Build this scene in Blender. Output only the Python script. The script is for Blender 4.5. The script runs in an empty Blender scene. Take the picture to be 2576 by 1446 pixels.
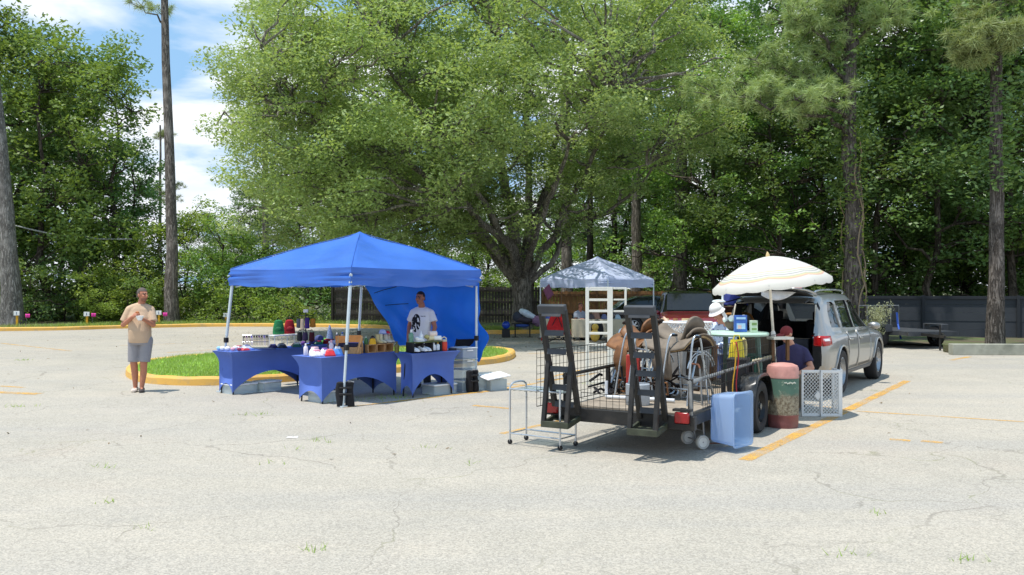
EXPOSURE = 0.12
import bpy, math, random
import numpy as np
from mathutils import Vector, Matrix, Euler, noise as mnoise

scene = bpy.context.scene
COL = scene.collection
rnd = random.Random(7)
R = math.radians

# ------------------------------------------------------------------ camera
CH, FPX, CX, CY = 1.85, 2200.0, 1288.0, 722.0      # lens height (m), focal length and centre in survey pixels
def G(px, py, z=0.0):
    """survey pixel -> point of the ground (or of the level z)"""
    Y = FPX*(CH-z)/(py-CY)
    return Vector(((px-CX)*Y/FPX, Y, z))
def P(px, py, Y):
    """survey pixel at a known distance -> point"""
    return Vector(((px-CX)*Y/FPX, Y, CH-(py-CY)*Y/FPX))

cam = bpy.data.cameras.new("camera"); camo = bpy.data.objects.new("camera", cam); COL.objects.link(camo)
camo.location = (0, 0, CH); camo.rotation_euler = (R(90), 0, 0)
cam.sensor_width = 36; cam.lens = 36*FPX/2576; cam.clip_end = 3000; cam.clip_start = .05
scene.camera = camo

# ------------------------------------------------------------------ helpers
def lin(c):
    return tuple(((v/255)/12.92 if v <= 10 else (((v/255)+.055)/1.055)**2.4) for v in c)

class MB:
    """collects vertices and faces of ONE mesh"""
    def __init__(s): s.v = []; s.f = []
    def add(s, vs, fs, M=None):
        n = len(s.v)
        if M is not None: vs = [M @ Vector(v) for v in vs]
        s.v += [tuple(v) for v in vs]; s.f += [tuple(i+n for i in f) for f in fs]; return s
    def box(s, c, d, rot=None, top=(1, 1)):
        x, y, z = d[0]/2, d[1]/2, d[2]/2; a, b = top
        vs = [(-x,-y,-z),(x,-y,-z),(x,y,-z),(-x,y,-z),(-x*a,-y*b,z),(x*a,-y*b,z),(x*a,y*b,z),(-x*a,y*b,z)]
        m = Euler(rot).to_matrix() if rot is not None and not isinstance(rot, Matrix) else rot
        c = Vector(c)
        vs = [c + (m @ Vector(v) if m is not None else Vector(v)) for v in vs]
        return s.add(vs, [(3,2,1,0),(4,5,6,7),(0,1,5,4),(1,2,6,5),(2,3,7,6),(3,0,4,7)])
    def bar(s, a, b, w, h, up=(0,0,1)):
        a, b = Vector(a), Vector(b); d = b-a; L = d.length; d.normalize(); up = Vector(up)
        sd = d.cross(up)
        if sd.length < 1e-4: sd = d.cross(Vector((1,0,0)))
        sd.normalize(); u = sd.cross(d)
        m = Matrix((d, sd, u)).transposed()
        return s.box((a+b)/2, (L, w, h), m)
    def tube(s, pts, r, n=8, cap=True, closed=False):
        pts = [Vector(p) for p in pts]; k = len(pts)
        rs = r if hasattr(r, '__len__') else [r]*k
        ts = []
        for i in range(k):
            if closed: t = pts[(i+1) % k]-pts[i-1]
            else: t = pts[min(i+1, k-1)]-pts[max(i-1, 0)]
            ts.append(t.normalized() if t.length > 1e-9 else Vector((0,0,1)))
        nrm = ts[0].orthogonal().normalized(); base = len(s.v)
        for i in range(k):
            nrm = nrm - ts[i]*nrm.dot(ts[i])
            if nrm.length < 1e-6: nrm = ts[i].orthogonal()
            nrm.normalize(); bi = ts[i].cross(nrm)
            for j in range(n):
                a = 2*math.pi*j/n
                s.v.append(tuple(pts[i]+(nrm*math.cos(a)+bi*math.sin(a))*rs[i]))
        for i in range(k if closed else k-1):
            i2 = (i+1) % k
            for j in range(n):
                j2 = (j+1) % n
                s.f.append((base+i*n+j, base+i*n+j2, base+i2*n+j2, base+i2*n+j))
        if cap and not closed:
            s.f.append(tuple(base+j for j in range(n))[::-1]); s.f.append(tuple(base+(k-1)*n+j for j in range(n)))
        return s
    def lathe(s, prof, n=24, c=(0,0,0), rot=None, cap=True, sy=1.0):
        base = len(s.v); c = Vector(c); m = Euler(rot).to_matrix() if rot is not None else Matrix.Identity(3)
        for r, z in prof:
            for j in range(n):
                a = 2*math.pi*j/n
                s.v.append(tuple(c+m @ Vector((r*math.cos(a), sy*r*math.sin(a), z))))
        for i in range(len(prof)-1):
            for j in range(n):
                j2 = (j+1) % n
                s.f.append((base+i*n+j, base+i*n+j2, base+(i+1)*n+j2, base+(i+1)*n+j))
        if cap:
            s.f.append(tuple(base+j for j in range(n))[::-1]); s.f.append(tuple(base+(len(prof)-1)*n+j for j in range(n)))
        return s
    def ell(s, c, r, n=14, m=9, rot=None):
        prof = []
        for i in range(m+1):
            a = -math.pi/2+math.pi*i/m
            prof.append((max(math.cos(a), .02), math.sin(a)))
        t = MB().lathe(prof, n)
        mm = Euler(rot).to_matrix() if rot is not None and not isinstance(rot, Matrix) else (rot or Matrix.Identity(3))
        r = (r, r, r) if not hasattr(r, '__len__') else r
        return s.add([Vector(c)+mm @ Vector((v[0]*r[0], v[1]*r[1], v[2]*r[2])) for v in t.v], t.f)
    def prism(s, poly, h0, h1, M=None):
        """2-D polygon (x, y) pulled from z = h0 to h1, then moved by M"""
        k = len(poly)
        vs = [(x, y, h0) for x, y in poly]+[(x, y, h1) for x, y in poly]
        fs = [tuple(range(k))[::-1], tuple(range(k, 2*k))]+[(i, (i+1) % k, k+(i+1) % k, k+i) for i in range(k)]
        return s.add(vs, fs, M)
    def grid(s, fn, nu, nv, wrap=False):
        base = len(s.v)
        for i in range(nu+1):
            for j in range(nv+1): s.v.append(tuple(fn(i/nu, j/nv)))
        for i in range(nu):
            for j in range(nv):
                a = base+i*(nv+1)+j; s.f.append((a, a+nv+1, a+nv+2, a+1))
        return s
    def ramp(s, a, b, w0, w1):   # cone-ended limb: capsule used for bodies
        a, b = Vector(a), Vector(b)
        return s
    def xf(s, M):
        s.v = [tuple(M @ Vector(v)) for v in s.v]; return s
    def mesh(s, name, ang=40):
        me = bpy.data.meshes.new(name); me.from_pydata(s.v, [], s.f); me.update()
        me.polygons.foreach_set('use_smooth', [True]*len(me.polygons))
        try: me.set_sharp_from_angle(angle=R(ang))
        except Exception: pass
        return me
    def obj(s, name, mat, parent=None, bevel=0, solid=0, sub=0, ang=40, loc=None, rot=None, seg=2):
        me = s.mesh(name, ang); o = bpy.data.objects.new(name, me); COL.objects.link(o)
        for m in (mat if isinstance(mat, (list, tuple)) else [mat]): me.materials.append(m)
        if parent is not None: o.parent = parent
        if loc is not None: o.location = loc
        if rot is not None: o.rotation_euler = rot
        if solid:
            m = o.modifiers.new('thick', 'SOLIDIFY'); m.thickness = solid; m.offset = 0
        if sub:
            m = o.modifiers.new('sub', 'SUBSURF'); m.levels = m.render_levels = sub
        if bevel:
            m = o.modifiers.new('bev', 'BEVEL'); m.width = bevel; m.segments = seg; m.limit_method = 'ANGLE'; m.angle_limit = R(35)
        return o

def thing(name, label, cat, loc=(0,0,0), rz=0.0, group=None, rot=None):
    o = bpy.data.objects.new(name, None); COL.objects.link(o); o.empty_display_size = .2
    o.location = loc; o.rotation_euler = rot if rot is not None else (0, 0, rz)
    o['label'] = label; o['category'] = cat
    if group: o['group'] = group
    return o
def tag(o, label, cat, group=None, kind=None):
    o['label'] = label; o['category'] = cat
    if group: o['group'] = group
    if kind: o['kind'] = kind
    return o
def struct(o, kind='structure'):
    o['kind'] = kind; return o
def lab(o, t): o['label'] = t; return o
def dup(root, loc, rz=0, label=None):
    """copy of a thing with its parts and sub-parts (mesh data shared)"""
    def rec(o, par):
        c = o.copy(); COL.objects.link(c)
        if par is not None: c.parent = par
        for ch in [x for x in o.children]: rec(ch, c)
        return c
    r = rec(root, None); r.location = loc; r.rotation_euler = (0, 0, rz)
    if label: r['label'] = label
    return r
def bake(o):
    """replace the mesh by its evaluated version (modifiers applied)"""
    dg = bpy.context.evaluated_depsgraph_get(); dg.update()
    me = bpy.data.meshes.new_from_object(o.evaluated_get(dg)); me.name = o.name
    o.modifiers.clear(); o.data = me; return o

# ------------------------------------------------------------------ materials
def nodes(name):
    m = bpy.data.materials.new(name); m.use_nodes = True
    nt = m.node_tree; nt.nodes.clear()
    out = nt.nodes.new('ShaderNodeOutputMaterial')
    return m, nt, out
def N(nt, t, **kw):
    n = nt.nodes.new(t)
    for k, v in kw.items():
        if k in n.inputs: n.inputs[k].default_value = v
        else: setattr(n, k, v)
    return n
def mixc(nt, fac, a, b, mode='MIX'):
    n = nt.nodes.new('ShaderNodeMix'); n.data_type = 'RGBA'; n.blend_type = mode
    for sock, v in ((n.inputs[0], fac), (n.inputs[6], a), (n.inputs[7], b)):
        if isinstance(v, bpy.types.NodeSocket): nt.links.new(v, sock)
        elif hasattr(v, '__len__'): sock.default_value = (*v[:3], 1)
        else: sock.default_value = v
    return n.outputs[2]
def math_(nt, op, a, b=0.0, clamp=False):
    n = nt.nodes.new('ShaderNodeMath'); n.operation = op; n.use_clamp = clamp
    for sock, v in ((n.inputs[0], a), (n.inputs[1], b)):
        if isinstance(v, bpy.types.NodeSocket): nt.links.new(v, sock)
        else: sock.default_value = v
    return n.outputs[0]
def ramp(nt, fac, lo, hi):
    n = nt.nodes.new('ShaderNodeMapRange'); n.inputs[1].default_value = lo; n.inputs[2].default_value = hi
    nt.links.new(fac, n.inputs[0]); n.clamp = True
    return n.outputs[0]
def noise_(nt, vec, scale, detail=3, rough=.55, dist=0):
    n = nt.nodes.new('ShaderNodeTexNoise'); n.inputs['Scale'].default_value = scale
    n.inputs['Detail'].default_value = detail; n.inputs['Roughness'].default_value = rough; n.inputs['Distortion'].default_value = dist
    if vec is not None: nt.links.new(vec, n.inputs['Vector'])
    return n.outputs['Fac']
def objco(nt): return nt.nodes.new('ShaderNodeTexCoord').outputs['Object']

_mc = {}
def mat(name, col, rough=.6, metal=0.0, var=.14, scale=9, bump=0.0, bscale=60, spec=.4, trans=0.0, dirt=0.0, coat=0.0, srgb=True, tint=None):
    if name in _mc: return _mc[name]
    c = lin(col) if srgb else col
    m, nt, out = nodes(name); L = nt.links
    vec = objco(nt)
    f = ramp(nt, noise_(nt, vec, scale, 4), .3, .7)
    lo = tuple(v*(1-var) for v in c); hi = tuple(min(v*(1+var), .95) for v in c)
    colr = mixc(nt, f, lo, hi)
    if dirt:
        g = ramp(nt, noise_(nt, vec, scale*.45, 6, .65), .5, .72)
        colr = mixc(nt, math_(nt, 'MULTIPLY', g, dirt), colr, tint or (.16, .13, .1))
    b = N(nt, 'ShaderNodeBsdfPrincipled', Roughness=rough, Metallic=metal)
    b.inputs['Specular IOR Level'].default_value = spec
    b.inputs['Coat Weight'].default_value = coat; b.inputs['Coat Roughness'].default_value = .05
    L.new(colr, b.inputs['Base Color'])
    rr = N(nt, 'ShaderNodeMapRange'); rr.inputs[3].default_value = max(rough-.08, .02); rr.inputs[4].default_value = min(rough+.1, 1)
    L.new(f, rr.inputs[0]); L.new(rr.outputs[0], b.inputs['Roughness'])
    if bump:
        bn = N(nt, 'ShaderNodeBump', Strength=bump, Distance=.01)
        L.new(noise_(nt, vec, bscale, 4), bn.inputs['Height']); L.new(bn.outputs[0], b.inputs['Normal'])
    sh = b.outputs[0]
    if trans:
        t = N(nt, 'ShaderNodeBsdfTranslucent'); L.new(colr, t.inputs[0])
        ms = N(nt, 'ShaderNodeMixShader', Fac=trans); L.new(b.outputs[0], ms.inputs[1]); L.new(t.outputs[0], ms.inputs[2]); sh = ms.outputs[0]
    L.new(sh, out.inputs[0]); _mc[name] = m; return m

def glass(name, col=(.02,.03,.03), alpha=.6, rough=.03):
    """tinted pane: partly clear, partly mirror"""
    if name in _mc: return _mc[name]
    m, nt, out = nodes(name)
    b = N(nt, 'ShaderNodeBsdfPrincipled', Roughness=rough); b.inputs['Base Color'].default_value = (*col, 1)
    b.inputs['Specular IOR Level'].default_value = .6
    t = N(nt, 'ShaderNodeBsdfTransparent'); t.inputs[0].default_value = (.85, .92, .95, 1)
    ms = N(nt, 'ShaderNodeMixShader', Fac=alpha); nt.links.new(t.outputs[0], ms.inputs[1]); nt.links.new(b.outputs[0], ms.inputs[2])
    nt.links.new(ms.outputs[0], out.inputs[0]); _mc[name] = m; return m

def leafmat(name, c1, c2, c3, trans=.35, cs=.5, rough=.5):
    """foliage: each leaf its own tint, sprays of younger leaves, light coming through"""
    m, nt, out = nodes(name); L = nt.links
    geo = N(nt, 'ShaderNodeNewGeometry'); oi = N(nt, 'ShaderNodeObjectInfo')
    vec = objco(nt)
    f = ramp(nt, noise_(nt, vec, cs, 3), .36, .64)
    col = mixc(nt, f, c1, c2)
    col = mixc(nt, math_(nt, 'MULTIPLY', geo.outputs['Random Per Island'], .55), col, c3)
    hs = N(nt, 'ShaderNodeHueSaturation')
    L.new(math_(nt, 'ADD', math_(nt, 'MULTIPLY', oi.outputs['Random'], .03), .485), hs.inputs['Hue'])
    L.new(math_(nt, 'ADD', math_(nt, 'MULTIPLY', oi.outputs['Random'], .4), .8), hs.inputs['Value']); L.new(col, hs.inputs['Color'])
    col = hs.outputs[0]
    b = N(nt, 'ShaderNodeBsdfPrincipled', Roughness=rough); b.inputs['Specular IOR Level'].default_value = .35
    L.new(col, b.inputs['Base Color'])
    t = N(nt, 'ShaderNodeBsdfTranslucent'); L.new(mixc(nt, 1.0, col, (1.25, 1.2, .55), 'MULTIPLY'), t.inputs[0])
    ms = N(nt, 'ShaderNodeMixShader', Fac=trans); L.new(b.outputs[0], ms.inputs[1]); L.new(t.outputs[0], ms.inputs[2])
    L.new(ms.outputs[0], out.inputs[0]); return m

def barkmat(name, c1, c2, sc=6):
    m, nt, out = nodes(name); L = nt.links; vec = objco(nt)
    mp = N(nt, 'ShaderNodeMapping'); mp.inputs['Scale'].default_value = (1, 1, .16); L.new(vec, mp.inputs[0])
    n0 = noise_(nt, mp.outputs[0], sc*1.5, 5, .6, .8); n1 = noise_(nt, mp.outputs[0], sc*3.2, 6, .7, .4); n2 = noise_(nt, vec, sc*2.6, 5, .7)
    plate = math_(nt, 'MULTIPLY', ramp(nt, math_(nt, 'ABSOLUTE', math_(nt, 'SUBTRACT', n0, .5)), .0, .09), math_(nt, 'ADD', .55, math_(nt, 'MULTIPLY', n1, .8)), True)
    col = mixc(nt, plate, tuple(x*.42 for x in c1), mixc(nt, ramp(nt, n2, .35, .65), c1, c2))
    col = mixc(nt, math_(nt, 'MULTIPLY', ramp(nt, noise_(nt, vec, .9, 4), .52, .7), .5), col, tuple(x*1.5 for x in c2))
    b = N(nt, 'ShaderNodeBsdfPrincipled', Roughness=.9); b.inputs['Specular IOR Level'].default_value = .1
    L.new(col, b.inputs['Base Color'])
    bn = N(nt, 'ShaderNodeBump', Strength=.8, Distance=.04); L.new(plate, bn.inputs['Height']); L.new(bn.outputs[0], b.inputs['Normal'])
    L.new(b.outputs[0], out.inputs[0]); return m
# ------------------------------------------------------------------ light and sky
SUN_EL, SUN_XY = R(74), Vector((-.86, -.5)).normalized()     # height of the sun, direction (ground plan) towards it
w = bpy.data.worlds.new("World"); scene.world = w; w.use_nodes = True
nt = w.node_tree; nt.nodes.clear(); L = nt.links
out = N(nt, 'ShaderNodeOutputWorld'); bg = N(nt, 'ShaderNodeBackground', Strength=.12)
sky = N(nt, 'ShaderNodeTexSky'); sky.sky_type = 'NISHITA'; sky.sun_disc = False
sky.sun_elevation = SUN_EL; sky.sun_rotation = math.atan2(SUN_XY.x, SUN_XY.y)
sky.dust_density = 1.2; sky.air_density = 1.0; sky.ozone_density = 1.5
tc = N(nt, 'ShaderNodeTexCoord'); sp = N(nt, 'ShaderNodeSeparateXYZ'); L.new(tc.outputs['Generated'], sp.inputs[0])
# cumulus: noise on a level cloud sheet seen in perspective
zz = math_(nt, 'ADD', math_(nt, 'MAXIMUM', sp.outputs[2], 0.0), .16)
cb = N(nt, 'ShaderNodeCombineXYZ'); L.new(math_(nt, 'DIVIDE', sp.outputs[0], zz), cb.inputs[0]); L.new(math_(nt, 'DIVIDE', sp.outputs[1], zz), cb.inputs[1])
mp = N(nt, 'ShaderNodeMapping'); mp.inputs['Location'].default_value = (3.4, 1.75, 0); L.new(cb.outputs[0], mp.inputs[0])
n1 = noise_(nt, mp.outputs[0], 1.35, 9, .52, .25)
low = math_(nt, 'SUBTRACT', 1.0, ramp(nt, sp.outputs[2], .05, .5))
dens = ramp(nt, math_(nt, 'ADD', n1, math_(nt, 'MULTIPLY', low, .16)), .53, .64)
shade = ramp(nt, noise_(nt, mp.outputs[0], 2.2, 5, .5), .35, .7)
ccol = mixc(nt, shade, (7.2, 7.9, 8.8), (9.8, 9.8, 9.9))
bl = mixc(nt, .75, sky.outputs[0], (2.9, 5.3, 8.2))
L.new(mixc(nt, dens, bl, ccol), bg.inputs[0]); L.new(bg.outputs[0], out.inputs[0])
w.cycles.sampling_method = 'MANUAL'; w.cycles.sample_map_resolution = 512

sun = bpy.data.lights.new("sun", 'SUN'); sun.energy = 4.4; sun.angle = R(.53); sun.color = (1, .955, .88)
so = bpy.data.objects.new("sun", sun); COL.objects.link(so)
d = Vector((SUN_XY.x*math.cos(SUN_EL), SUN_XY.y*math.cos(SUN_EL), math.sin(SUN_EL)))
so.rotation_euler = d.to_track_quat('Z', 'Y').to_euler(); so.location = (0, 0, 40)

scene.view_settings.view_transform = 'Standard'; scene.view_settings.look = 'None'
scene.view_settings.exposure = EXPOSURE; scene.view_settings.gamma = 1
cy = scene.cycles
cy.max_bounces = 7; cy.diffuse_bounces = 3; cy.glossy_bounces = 3; cy.transmission_bounces = 5; cy.transparent_max_bounces = 12
cy.sample_clamp_indirect = 6; cy.caustics_reflective = False; cy.caustics_refractive = False

# ------------------------------------------------------------------ ground
def ground_mat():
    m, nt, out = nodes('old sun-bleached asphalt'); L = nt.links; vec = objco(nt)
    big = ramp(nt, noise_(nt, vec, .11, 5, .6, .3), .34, .66)
    mid = noise_(nt, vec, 1.1, 6, .62)
    col = mixc(nt, big, (.36, .328, .275), (.30, .278, .236))
    col = mixc(nt, math_(nt, 'MULTIPLY', ramp(nt, mid, .44, .68), .45), col, (.40, .36, .30))
    stain = math_(nt, 'MULTIPLY', ramp(nt, noise_(nt, vec, .33, 6, .7, .5), .55, .72), .45)
    col = mixc(nt, stain, col, (.36, .305, .25))
    oil = math_(nt, 'MULTIPLY', ramp(nt, noise_(nt, vec, .52, 5, .6), .63, .76), .4)
    col = mixc(nt, oil, col, (.2, .2, .19))
    # worn tracks running across the lot
    mp = N(nt, 'ShaderNodeMapping'); mp.inputs['Scale'].default_value = (.06, .9, 1); mp.inputs['Rotation'].default_value = (0, 0, R(6)); L.new(vec, mp.inputs[0])
    tr = math_(nt, 'MULTIPLY', ramp(nt, noise_(nt, mp.outputs[0], 1.0, 5, .6), .46, .7), .42)
    col = mixc(nt, tr, col, (.27, .262, .25))
    # stones in the binder
    vo = N(nt, 'ShaderNodeTexVoronoi', Scale=85.0); L.new(vec, vo.inputs['Vector'])
    st = N(nt, 'ShaderNodeSeparateColor'); L.new(vo.outputs['Color'], st.inputs[0])
    col = mixc(nt, .5, col, mixc(nt, st.outputs[0], (.42, .42, .42), (1.0, .99, .96)), 'OVERLAY')
    sp2 = noise_(nt, vec, 22, 4, .8)
    col = mixc(nt, math_(nt, 'MULTIPLY', ramp(nt, sp2, .56, .75), .42), col, (.22, .21, .19))
    col = mixc(nt, math_(nt, 'MULTIPLY', ramp(nt, sp2, .44, .28), .45), col, (.52, .5, .46))
    # cracks, some with weeds in them
    dn = N(nt, 'ShaderNodeTexNoise', Scale=.9); dn.inputs['Detail'].default_value = 6; L.new(vec, dn.inputs['Vector'])
    va = N(nt, 'ShaderNodeVectorMath'); va.operation = 'MULTIPLY_ADD'; L.new(dn.outputs['Color'], va.inputs[0]); va.inputs[1].default_value = (1.5, 1.5, 0); L.new(vec, va.inputs[2])
    for sc, wd, th, st_ in ((.34, .004, .40, .42), (1.15, .009, .52, .3)):
        c = N(nt, 'ShaderNodeTexVoronoi', Scale=sc); c.feature = 'DISTANCE_TO_EDGE'; L.new(va.outputs[0], c.inputs['Vector'])
        line = ramp(nt, c.outputs['Distance'], wd, wd*.35)
        where = ramp(nt, noise_(nt, vec, .27, 3), th, th+.1)
        k = math_(nt, 'MULTIPLY', math_(nt, 'MULTIPLY', line, where), st_)
        gr = ramp(nt, noise_(nt, vec, .8, 3), .53, .62)
        col = mixc(nt, k, col, mixc(nt, gr, (.16, .145, .12), (.17, .19, .07)))
    b = N(nt, 'ShaderNodeBsdfPrincipled', Roughness=.92); b.inputs['Specular IOR Level'].default_value = .2; L.new(col, b.inputs['Base Color'])
    bn = N(nt, 'ShaderNodeBump', Strength=.6, Distance=.012); L.new(sp2, bn.inputs['Height']); L.new(bn.outputs[0], b.inputs['Normal'])
    L.new(b.outputs[0], out.inputs[0]); return m
g = MB().add([(-900,-300,0),(900,-300,0),(900,1500,0),(-900,1500,0)], [(0,1,2,3)])
struct(g.obj('asphalt_ground', ground_mat()))

def paintmat():
    m, nt, out = nodes('worn yellow road paint'); L = nt.links; vec = objco(nt)
    wear = ramp(nt, math_(nt, 'ADD', math_(nt, 'MULTIPLY', noise_(nt, vec, 26, 5, .75), .7), math_(nt, 'MULTIPLY', noise_(nt, vec, 2.2, 3), .5)), .50, .66)
    b = N(nt, 'ShaderNodeBsdfPrincipled', Roughness=.8)
    L.new(mixc(nt, noise_(nt, vec, 5, 4), (.72, .36, .045), (.78, .46, .1)), b.inputs['Base Color'])
    t = N(nt, 'ShaderNodeBsdfTransparent'); ms = N(nt, 'ShaderNodeMixShader')
    L.new(math_(nt, 'MULTIPLY', wear, .8), ms.inputs[0]); L.new(b.outputs[0], ms.inputs[1]); L.new(t.outputs[0], ms.inputs[2]); L.new(ms.outputs[0], out.inputs[0]); return m
PM = paintmat()
pl = MB()
def line(a, b, wd):
    a, b = G(*a), G(*b); d = (b-a).normalized(); s = Vector((-d.y, d.x, 0))*wd/2; k = 14
    for i in range(k):     # short lengths with slightly uneven edges
        p, q = a.lerp(b, i/k), a.lerp(b, (i+1)/k)
        e0 = s*(1+.1*math.sin(i*2.7)); e1 = s*(1+.1*math.sin((i+1)*2.7))
        pl.add([p-e0, q-e1, q+e1, p+e0], [(0,1,2,3)])
for a, b, wd in [((1873,1157),(2282,957),.15),((2150,1033),(2620,1063),.06),((1262,1090),(1620,1012),.1),((862,1024),(1210,985),.1),((1205,987),(1500,938),.1),
                 ((1190,958),(1330,969),.08),((0,970),(60,974),.10),((-60,984),(100,990),.22),((2238,1104),(2290,1108),.13),((2318,1108),(2372,1113),.13),
                 ((2392,905),(2440,896),.14),((1190,1019),(1285,1027),.12),((0,862),(180,882),.09),((420,886),(640,872),.10),((300,868),(480,862),.09),((700,845),(830,842),.09),
                 ((1560,1010),(1900,1003),.06),((2000,1013),(2140,1030),.05),((1350,955),(1460,930),.09),((1330,888),(1560,884),.1),((560,858),(860,850),.08)]:
    line(a, b, wd)
o = pl.obj('painted_lines', PM); o.location.z = .004; struct(o)

# ------------------------------------------------------------------ kerbs, verge, island
def kerbmat():
    m, nt, out = nodes('yellow painted kerb'); L = nt.links; vec = objco(nt)
    w_ = ramp(nt, noise_(nt, vec, 3.2, 8, .75), .50, .66)
    col = mixc(nt, noise_(nt, vec, 1.3, 3), (.70, .37, .06), (.78, .49, .13))
    col = mixc(nt, math_(nt, 'MULTIPLY', w_, .7), col, (.40, .31, .19))
    b = N(nt, 'ShaderNodeBsdfPrincipled', Roughness=.75); L.new(col, b.inputs['Base Color'])
    bn = N(nt, 'ShaderNodeBump', Strength=.4, Distance=.01); L.new(noise_(nt, vec, 40, 3), bn.inputs['Height']); L.new(bn.outputs[0], b.inputs['Normal'])
    L.new(b.outputs[0], out.inputs[0]); return m
KM = kerbmat()
def smooth_path(pts, n=8, closed=False):
    pts = [Vector(p) for p in pts]; k = len(pts); o = []
    for i in range(k if closed else k-1):
        if closed: p0, p1, p2, p3 = pts[i-1], pts[i], pts[(i+1) % k], pts[(i+2) % k]
        else: p0, p1, p2, p3 = pts[max(i-1,0)], pts[i], pts[i+1], pts[min(i+2,k-1)]
        for j in range(n):
            t = j/n
            o.append(.5*((2*p1)+(p2-p0)*t+(2*p0-5*p1+4*p2-p3)*t*t+(3*p1-p0-3*p2+p3)*t**3))
    if not closed: o.append(pts[-1])
    return o
def kerb(name, path, wd, ht, closed=False, side=1):
    """rounded kerb stone section swept along a ground path, joints every ~3 m"""
    sec = [(0,0),(.01,ht*.75),(.05,ht),(wd-.04,ht),(wd,ht*.8),(wd,0)]
    mb = MB(); k = len(path); n = len(sec); base = 0
    for i, p in enumerate(path):
        t = (path[(i+1) % k]-path[i-1]) if closed else (path[min(i+1,k-1)]-path[max(i-1,0)])
        t.z = 0; t.normalize(); s = Vector((-t.y, t.x, 0))*side
        for a, z in sec: mb.v.append(tuple(p+s*a+Vector((0,0,z+.006*math.sin(i*1.3)))))
    for i in range(k if closed else k-1):
        i2 = (i+1) % k
        for j in range(n-1): mb.f.append((i*n+j, i2*n+j, i2*n+j+1, i*n+j+1))
    return struct(mb.obj(name, KM))

back = [Vector(p) for p in ((-75,30,0),(-40,33.5,0),(-21.7,37,0),(-17.5,39.4,0),(-13.7,41.3,0),(-8.6,40.6,0),(-5.1,38.9,0),(-2.4,36.2,0),(-.6,34.6,0),(1.5,35.2,0),(6,36.2,0),(9.4,36.4,0))]
bpath = smooth_path(back, 8)
kerb('back_kerb', bpath, .2, .16)

def soilmat():
    m, nt, out = nodes('leaf litter and thin grass'); L = nt.links; vec = objco(nt)
    a = ramp(nt, noise_(nt, vec, .5, 6, .65), .42, .6); c = noise_(nt, vec, 14, 5, .7)
    col = mixc(nt, a, mixc(nt, c, (.07, .052, .035), (.17, .125, .08)), mixc(nt, c, (.06, .11, .025), (.15, .21, .06)))
    b = N(nt, 'ShaderNodeBsdfPrincipled', Roughness=.95); L.new(col, b.inputs['Base Color'])
    bn = N(nt, 'ShaderNodeBump', Strength=1.0, Distance=.06); L.new(c, bn.inputs['Height']); L.new(bn.outputs[0], b.inputs['Normal'])
    L.new(b.outputs[0], out.inputs[0]); return m
SOIL = soilmat()
front = [p+Vector((0,.15,.13)) for p in bpath]+[Vector(p) for p in ((9.6,33.6,.05),(10.8,30.5,.05),(11.2,28.4,.05),(13.4,27.4,.05),(13.6,24.4,.05),(60,22.5,.05))]
poly = front+[Vector((300,22.5,.1)),Vector((300,700,.1)),Vector((-300,700,.1)),Vector((-300,30,.1))]
struct(MB().add(poly, [tuple(range(len(poly)))]).obj('forest_floor', SOIL))

isl = [G(x, y) for x, y in ((316,938),(335,956),(400,966),(500,969),(620,966),(760,957),(900,946),(1050,932),(1215,917),(1270,909),(1293,900),(1292,890),(1240,884),(1100,884),(900,887),(700,893),(560,900),(440,909),(352,922))]
ipath = smooth_path(isl, 5, True)
kerb('island_kerb', ipath, .2, .16, True, 1)
ic = sum(ipath, Vector())/len(ipath)
GR = mat('island turf', (128, 166, 60), .9, var=.35, scale=3, bump=.6, bscale=30)
mb = MB(); ks = [(0.96, .13), (.9, .15), (.7, .18), (.4, .20), (.1, .21)]
for k, (f, z) in enumerate(ks):
    for p in ipath:
        q = ic+(p-ic)*f; mb.v.append((q.x, q.y, z))
n = len(ipath)
for k in range(len(ks)-1):
    for i in range(n): mb.f.append((k*n+i, k*n+(i+1) % n, (k+1)*n+(i+1) % n, (k+1)*n+i))
mb.f.append(tuple((len(ks)-1)*n+i for i in range(n)))
struct(mb.obj('island_mound', GR))

def blades(name, pts, h, wd, material, rng, lean=.5):
    """short blades, two triangles each"""
    n = len(pts); a = rng.uniform(0, 2*np.pi, n); hh = h*rng.uniform(.5, 1.3, n); ln = rng.normal(0, lean, (n, 2))
    side = np.stack([np.cos(a), np.sin(a), np.zeros(n)], 1)*wd
    tip = pts+np.stack([ln[:,0]*hh, ln[:,1]*hh, hh], 1)
    v = np.stack([pts-side, pts+side, tip], 1).reshape(-1, 3)
    me = bpy.data.meshes.new(name); me.vertices.add(3*n); me.vertices.foreach_set('co', v.ravel())
    me.loops.add(3*n); me.loops.foreach_set('vertex_index', np.arange(3*n)); me.polygons.add(n)
    me.polygons.foreach_set('loop_start', np.arange(n)*3); me.update(calc_edges=True)
    me.materials.append(material); o = bpy.data.objects.new(name, me); COL.objects.link(o); return o
LG = leafmat('grass blades', (.23,.34,.07), (.29,.40,.10), (.38,.43,.17), .4, .6)
rng = np.random.default_rng(3)
ip = np.array([p.xy for p in ipath]); icn = np.array(ic.xy)
m_ = 26000; k = rng.integers(0, n, m_); f = np.sqrt(rng.uniform(0, 1, m_))*.95; t = rng.uniform(0, 1, m_)[:, None]
edge = ip[k]*(1-t)+ip[(k+1) % n]*t; xy = icn+(edge-icn)*f[:, None]
z = np.interp(f, [.1,.4,.7,.9,.96], [.21,.20,.18,.15,.13])-.01
struct(blades('island_grass', np.column_stack([xy, z]), .085, .009, LG, rng), 'stuff')
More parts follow.
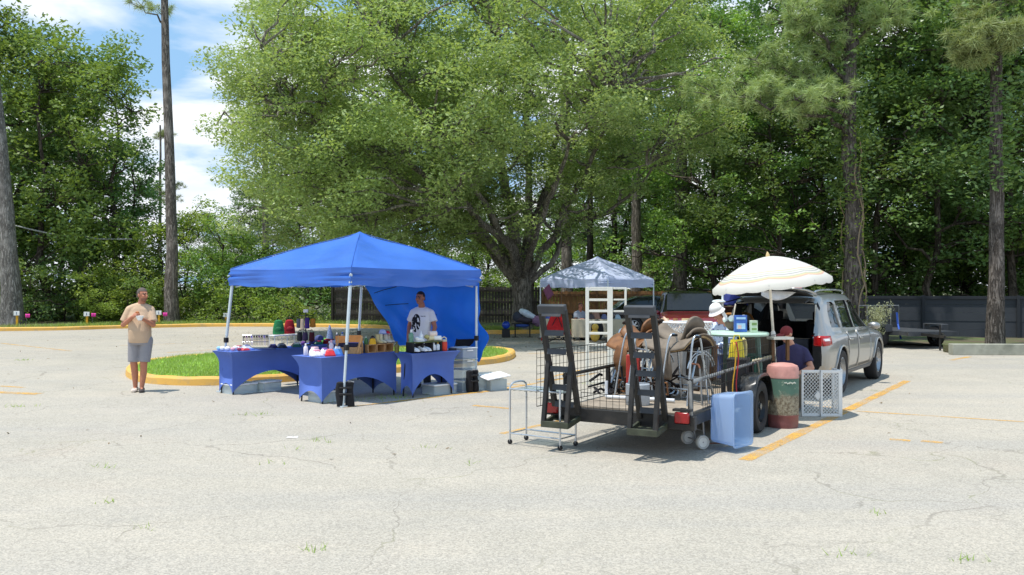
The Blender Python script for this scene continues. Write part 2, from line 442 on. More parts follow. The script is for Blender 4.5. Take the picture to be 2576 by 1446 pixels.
# weeds along the back kerb and in cracks of the asphalt
bp = np.array([p[:] for p in bpath]); m_ = 16000
s = rng.uniform(0, len(bp)-1.001, m_); i0 = s.astype(int); fr = (s-i0)[:, None]
q = bp[i0]*(1-fr)+bp[i0+1]*fr; off = np.abs(rng.normal(0, 1.0, m_))+.24
q[:, 1] += off; q[:, 2] = .13
struct(blades('verge_grass', q, .17, .014, LG, rng), 'stuff')
tufts = [(1000,1000,26,.05),(940,1003,40,.16),(975,1000,30,.16),(905,1006,20,.12),(1018,995,20,.1),(640,1042,30,.06),(48,1022,24,.06),(365,906,14,.03),(60,905,40,.05),(800,1105,26,.05),(735,1128,20,.05),(250,1175,25,.04),
         (690,1165,22,.04),(795,1383,26,.04),(1080,1125,20,.04),(1480,965,12,.03),(2130,1395,20,.04),(2440,1410,26,.04),(270,1262,18,.03),(350,1330,18,.03),(1190,1165,16,.03),(820,1112,18,.04),(2200,1290,15,.03)]
pts = []
for x, y, c_, sp_ in tufts:
    b0 = G(x, y)
    for i in range(c_ if y < 1100 else c_//2): pts.append((b0.x+rnd.gauss(0, sp_*2.2), b0.y+rnd.gauss(0, sp_*1.1), 0))
struct(blades('crack_weeds', np.array(pts), .05, .005, LG, rng, .8), 'stuff')

# fallen leaves under the oak and drifted along the kerb
def flakes(name, pts, size, cols, rng):
    n = len(pts); a = rng.uniform(0, 6.283, n); s_ = size*rng.uniform(.5, 1.3, n); u = np.stack([np.cos(a), np.sin(a), rng.normal(0,.25,n)],1)*s_[:,None]; v = np.stack([-np.sin(a), np.cos(a), rng.normal(0,.25,n)],1)*(s_*.4)[:,None]
    V = np.stack([pts-u, pts+v, pts+u, pts-v],1).reshape(-1,3); me = bpy.data.meshes.new(name); me.vertices.add(4*n); me.vertices.foreach_set('co', V.ravel())
    me.loops.add(4*n); me.loops.foreach_set('vertex_index', np.arange(4*n)); me.polygons.add(n); me.polygons.foreach_set('loop_start', np.arange(n)*4); me.update(calc_edges=True)
    me.materials.append(cols); o = bpy.data.objects.new(name, me); COL.objects.link(o); return o
LIT = leafmat('dry fallen leaves', (.14,.09,.05), (.24,.17,.09), (.3,.24,.14), .1, .6, .7)
q = np.column_stack([rng.normal(1.5, 5.5, 9000), 36.5-np.abs(rng.normal(0, 4.2, 9000)), np.full(9000, .012)])
q2 = np.column_stack([rng.uniform(-30, 25, 900), rng.uniform(9, 33, 900), np.full(900, .01)])
struct(flakes('leaf_litter', np.concatenate([q, q2]), .028, LIT, rng), 'stuff')
# ------------------------------------------------------------------ trees
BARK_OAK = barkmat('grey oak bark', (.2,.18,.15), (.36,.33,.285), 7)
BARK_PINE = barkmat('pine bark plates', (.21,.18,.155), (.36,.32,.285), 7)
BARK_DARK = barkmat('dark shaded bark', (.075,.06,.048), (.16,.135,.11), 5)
LF_OAK = leafmat('willow oak leaves', (.215,.30,.105), (.315,.42,.13), (.43,.49,.25), .38, .42, .42)
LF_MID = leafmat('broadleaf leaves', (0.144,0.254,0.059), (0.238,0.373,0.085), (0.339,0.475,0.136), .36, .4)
LF_DARK = leafmat('dark broadleaf leaves', (0.093,0.184,0.054), (0.154,0.277,0.077), (0.246,0.354,0.139), .34, .4, .38)  # dark leaf kind, tone lowered further to stand in for shade in the wood
LF_VINE = leafmat('bright vine leaves', (0.177,0.286,0.048), (0.274,0.409,0.067), (0.369,0.491,0.123), .4, .6)
LF_PINE = leafmat('pine needles', (0.223,0.304,0.122), (0.325,0.406,0.162), (0.487,0.528,0.244), .25, .8)
LF_PALE = leafmat('pale grey green leaves', (.24,.27,.15), (.34,.36,.22), (.42,.43,.3), .3, .8)

def leafmesh(name, pos, size, rng, material, droop=.25, width=.5, up=.5):
    """one small folded rhombus per leaf"""
    n = len(pos); sz = size*rng.uniform(.6, 1.35, n)
    a = rng.uniform(0, 2*np.pi, n); dz = rng.normal(-droop, .45, n)
    d = np.stack([np.cos(a), np.sin(a), dz], 1); d /= np.linalg.norm(d, axis=1)[:, None]
    nr = rng.normal(0, 1, (n, 3)); nr[:, 2] = np.abs(nr[:, 2])+up
    sd = np.cross(d, nr); sd /= np.linalg.norm(sd, axis=1)[:, None]+1e-9
    nn = np.cross(sd, d)
    L_ = (d*sz[:, None]); S_ = sd*(sz*width*.5)[:, None]; F_ = nn*(sz*.08)[:, None]
    v = np.stack([pos-L_*.5, pos+S_-F_, pos+L_*.5, pos-S_-F_], 1).reshape(-1, 3).astype(np.float32)
    me = bpy.data.meshes.new(name); me.vertices.add(4*n); me.vertices.foreach_set('co', v.ravel())
    me.loops.add(4*n); me.loops.foreach_set('vertex_index', np.arange(4*n)); me.polygons.add(n)
    me.polygons.foreach_set('loop_start', np.arange(n)*4); me.update(calc_edges=True); me.materials.append(material); return me

def needlemesh(name, tufts, rng, material, per=60, ln=.30, wd=.011):
    """pine: tufts of long thin needles radiating from shoot tips"""
    t = np.repeat(np.asarray(tufts), per, axis=0); n = len(t)
    d = rng.normal(0, 1, (n, 3)); d[:, 2] = d[:, 2]*.8+.35; d /= np.linalg.norm(d, axis=1)[:, None]
    s = np.cross(d, rng.normal(0, 1, (n, 3))); s /= np.linalg.norm(s, axis=1)[:, None]+1e-9
    l_ = (ln*rng.uniform(.6, 1.2, n))[:, None]
    base = t+d*.02+rng.normal(0, .05, (n, 3)); droop = np.zeros((n, 3)); droop[:, 2] = -.06
    v = np.stack([base-s*wd, base+s*wd, base+d*l_+droop], 1).reshape(-1, 3)
    me = bpy.data.meshes.new(name); me.vertices.add(3*n); me.vertices.foreach_set('co', v.ravel().astype(np.float32))
    me.loops.add(3*n); me.loops.foreach_set('vertex_index', np.arange(3*n)); me.polygons.add(n)
    me.polygons.foreach_set('loop_start', np.arange(n)*3); me.update(calc_edges=True); me.materials.append(material); return me

def clump_points(cl, per, rng, flat=.62):
    """leaf positions in sprays round each clump centre"""
    o = []
    for c, r in cl:
        k = max(6, int(per*(r*r)))
        g_ = rng.normal(0, 1, (k, 3)); g_ /= np.linalg.norm(g_, axis=1)[:, None]
        rad = r*rng.uniform(.15, 1, k)**.55
        p_ = g_*rad[:, None]*np.array([1, 1, flat]); p_[:, 2] -= .22*(p_[:, 0]**2+p_[:, 1]**2)/max(r, .1)
        o.append(np.asarray(c)+p_)
    return np.concatenate(o)

def wig(a, b, k, amp, r_):
    a, b = Vector(a), Vector(b); o = [a]; L_ = (b-a).length
    for i in range(1, k):
        t = i/k; o.append(a.lerp(b, t)+Vector((r_.gauss(0,1), r_.gauss(0,1), r_.gauss(0,.6)+.5*math.sin(math.pi*t)))*amp*L_)
    o.append(b); return o

def link_branches(mb, skel, cl, r_, share=.6, r0=.035, n=5):
    """thin limbs from the nearest point of the skeleton out to the clumps"""
    S = np.array([p for pl_ in skel for p in pl_])
    for c, r in cl:
        if r_.random() > share: continue
        c = Vector(c); dd = np.linalg.norm(S-np.array(c), axis=1)+np.maximum(0, S[:, 2]-c.z+.2)*1.4
        a = Vector(S[int(np.argmin(dd))]); L_ = (c-a).length
        if L_ < .2: continue
        k = 5; pts = wig(a, c, k, .05, r_)
        mb.tube(pts, [r0*min(1.6, .5+L_*.25)*(1-.8*i/k)+.006 for i in range(k+1)], n, cap=False)

def dense(p0, p1, k=6):
    p0, p1 = Vector(p0), Vector(p1); return [p0.lerp(p1, i/k) for i in range(k+1)]

def link(name, me, parent):
    o = bpy.data.objects.new(name, me); COL.objects.link(o); o.parent = parent; return o

# -------- prototypes of the wood: mesh pairs (trunk, crown), then one thing per tree
def broad(seed, H, W, z0, nclump, leaf, per, lm, bark, tr=.16, flat=.6, vine=False, lean=0.0):
    r_ = random.Random(seed); rg = np.random.default_rng(seed)
    tk = MB(); top = Vector((r_.gauss(0, .3)+lean, r_.gauss(0, .3), H*.93)); main = wig((0,0,-.2), top, 9, .012, r_)
    tk.tube(main, [tr*(1.25 if i == 0 else 1-.88*i/9) for i in range(10)], 9)
    skel = [main]; limbs = []
    for i in range(9):
        zz_ = z0+(H-z0)*(.02+.8*i/9); t = min(.97, zz_/H/.93); a = i*2.4+r_.uniform(-.4, .4); j = min(int(t*9), 8)
        b0 = main[j].lerp(main[j+1], t*9-j); ln = W*.42*(1-.55*i/9)*r_.uniform(.7, 1.1)
        e = b0+Vector((math.cos(a)*ln, math.sin(a)*ln, ln*r_.uniform(.25, .8)))
        lb = wig(b0, e, 5, .05, r_); tk.tube(lb, [tr*.42*(1-.15*k)*(1-.4*i/9) for k in range(6)], 6, cap=False); skel.append(lb)
    cl = []; tries = 0
    while len(cl) < nclump and tries < 4000:
        tries += 1
        t = r_.random(); zc = z0+(H-z0)*t
        prof = math.sin(math.pi*min(1, .12+.86*t))**.55 if not vine else (1-.5*t**2)
        a = r_.uniform(0, 2*math.pi); rr = W*.5*prof*math.sqrt(r_.uniform(.1, 1))
        rr *= 1+.75*mnoise.noise(Vector((math.cos(a)*1.3+seed, math.sin(a)*1.3, zc*.42)))
        c0 = Vector((rr*math.cos(a)+lean*t, rr*math.sin(a), zc)); big = r_.uniform(.5, 1.15)*(W/7)**.5
        for q in range(r_.randint(4, 9)):      # a bough: several sprays close together, drooping outwards
            off = Vector((r_.gauss(0,1), r_.gauss(0,1), r_.gauss(0,.55)))*big*.8
            cl.append(((c0+off)[:], big*r_.uniform(.4, .85)))
    link_branches(tk, skel, cl, r_, .35, .03)
    pos = clump_points(cl, per, rg, flat)
    return tk.mesh('trunk'), leafmesh('crown', pos, leaf, rg, lm), bark
def pine(seed, H, tr, z0, W, nt_, lm=None, bark=None, bend=(0,0), per=70, ln=.34):
    r_ = random.Random(seed); rg = np.random.default_rng(seed); tk = MB()
    main = [Vector((bend[0]*(t/12)**1.4+r_.gauss(0,.02)*H*.06, bend[1]*(t/12)+r_.gauss(0,.02)*H*.06, -.2+(H+.2)*t/12)) for t in range(13)]
    tk.tube(main, [tr*(1.3 if i == 0 else (1.06 if i == 1 else 1-.62*i/12)) for i in range(13)], 12)
    tips = []; nb = max(8, nt_//9)
    for i in range(nb):
        t = r_.uniform(z0/H, .985); k = min(int(t*12), 11); b0 = main[k].lerp(main[k+1], t*12-k); a = i*2.39+r_.uniform(-.5, .5)
        ln_ = W*.5*(1-.72*max(0, (t-z0/H)/(1-z0/H)))*r_.uniform(.55, 1.1); e = b0+Vector((math.cos(a)*ln_, math.sin(a)*ln_, ln_*r_.uniform(-.12, .45)))
        lb = wig(b0, e, 6, .05, r_); tk.tube(lb, [tr*.22*(1-.13*q)*(.5+ln_/W) for q in range(7)], 6, cap=False)
        for q in range(9):
            s_ = r_.uniform(.45, 1.02); m_ = min(int(s_*6), 5); c = lb[m_].lerp(lb[m_+1], s_*6-m_)
            tp = c+Vector((r_.gauss(0, .32), r_.gauss(0, .32), abs(r_.gauss(.16, .2)))); tips.append(tp[:]); tk.tube([c, c.lerp(tp, .5)+Vector((0,0,.03)), tp], [.018, .012, .007], 4, cap=False)
    return tk.mesh('trunk'), needlemesh('crown', tips, rg, lm or LF_PINE, per, ln), bark or BARK_PINE
def plant(proto, name, label, cat, X, Y, s=1.0, rz=0.0, group=None, sz=None, z=.1, parts=('trunk', 'crown')):
    t = thing(name, label, cat, (X, Y, z), rz, group); t.scale = (s, s, sz or s)
    a = link(parts[0], proto[0], t); b = link(parts[1], proto[1], t)
    if not a.data.materials: a.data.materials.append(proto[2])
    return t
# ------------------------------------------------------------------ the spreading oak in the middle
def build_oak():
    r_ = random.Random(11); rg = np.random.default_rng(11)
    Y0 = 35.6; base = P(1312, 838, Y0); base.z = .1
    root = thing('oak_tree', 'huge spreading yellow green oak behind the blue canopy, trunk forking low into many limbs', 'tree', base)
    L_ = lambda x, y, dy=0: P(x, y, Y0+dy)-base
    tk = MB()
    fork = L_(1312, 712)
    tk.tube([(0,0,-.2),(0.02,0,.35),(.03,0,1.2),fork*.92,fork+Vector((0,0,.45))], [.58,.45,.38,.40,.34], 14)
    limbs = [([(1303,718),(1262,640),(1205,585),(1130,548),(1040,532),(950,505),(880,440)], [0,-.3,-.9,-1.8,-3,-4.4,-5.6], .27),
             ([(1300,705),(1262,600),(1222,500),(1190,400),(1140,290),(1085,170)], [0,.5,1,1.4,1.5,1.6], .30),
             ([(1308,700),(1290,560),(1262,430),(1270,300),(1240,160),(1230,20)], [0,-.5,-1,-1.7,-2.2,-2.6], .30),
             ([(1316,704),(1330,580),(1375,480),(1400,370),(1430,240),(1440,90)], [0,.3,.5,.2,-.2,-.4], .24),
             ([(1322,706),(1385,610),(1425,520),(1470,440),(1520,330),(1580,220)], [0,-.4,-.9,-1.4,-2.0,-2.6], .19),
             ([(1330,712),(1400,640),(1435,560),(1520,535),(1600,470),(1680,380)], [0,.2,.4,.2,-.4,-1], .14),
             ([(1302,715),(1225,620),(1160,540),(1080,430),(1000,300),(900,190)], [0,1,2,2.8,3.2,3.4], .22),
             ([(1306,710),(1290,620),(1210,560),(1120,470),(1010,400),(840,320),(720,270)], [0,-1.6,-3.2,-4.6,-5.6,-6.4,-6.6], .2),
             ([(1312,708),(1345,600),(1390,470),(1450,330)], [0,-2,-4,-6], .17),
             ([(1305,710),(1270,590),(1150,420),(960,150)], [0,-2.4,-4.8,-7], .19)]
    skel = []
    for pts, dy, r0 in limbs:
        r0 *= .8
        q = [L_(x, y, d_) for (x, y), d_ in zip(pts, dy)]; q = smooth_path(q, 4); k = len(q)
        q = [p+Vector((r_.gauss(0,.05), r_.gauss(0,.05), r_.gauss(0,.04))) if 2 < i < k-1 else p for i, p in enumerate(q)]
        tk.tube(q, [r0*(1-.82*i/k)+.015 for i in range(k)], 9); skel.append(q)
        for i in range(5, k, 3):       # second order limbs
            a = r_.uniform(0, 6.28); ln = r_.uniform(1.2, 2.8); e = q[i]+Vector((math.cos(a)*ln, math.sin(a)*ln-.5, r_.uniform(-.3, 1.6)))
            lb = wig(q[i], e, 5, .06, r_); tk.tube(lb, [r0*.42*(1-.75*i/k)*(1-.16*j)+.012 for j in range(6)], 6, cap=False); skel.append(lb)
    # crown envelope: centre of mass left of the trunk, drooping skirt on the left
    cl = []
    while len(cl) < 1050:
        u = Vector((r_.gauss(0,1), r_.gauss(0,1), r_.gauss(0,1))).normalized()*r_.random()**.36
        x = -2.2+u.x*9.9; y = -2.6+u.y*8.6; z = 8.6+u.z*7.2
        if x < -2: z -= .05*(x+2)**2*.25
        low = 3.1+.9*mnoise.noise(Vector((x*.4, y*.4, 0)))+(0 if x < -3 else min(2.6, (x+3)*.75))
        if x > -4.2 and y < -3.5: low += 1.2
        if z < low or z > 14.9: continue
        pxl = CX+FPX*(base.x+x)/(base.y+y); lim = 560+45*mnoise.noise(Vector((z*.5, y*.4, 7.7)))+max(0, z-9)*14
        if pxl < lim: continue
        if x > 5.3 and z < 5.6+.5*(x-5.3): continue
        if mnoise.noise(Vector((x*.33+5, y*.33, z*.36))) < -.33: continue
        sx, sy = base.x+x+.247*(z-2.2)-3.1, base.y+y+.143*(z-2.2)-32     # thin where the sun still reaches the white tent
        if math.hypot(sx, sy) < 2.5 and r_.random() < .80: continue
        cl.append(((x, y, z), r_.uniform(.55, 1.15)))
    for q in skel:          # short leafy shoots along the limbs
        for p in q:
            if p.z > 3.0 and r_.random() < .38: cl.append(((p.x+r_.gauss(0,.5), p.y-abs(r_.gauss(0,.6)), p.z+r_.gauss(0,.35)), r_.uniform(.35, .7)))
    link_branches(tk, skel, cl, r_, .55, .045)
    twigs = MB()
    tr = tk.obj('trunk', BARK_OAK, root)
    pos = clump_points(cl, 400, rg, .55)
    link('crown', leafmesh('crown', pos, .14, rg, LF_OAK, .3, .46), root)
build_oak()

# ------------------------------------------------------------------ the wood round the lot
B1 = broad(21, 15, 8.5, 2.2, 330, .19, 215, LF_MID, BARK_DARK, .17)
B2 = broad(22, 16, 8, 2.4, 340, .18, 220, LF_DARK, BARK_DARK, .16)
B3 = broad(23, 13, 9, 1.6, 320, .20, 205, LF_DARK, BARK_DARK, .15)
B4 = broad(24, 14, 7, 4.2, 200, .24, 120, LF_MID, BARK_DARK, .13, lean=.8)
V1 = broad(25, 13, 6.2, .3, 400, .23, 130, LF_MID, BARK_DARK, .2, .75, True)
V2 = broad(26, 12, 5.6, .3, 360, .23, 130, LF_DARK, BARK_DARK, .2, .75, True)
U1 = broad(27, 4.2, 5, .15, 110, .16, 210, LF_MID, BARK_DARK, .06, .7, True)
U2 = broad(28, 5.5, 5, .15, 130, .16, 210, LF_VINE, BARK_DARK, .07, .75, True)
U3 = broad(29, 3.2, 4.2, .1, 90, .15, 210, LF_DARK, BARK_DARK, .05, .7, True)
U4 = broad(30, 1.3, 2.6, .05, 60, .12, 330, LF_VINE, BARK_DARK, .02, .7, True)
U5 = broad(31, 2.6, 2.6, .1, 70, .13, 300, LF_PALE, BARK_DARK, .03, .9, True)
PA = pine(32, 23, .33, 13, 7, 150)
PB = pine(33, 19, .26, 11, 6, 130, bark=BARK_DARK, bend=(.3, 0))
PC = pine(34, 17, .2, 8, 5.5, 130, per=50, ln=.42)
VG = 'vine covered trees at the left edge of the lot'
for px, Y, pr, s, sz, rz, t in [
    (-70, 46, V1, 1.25, 1.36, .3, 'tall dark vine covered tree cut by the left edge of the picture'),
    (48, 49, V2, 1.3, 1.34, 1.4, 'vine covered tree just right of the thick grey trunk at the far left'),
    (120, 45.5, V1, 1.05, 1.10, 2.2, 'dark vine column with shaded hollow, directly behind the first white marker plate'),
    (205, 48, V2, 1.2, 1.22, 3.7, 'vine covered tree rising behind the middle marker post, highest sunlit tip right of it'),
    (270, 46, V1, .95, 1.06, 5.0, 'vine covered tree behind the man in the tan shirt, feathery top against cloud'),
    (335, 47.5, V2, .72, .80, .9, 'lowest vine column, next to the bare pine trunk on its left side')]:
    plant(pr, 'vine_covered_tree', t, 'tree', (px-CX)*Y/FPX, Y, s, rz, VG, sz)
for px, Y, pr, s, rz, t in [
    (20, 64, B1, 1.15, 0, 'tree top showing over the vine columns at the upper left corner'),
    (150, 66, B2, 1.12, 2, 'taller tree standing behind the vine columns left of the pines'),
    (500, 66, B3, .55, 1, 'small round topped tree against the clouds right of the bare pine trunk'),
    (600, 62, B1, .44, 3, 'low leafy tree at the edge of the oak crown below the cloud'),
    (1480, 64, B3, .95, 2.8, 'dark tree far behind the white tent, left half'),
    (1600, 68, B2, .9, .9, 'dark tree far behind the white tent, right half'),
    (1760, 62, B3, 1.05, 3.9, 'dark tree far behind the red car'),
    (1930, 66, B2, 1.1, 1.5, 'dark tree far behind the parasol'),
    (2120, 62, B3, 1.1, 5.0, 'dark tree filling the gap behind the silver car'),
    (2260, 64, B2, 1.1, 2.2, 'dark tree filling the gap behind the flat trailer'),
    (2400, 60, B3, 1.15, .3, 'dark tree filling the gap behind the middle of the grey fence'),
    (2540, 62, B2, 1.15, 3.3, 'dark tree filling the gap behind the rightmost pine'),
    (1010, 58, B2, .9, 1.7, 'shaded tree behind the peak of the blue canopy'),
    (640, 56, B3, .62, 3.3, 'shaded tree behind the left skirt of the oak crown'),
    (760, 54, B2, .66, 4.3, 'dark tree between the oak skirt and the left slope of the blue canopy'),
    (890, 57, B3, .8, .7, 'dark tree behind the black fence, left of the canopy peak'),
    (1120, 56, B2, .8, 5.3, 'dark tree behind the low left limb of the oak'),
    (1230, 66, B1, .72, 2.6, 'sunlit tree seen through the limbs of the oak, left of its trunk'),
    (1400, 70, B3, .72, 4, 'pale green tree far behind the oak, right of its trunk'),
    (1540, 72, B1, .66, 5, 'distant tree seen between the bare pine trunks behind the white tent'),
    (1640, 60, B2, .62, .5, 'low wood edge tree behind the utility pole'),
    (1560, 52, B4, 1.12, 1.2, 'slender tree with a high crown over the white tent'),
    (1720, 48, B2, 1.12, 2.1, 'dark green tree with drooping sprays right of the oak crown'),
    (1800, 42, B1, .98, 3.2, 'leafy tree with hanging light green sprays above the umbrella'),
    (1890, 53, B2, 1.3, 1.0, 'very tall tree at the top of the picture behind the long pine branch'),
    (1960, 40, B3, .95, 4.4, 'bushy dark tree behind the raised tailgate'),
    (2070, 46, B2, 1.28, 5.2, 'dense tree directly behind the vine wrapped pine trunk'),
    (2190, 41, B3, 1.25, .2, 'dark tree behind the fence post next to the parked flat trailer'),
    (2290, 45, B1, 1.35, 1.9, 'tree with sunlit patches over the flat trailer by the fence'),
    (2370, 39, B2, 1.12, 3.0, 'shaded tree behind the middle of the grey fence'),
    (2440, 46, B3, 1.55, 2.4, 'tall tree left of the rightmost pine trunk'),
    (2550, 40, B2, 1.25, 4.0, 'dark tree in the upper right corner behind the rightmost pine'),
    (2680, 42, B1, 1.3, 5.5, 'tree cut off by the right edge of the picture')]:
    plant(pr, 'broadleaf_tree', t, 'tree', (px-CX)*Y/FPX, Y, s, rz, 'broadleaf trees of the wood')
for px, Y, pr, s, sz, rz, t in [
    (395, 45, U2, .95, .9, 0, 'bright leafy bush right behind the bare pine trunk'),
    (470, 47, U2, 1.15, 1.05, 1, 'bright sunlit bush between the pine trunk and the blue canopy'),
    (545, 46, U1, 1.0, 1.2, 2, 'greyish green bush left of the front left canopy leg'),
    (620, 45.5, U2, 1.0, .85, 3, 'leafy bush seen under the left side of the blue canopy roof'),
    (700, 46, U1, 1.05, 1.1, 4, 'dark bush behind the hanging bag stand'),
    (780, 45, U1, .8, .85, 5, 'bush with pale leaves left of the black fence'),
    (880, 46.5, U3, 1.3, 1.3, 1, 'shaded bush rising over the black fence at its left end'),
    (1000, 47, U1, 1.2, 1.25, 2, 'bush above the black fence behind the tent peak'),
    (1120, 48, U3, 1.2, 1.4, 3, 'dark bush above the black fence left of the oak trunk'),
    (1215, 49, U2, .8, .75, .4, 'light green bush seen through the oak limbs over the black fence'),
    (1400, 50, U2, .9, .8, 4, 'light bush over the brown fence right of the oak trunk'),
    (1520, 51, U1, 1.1, 1.0, .6, 'bush behind the peak of the white tent'),
    (1780, 47, U2, 1.0, .85, 1.7, 'bright bush behind the left rim of the umbrella'),
    (1850, 49, U3, 1.2, 1.2, 2.2, 'bush behind the top of the umbrella'),
    (2000, 45, U3, 1.2, 1.25, 3.3, 'dark bush behind the roof of the silver car'),
    (2110, 44, U3, 1.0, 1.1, 5.1, 'bush over the fence left of the vine wrapped pine'),
    (2230, 44, U3, 1.3, 1.5, .8, 'dark bush over the grey fence above the flat trailer bed'),
    (2330, 45, U3, 1.1, 1.2, 2.9, 'bush over the grey fence right of the flat trailer'),
    (2420, 44, U3, 1.3, 1.5, 4.6, 'dark bush over the fence left of the rightmost pine trunk'),
    (2560, 42, U3, 1.2, 1.35, 1.2, 'bush over the fence at the right edge of the picture'),
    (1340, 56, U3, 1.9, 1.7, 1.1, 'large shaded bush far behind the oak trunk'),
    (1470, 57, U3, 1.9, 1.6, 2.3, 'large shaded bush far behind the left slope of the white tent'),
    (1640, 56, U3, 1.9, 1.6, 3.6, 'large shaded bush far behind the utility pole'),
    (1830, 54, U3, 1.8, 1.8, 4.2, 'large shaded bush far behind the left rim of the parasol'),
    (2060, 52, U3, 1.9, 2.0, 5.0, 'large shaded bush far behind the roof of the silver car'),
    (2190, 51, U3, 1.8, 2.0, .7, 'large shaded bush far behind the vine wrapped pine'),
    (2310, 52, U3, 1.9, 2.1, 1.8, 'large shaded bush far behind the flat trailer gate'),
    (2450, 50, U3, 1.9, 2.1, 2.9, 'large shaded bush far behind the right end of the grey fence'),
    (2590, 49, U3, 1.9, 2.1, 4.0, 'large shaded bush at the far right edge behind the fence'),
    (250, 43, U2, .62, .5, 1, 'low bright vine heap behind the middle marker post'),
    (90, 43.5, U3, .75, .8, 2, 'low shaded bush right of the thick grey trunk'),
    (320, 43.5, U1, .7, .75, 3, 'low bush behind the legs of the man in the tan shirt'),
    (160, 44.5, U3, .9, 1.1, 3, 'shaded bush between the two left marker posts')]:
    plant(pr, 'leafy_bush', t, 'bush', (px-CX)*Y/FPX, Y, s, rz, 'bushes along the edge of the wood', sz)
for px, Y, s, rz, t in [(265, 42.8, .8, 0, 'low weedy plant patch left of the man in the tan shirt'), (480, 44, 1.1, 1, 'low light green plant patch right of the bare pine trunk'),
    (540, 43.6, 1.0, 2, 'low plant patch beside the yellow marker post near the blue canopy'), (650, 43, 1.0, 3, 'low plant patch seen behind the goods on the left table'), (740, 42.6, .9, 4, 'low plant patch behind the green and red bags')]:
    plant(U4, 'weed_patch', t, 'plant', (px-CX)*Y/FPX, Y, s, rz, 'low plants on the verge')
plant(U5, 'pale_shrub', 'pale feathery grey green shrub over the brown fence beside the utility pole', 'shrub', (1672-CX)*46/FPX, 46, 1.15, 0, None, 1.25)
# pines
plant(pine(41, 22, .30, 13.9, 7.5, 150, bend=(.9, 0), bark=BARK_PINE), 'pine_tree', 'tall slender pine with long bare trunk between the vine columns and the sky gap', 'pine', (434-CX)*42.6/FPX, 42.6, 1, 2.7, 'pines of the wood')
plant(pine(42, 22, .43, 16, 6, 60, bend=(-2.3, 0), bark=barkmat('pale grey pine bark', (.27,.25,.225), (.42,.40,.37), 9)), 'pine_tree', 'thick pale grey leaning trunk at the left edge of the picture', 'pine', (32-CX)*41/FPX, 41, 1, 0, 'pines of the wood')
for px, Y, pr, s, rz, t in [
    (403, 84, PC, 1.02, 1, 'distant thin pine whose crown shows behind the bare trunk against cloud'),
    (668, 47, PC, 1.05, 2, 'dark pine behind the upper left shoulder of the oak crown'),
    (1332, 47, PB, 1, 3, 'thin dark pine trunk right behind the oak fork'),
    (1424, 45, PA, .92, 4, 'straight thick pine trunk just right of the oak limbs'),
    (1484, 49, PB, .85, 5, 'thin dark pine trunk over the left slope of the white tent'),
    (1545, 52, PB, .8, 1.5, 'thin grey pine trunk over the peak of the white tent'),
    (1601, 44, PA, .88, 2.5, 'reddish pine trunk rising behind the right slope of the white tent'),
    (1652, 54, PB, .9, .4, 'slim pine trunk left of the utility pole'),
    (1713, 43, PA, 1.05, 1.1, 'thickest dark pine trunk, right of the utility pole')]:
    plant(pr, 'pine_tree', t, 'pine', (px-CX)*Y/FPX, Y, s, rz, 'pines of the wood')
# the two pines in front of the grey fence, branches placed as they hang
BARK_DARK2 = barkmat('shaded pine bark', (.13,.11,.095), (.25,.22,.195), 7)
def near_pine(name, label, px, Y, H, tr, branches, seed, vines=False, lean=0):
    r_ = random.Random(seed); rg = np.random.default_rng(seed)
    b = Vector(((px-CX)*Y/FPX, Y, .05)); root = thing(name, label, 'pine', b, 0, 'pines of the wood'); tk = MB()
    main = [Vector((lean*t/12+r_.gauss(0,.04), r_.gauss(0,.04), -.2+(H+.2)*t/12)) for t in range(13)]
    tk.tube(main, [tr*(1.25 if i == 0 else (1.05 if i == 1 else 1-.55*i/12)) for i in range(13)], 12)
    tips = []
    for (x0, y0), (x1, y1), dy, spread, k in branches:
        a = P(x0, y0, Y)-b; e = P(x1, y1, Y+dy)-b; lb = wig(a, e, 7, .035, r_)
        tk.tube(lb, [.085*(1-.12*q) for q in range(8)], 7, cap=False)
        for q in range(k):
            s_ = min(.3+.75*r_.random()**.7, 1.0); m_ = min(int(s_*7), 6); c = lb[m_].lerp(lb[m_+1], s_*7-m_)
            tp = c+Vector((r_.gauss(0, spread), r_.gauss(0, spread), r_.gauss(.15, spread*.55))); tips.append(tp[:])
            tk.tube([c, c.lerp(tp, .5)+Vector((0,0,.04)), tp], [.02, .014, .008], 4, cap=False)
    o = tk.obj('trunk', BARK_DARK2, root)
    link('crown', needlemesh('crown', tips, rg, LF_PINE, 120, .3, .012), root)
    k_ = 2600; zz_ = rg.uniform(4.6, H*.93, k_); aa = rg.uniform(0, 6.283, k_); rr = tr+np.abs(rg.normal(0, .55, k_))*(.5+.5*np.sin(zz_*1.7)**2)
    link('side_sprays', leafmesh('side_sprays', np.stack([rr*np.cos(aa)+lean*zz_/H, rr*np.sin(aa), zz_], 1), .17, rg, LF_DARK), root)
    if vines:
        vm = MB()
        for i in range(6):
            z0, a0 = r_.uniform(0, .6), r_.uniform(0, 6.28); L_ = r_.uniform(3.5, 6.5); pts = []
            for q in range(16):
                zz_ = z0+L_*q/15; rr = tr*(1.02-.03*zz_)+.04+.06*abs(math.sin(q*1.7+i)); aa = a0+.9*math.sin(q*.5+i)
                pts.append(Vector((rr*math.cos(aa)+lean*zz_/H, rr*math.sin(aa), zz_)))
            vm.tube(pts, .022, 5)
        vm.obj('vine', mat('dry vine stems', (150, 132, 108), .9), root)
        lv = rg.normal(0, 1, (900, 3)); lv /= np.linalg.norm(lv, axis=1)[:, None]; zz_ = rg.uniform(.4, 7.5, 900)
        pos = np.stack([lv[:,0]*(tr+.12)+rg.normal(0,.1,900)+lean*zz_/H, lv[:,1]*(tr+.12)+rg.normal(0,.1,900), zz_], 1)
        link('ivy', leafmesh('ivy', pos, .13, rg, LF_VINE), root)
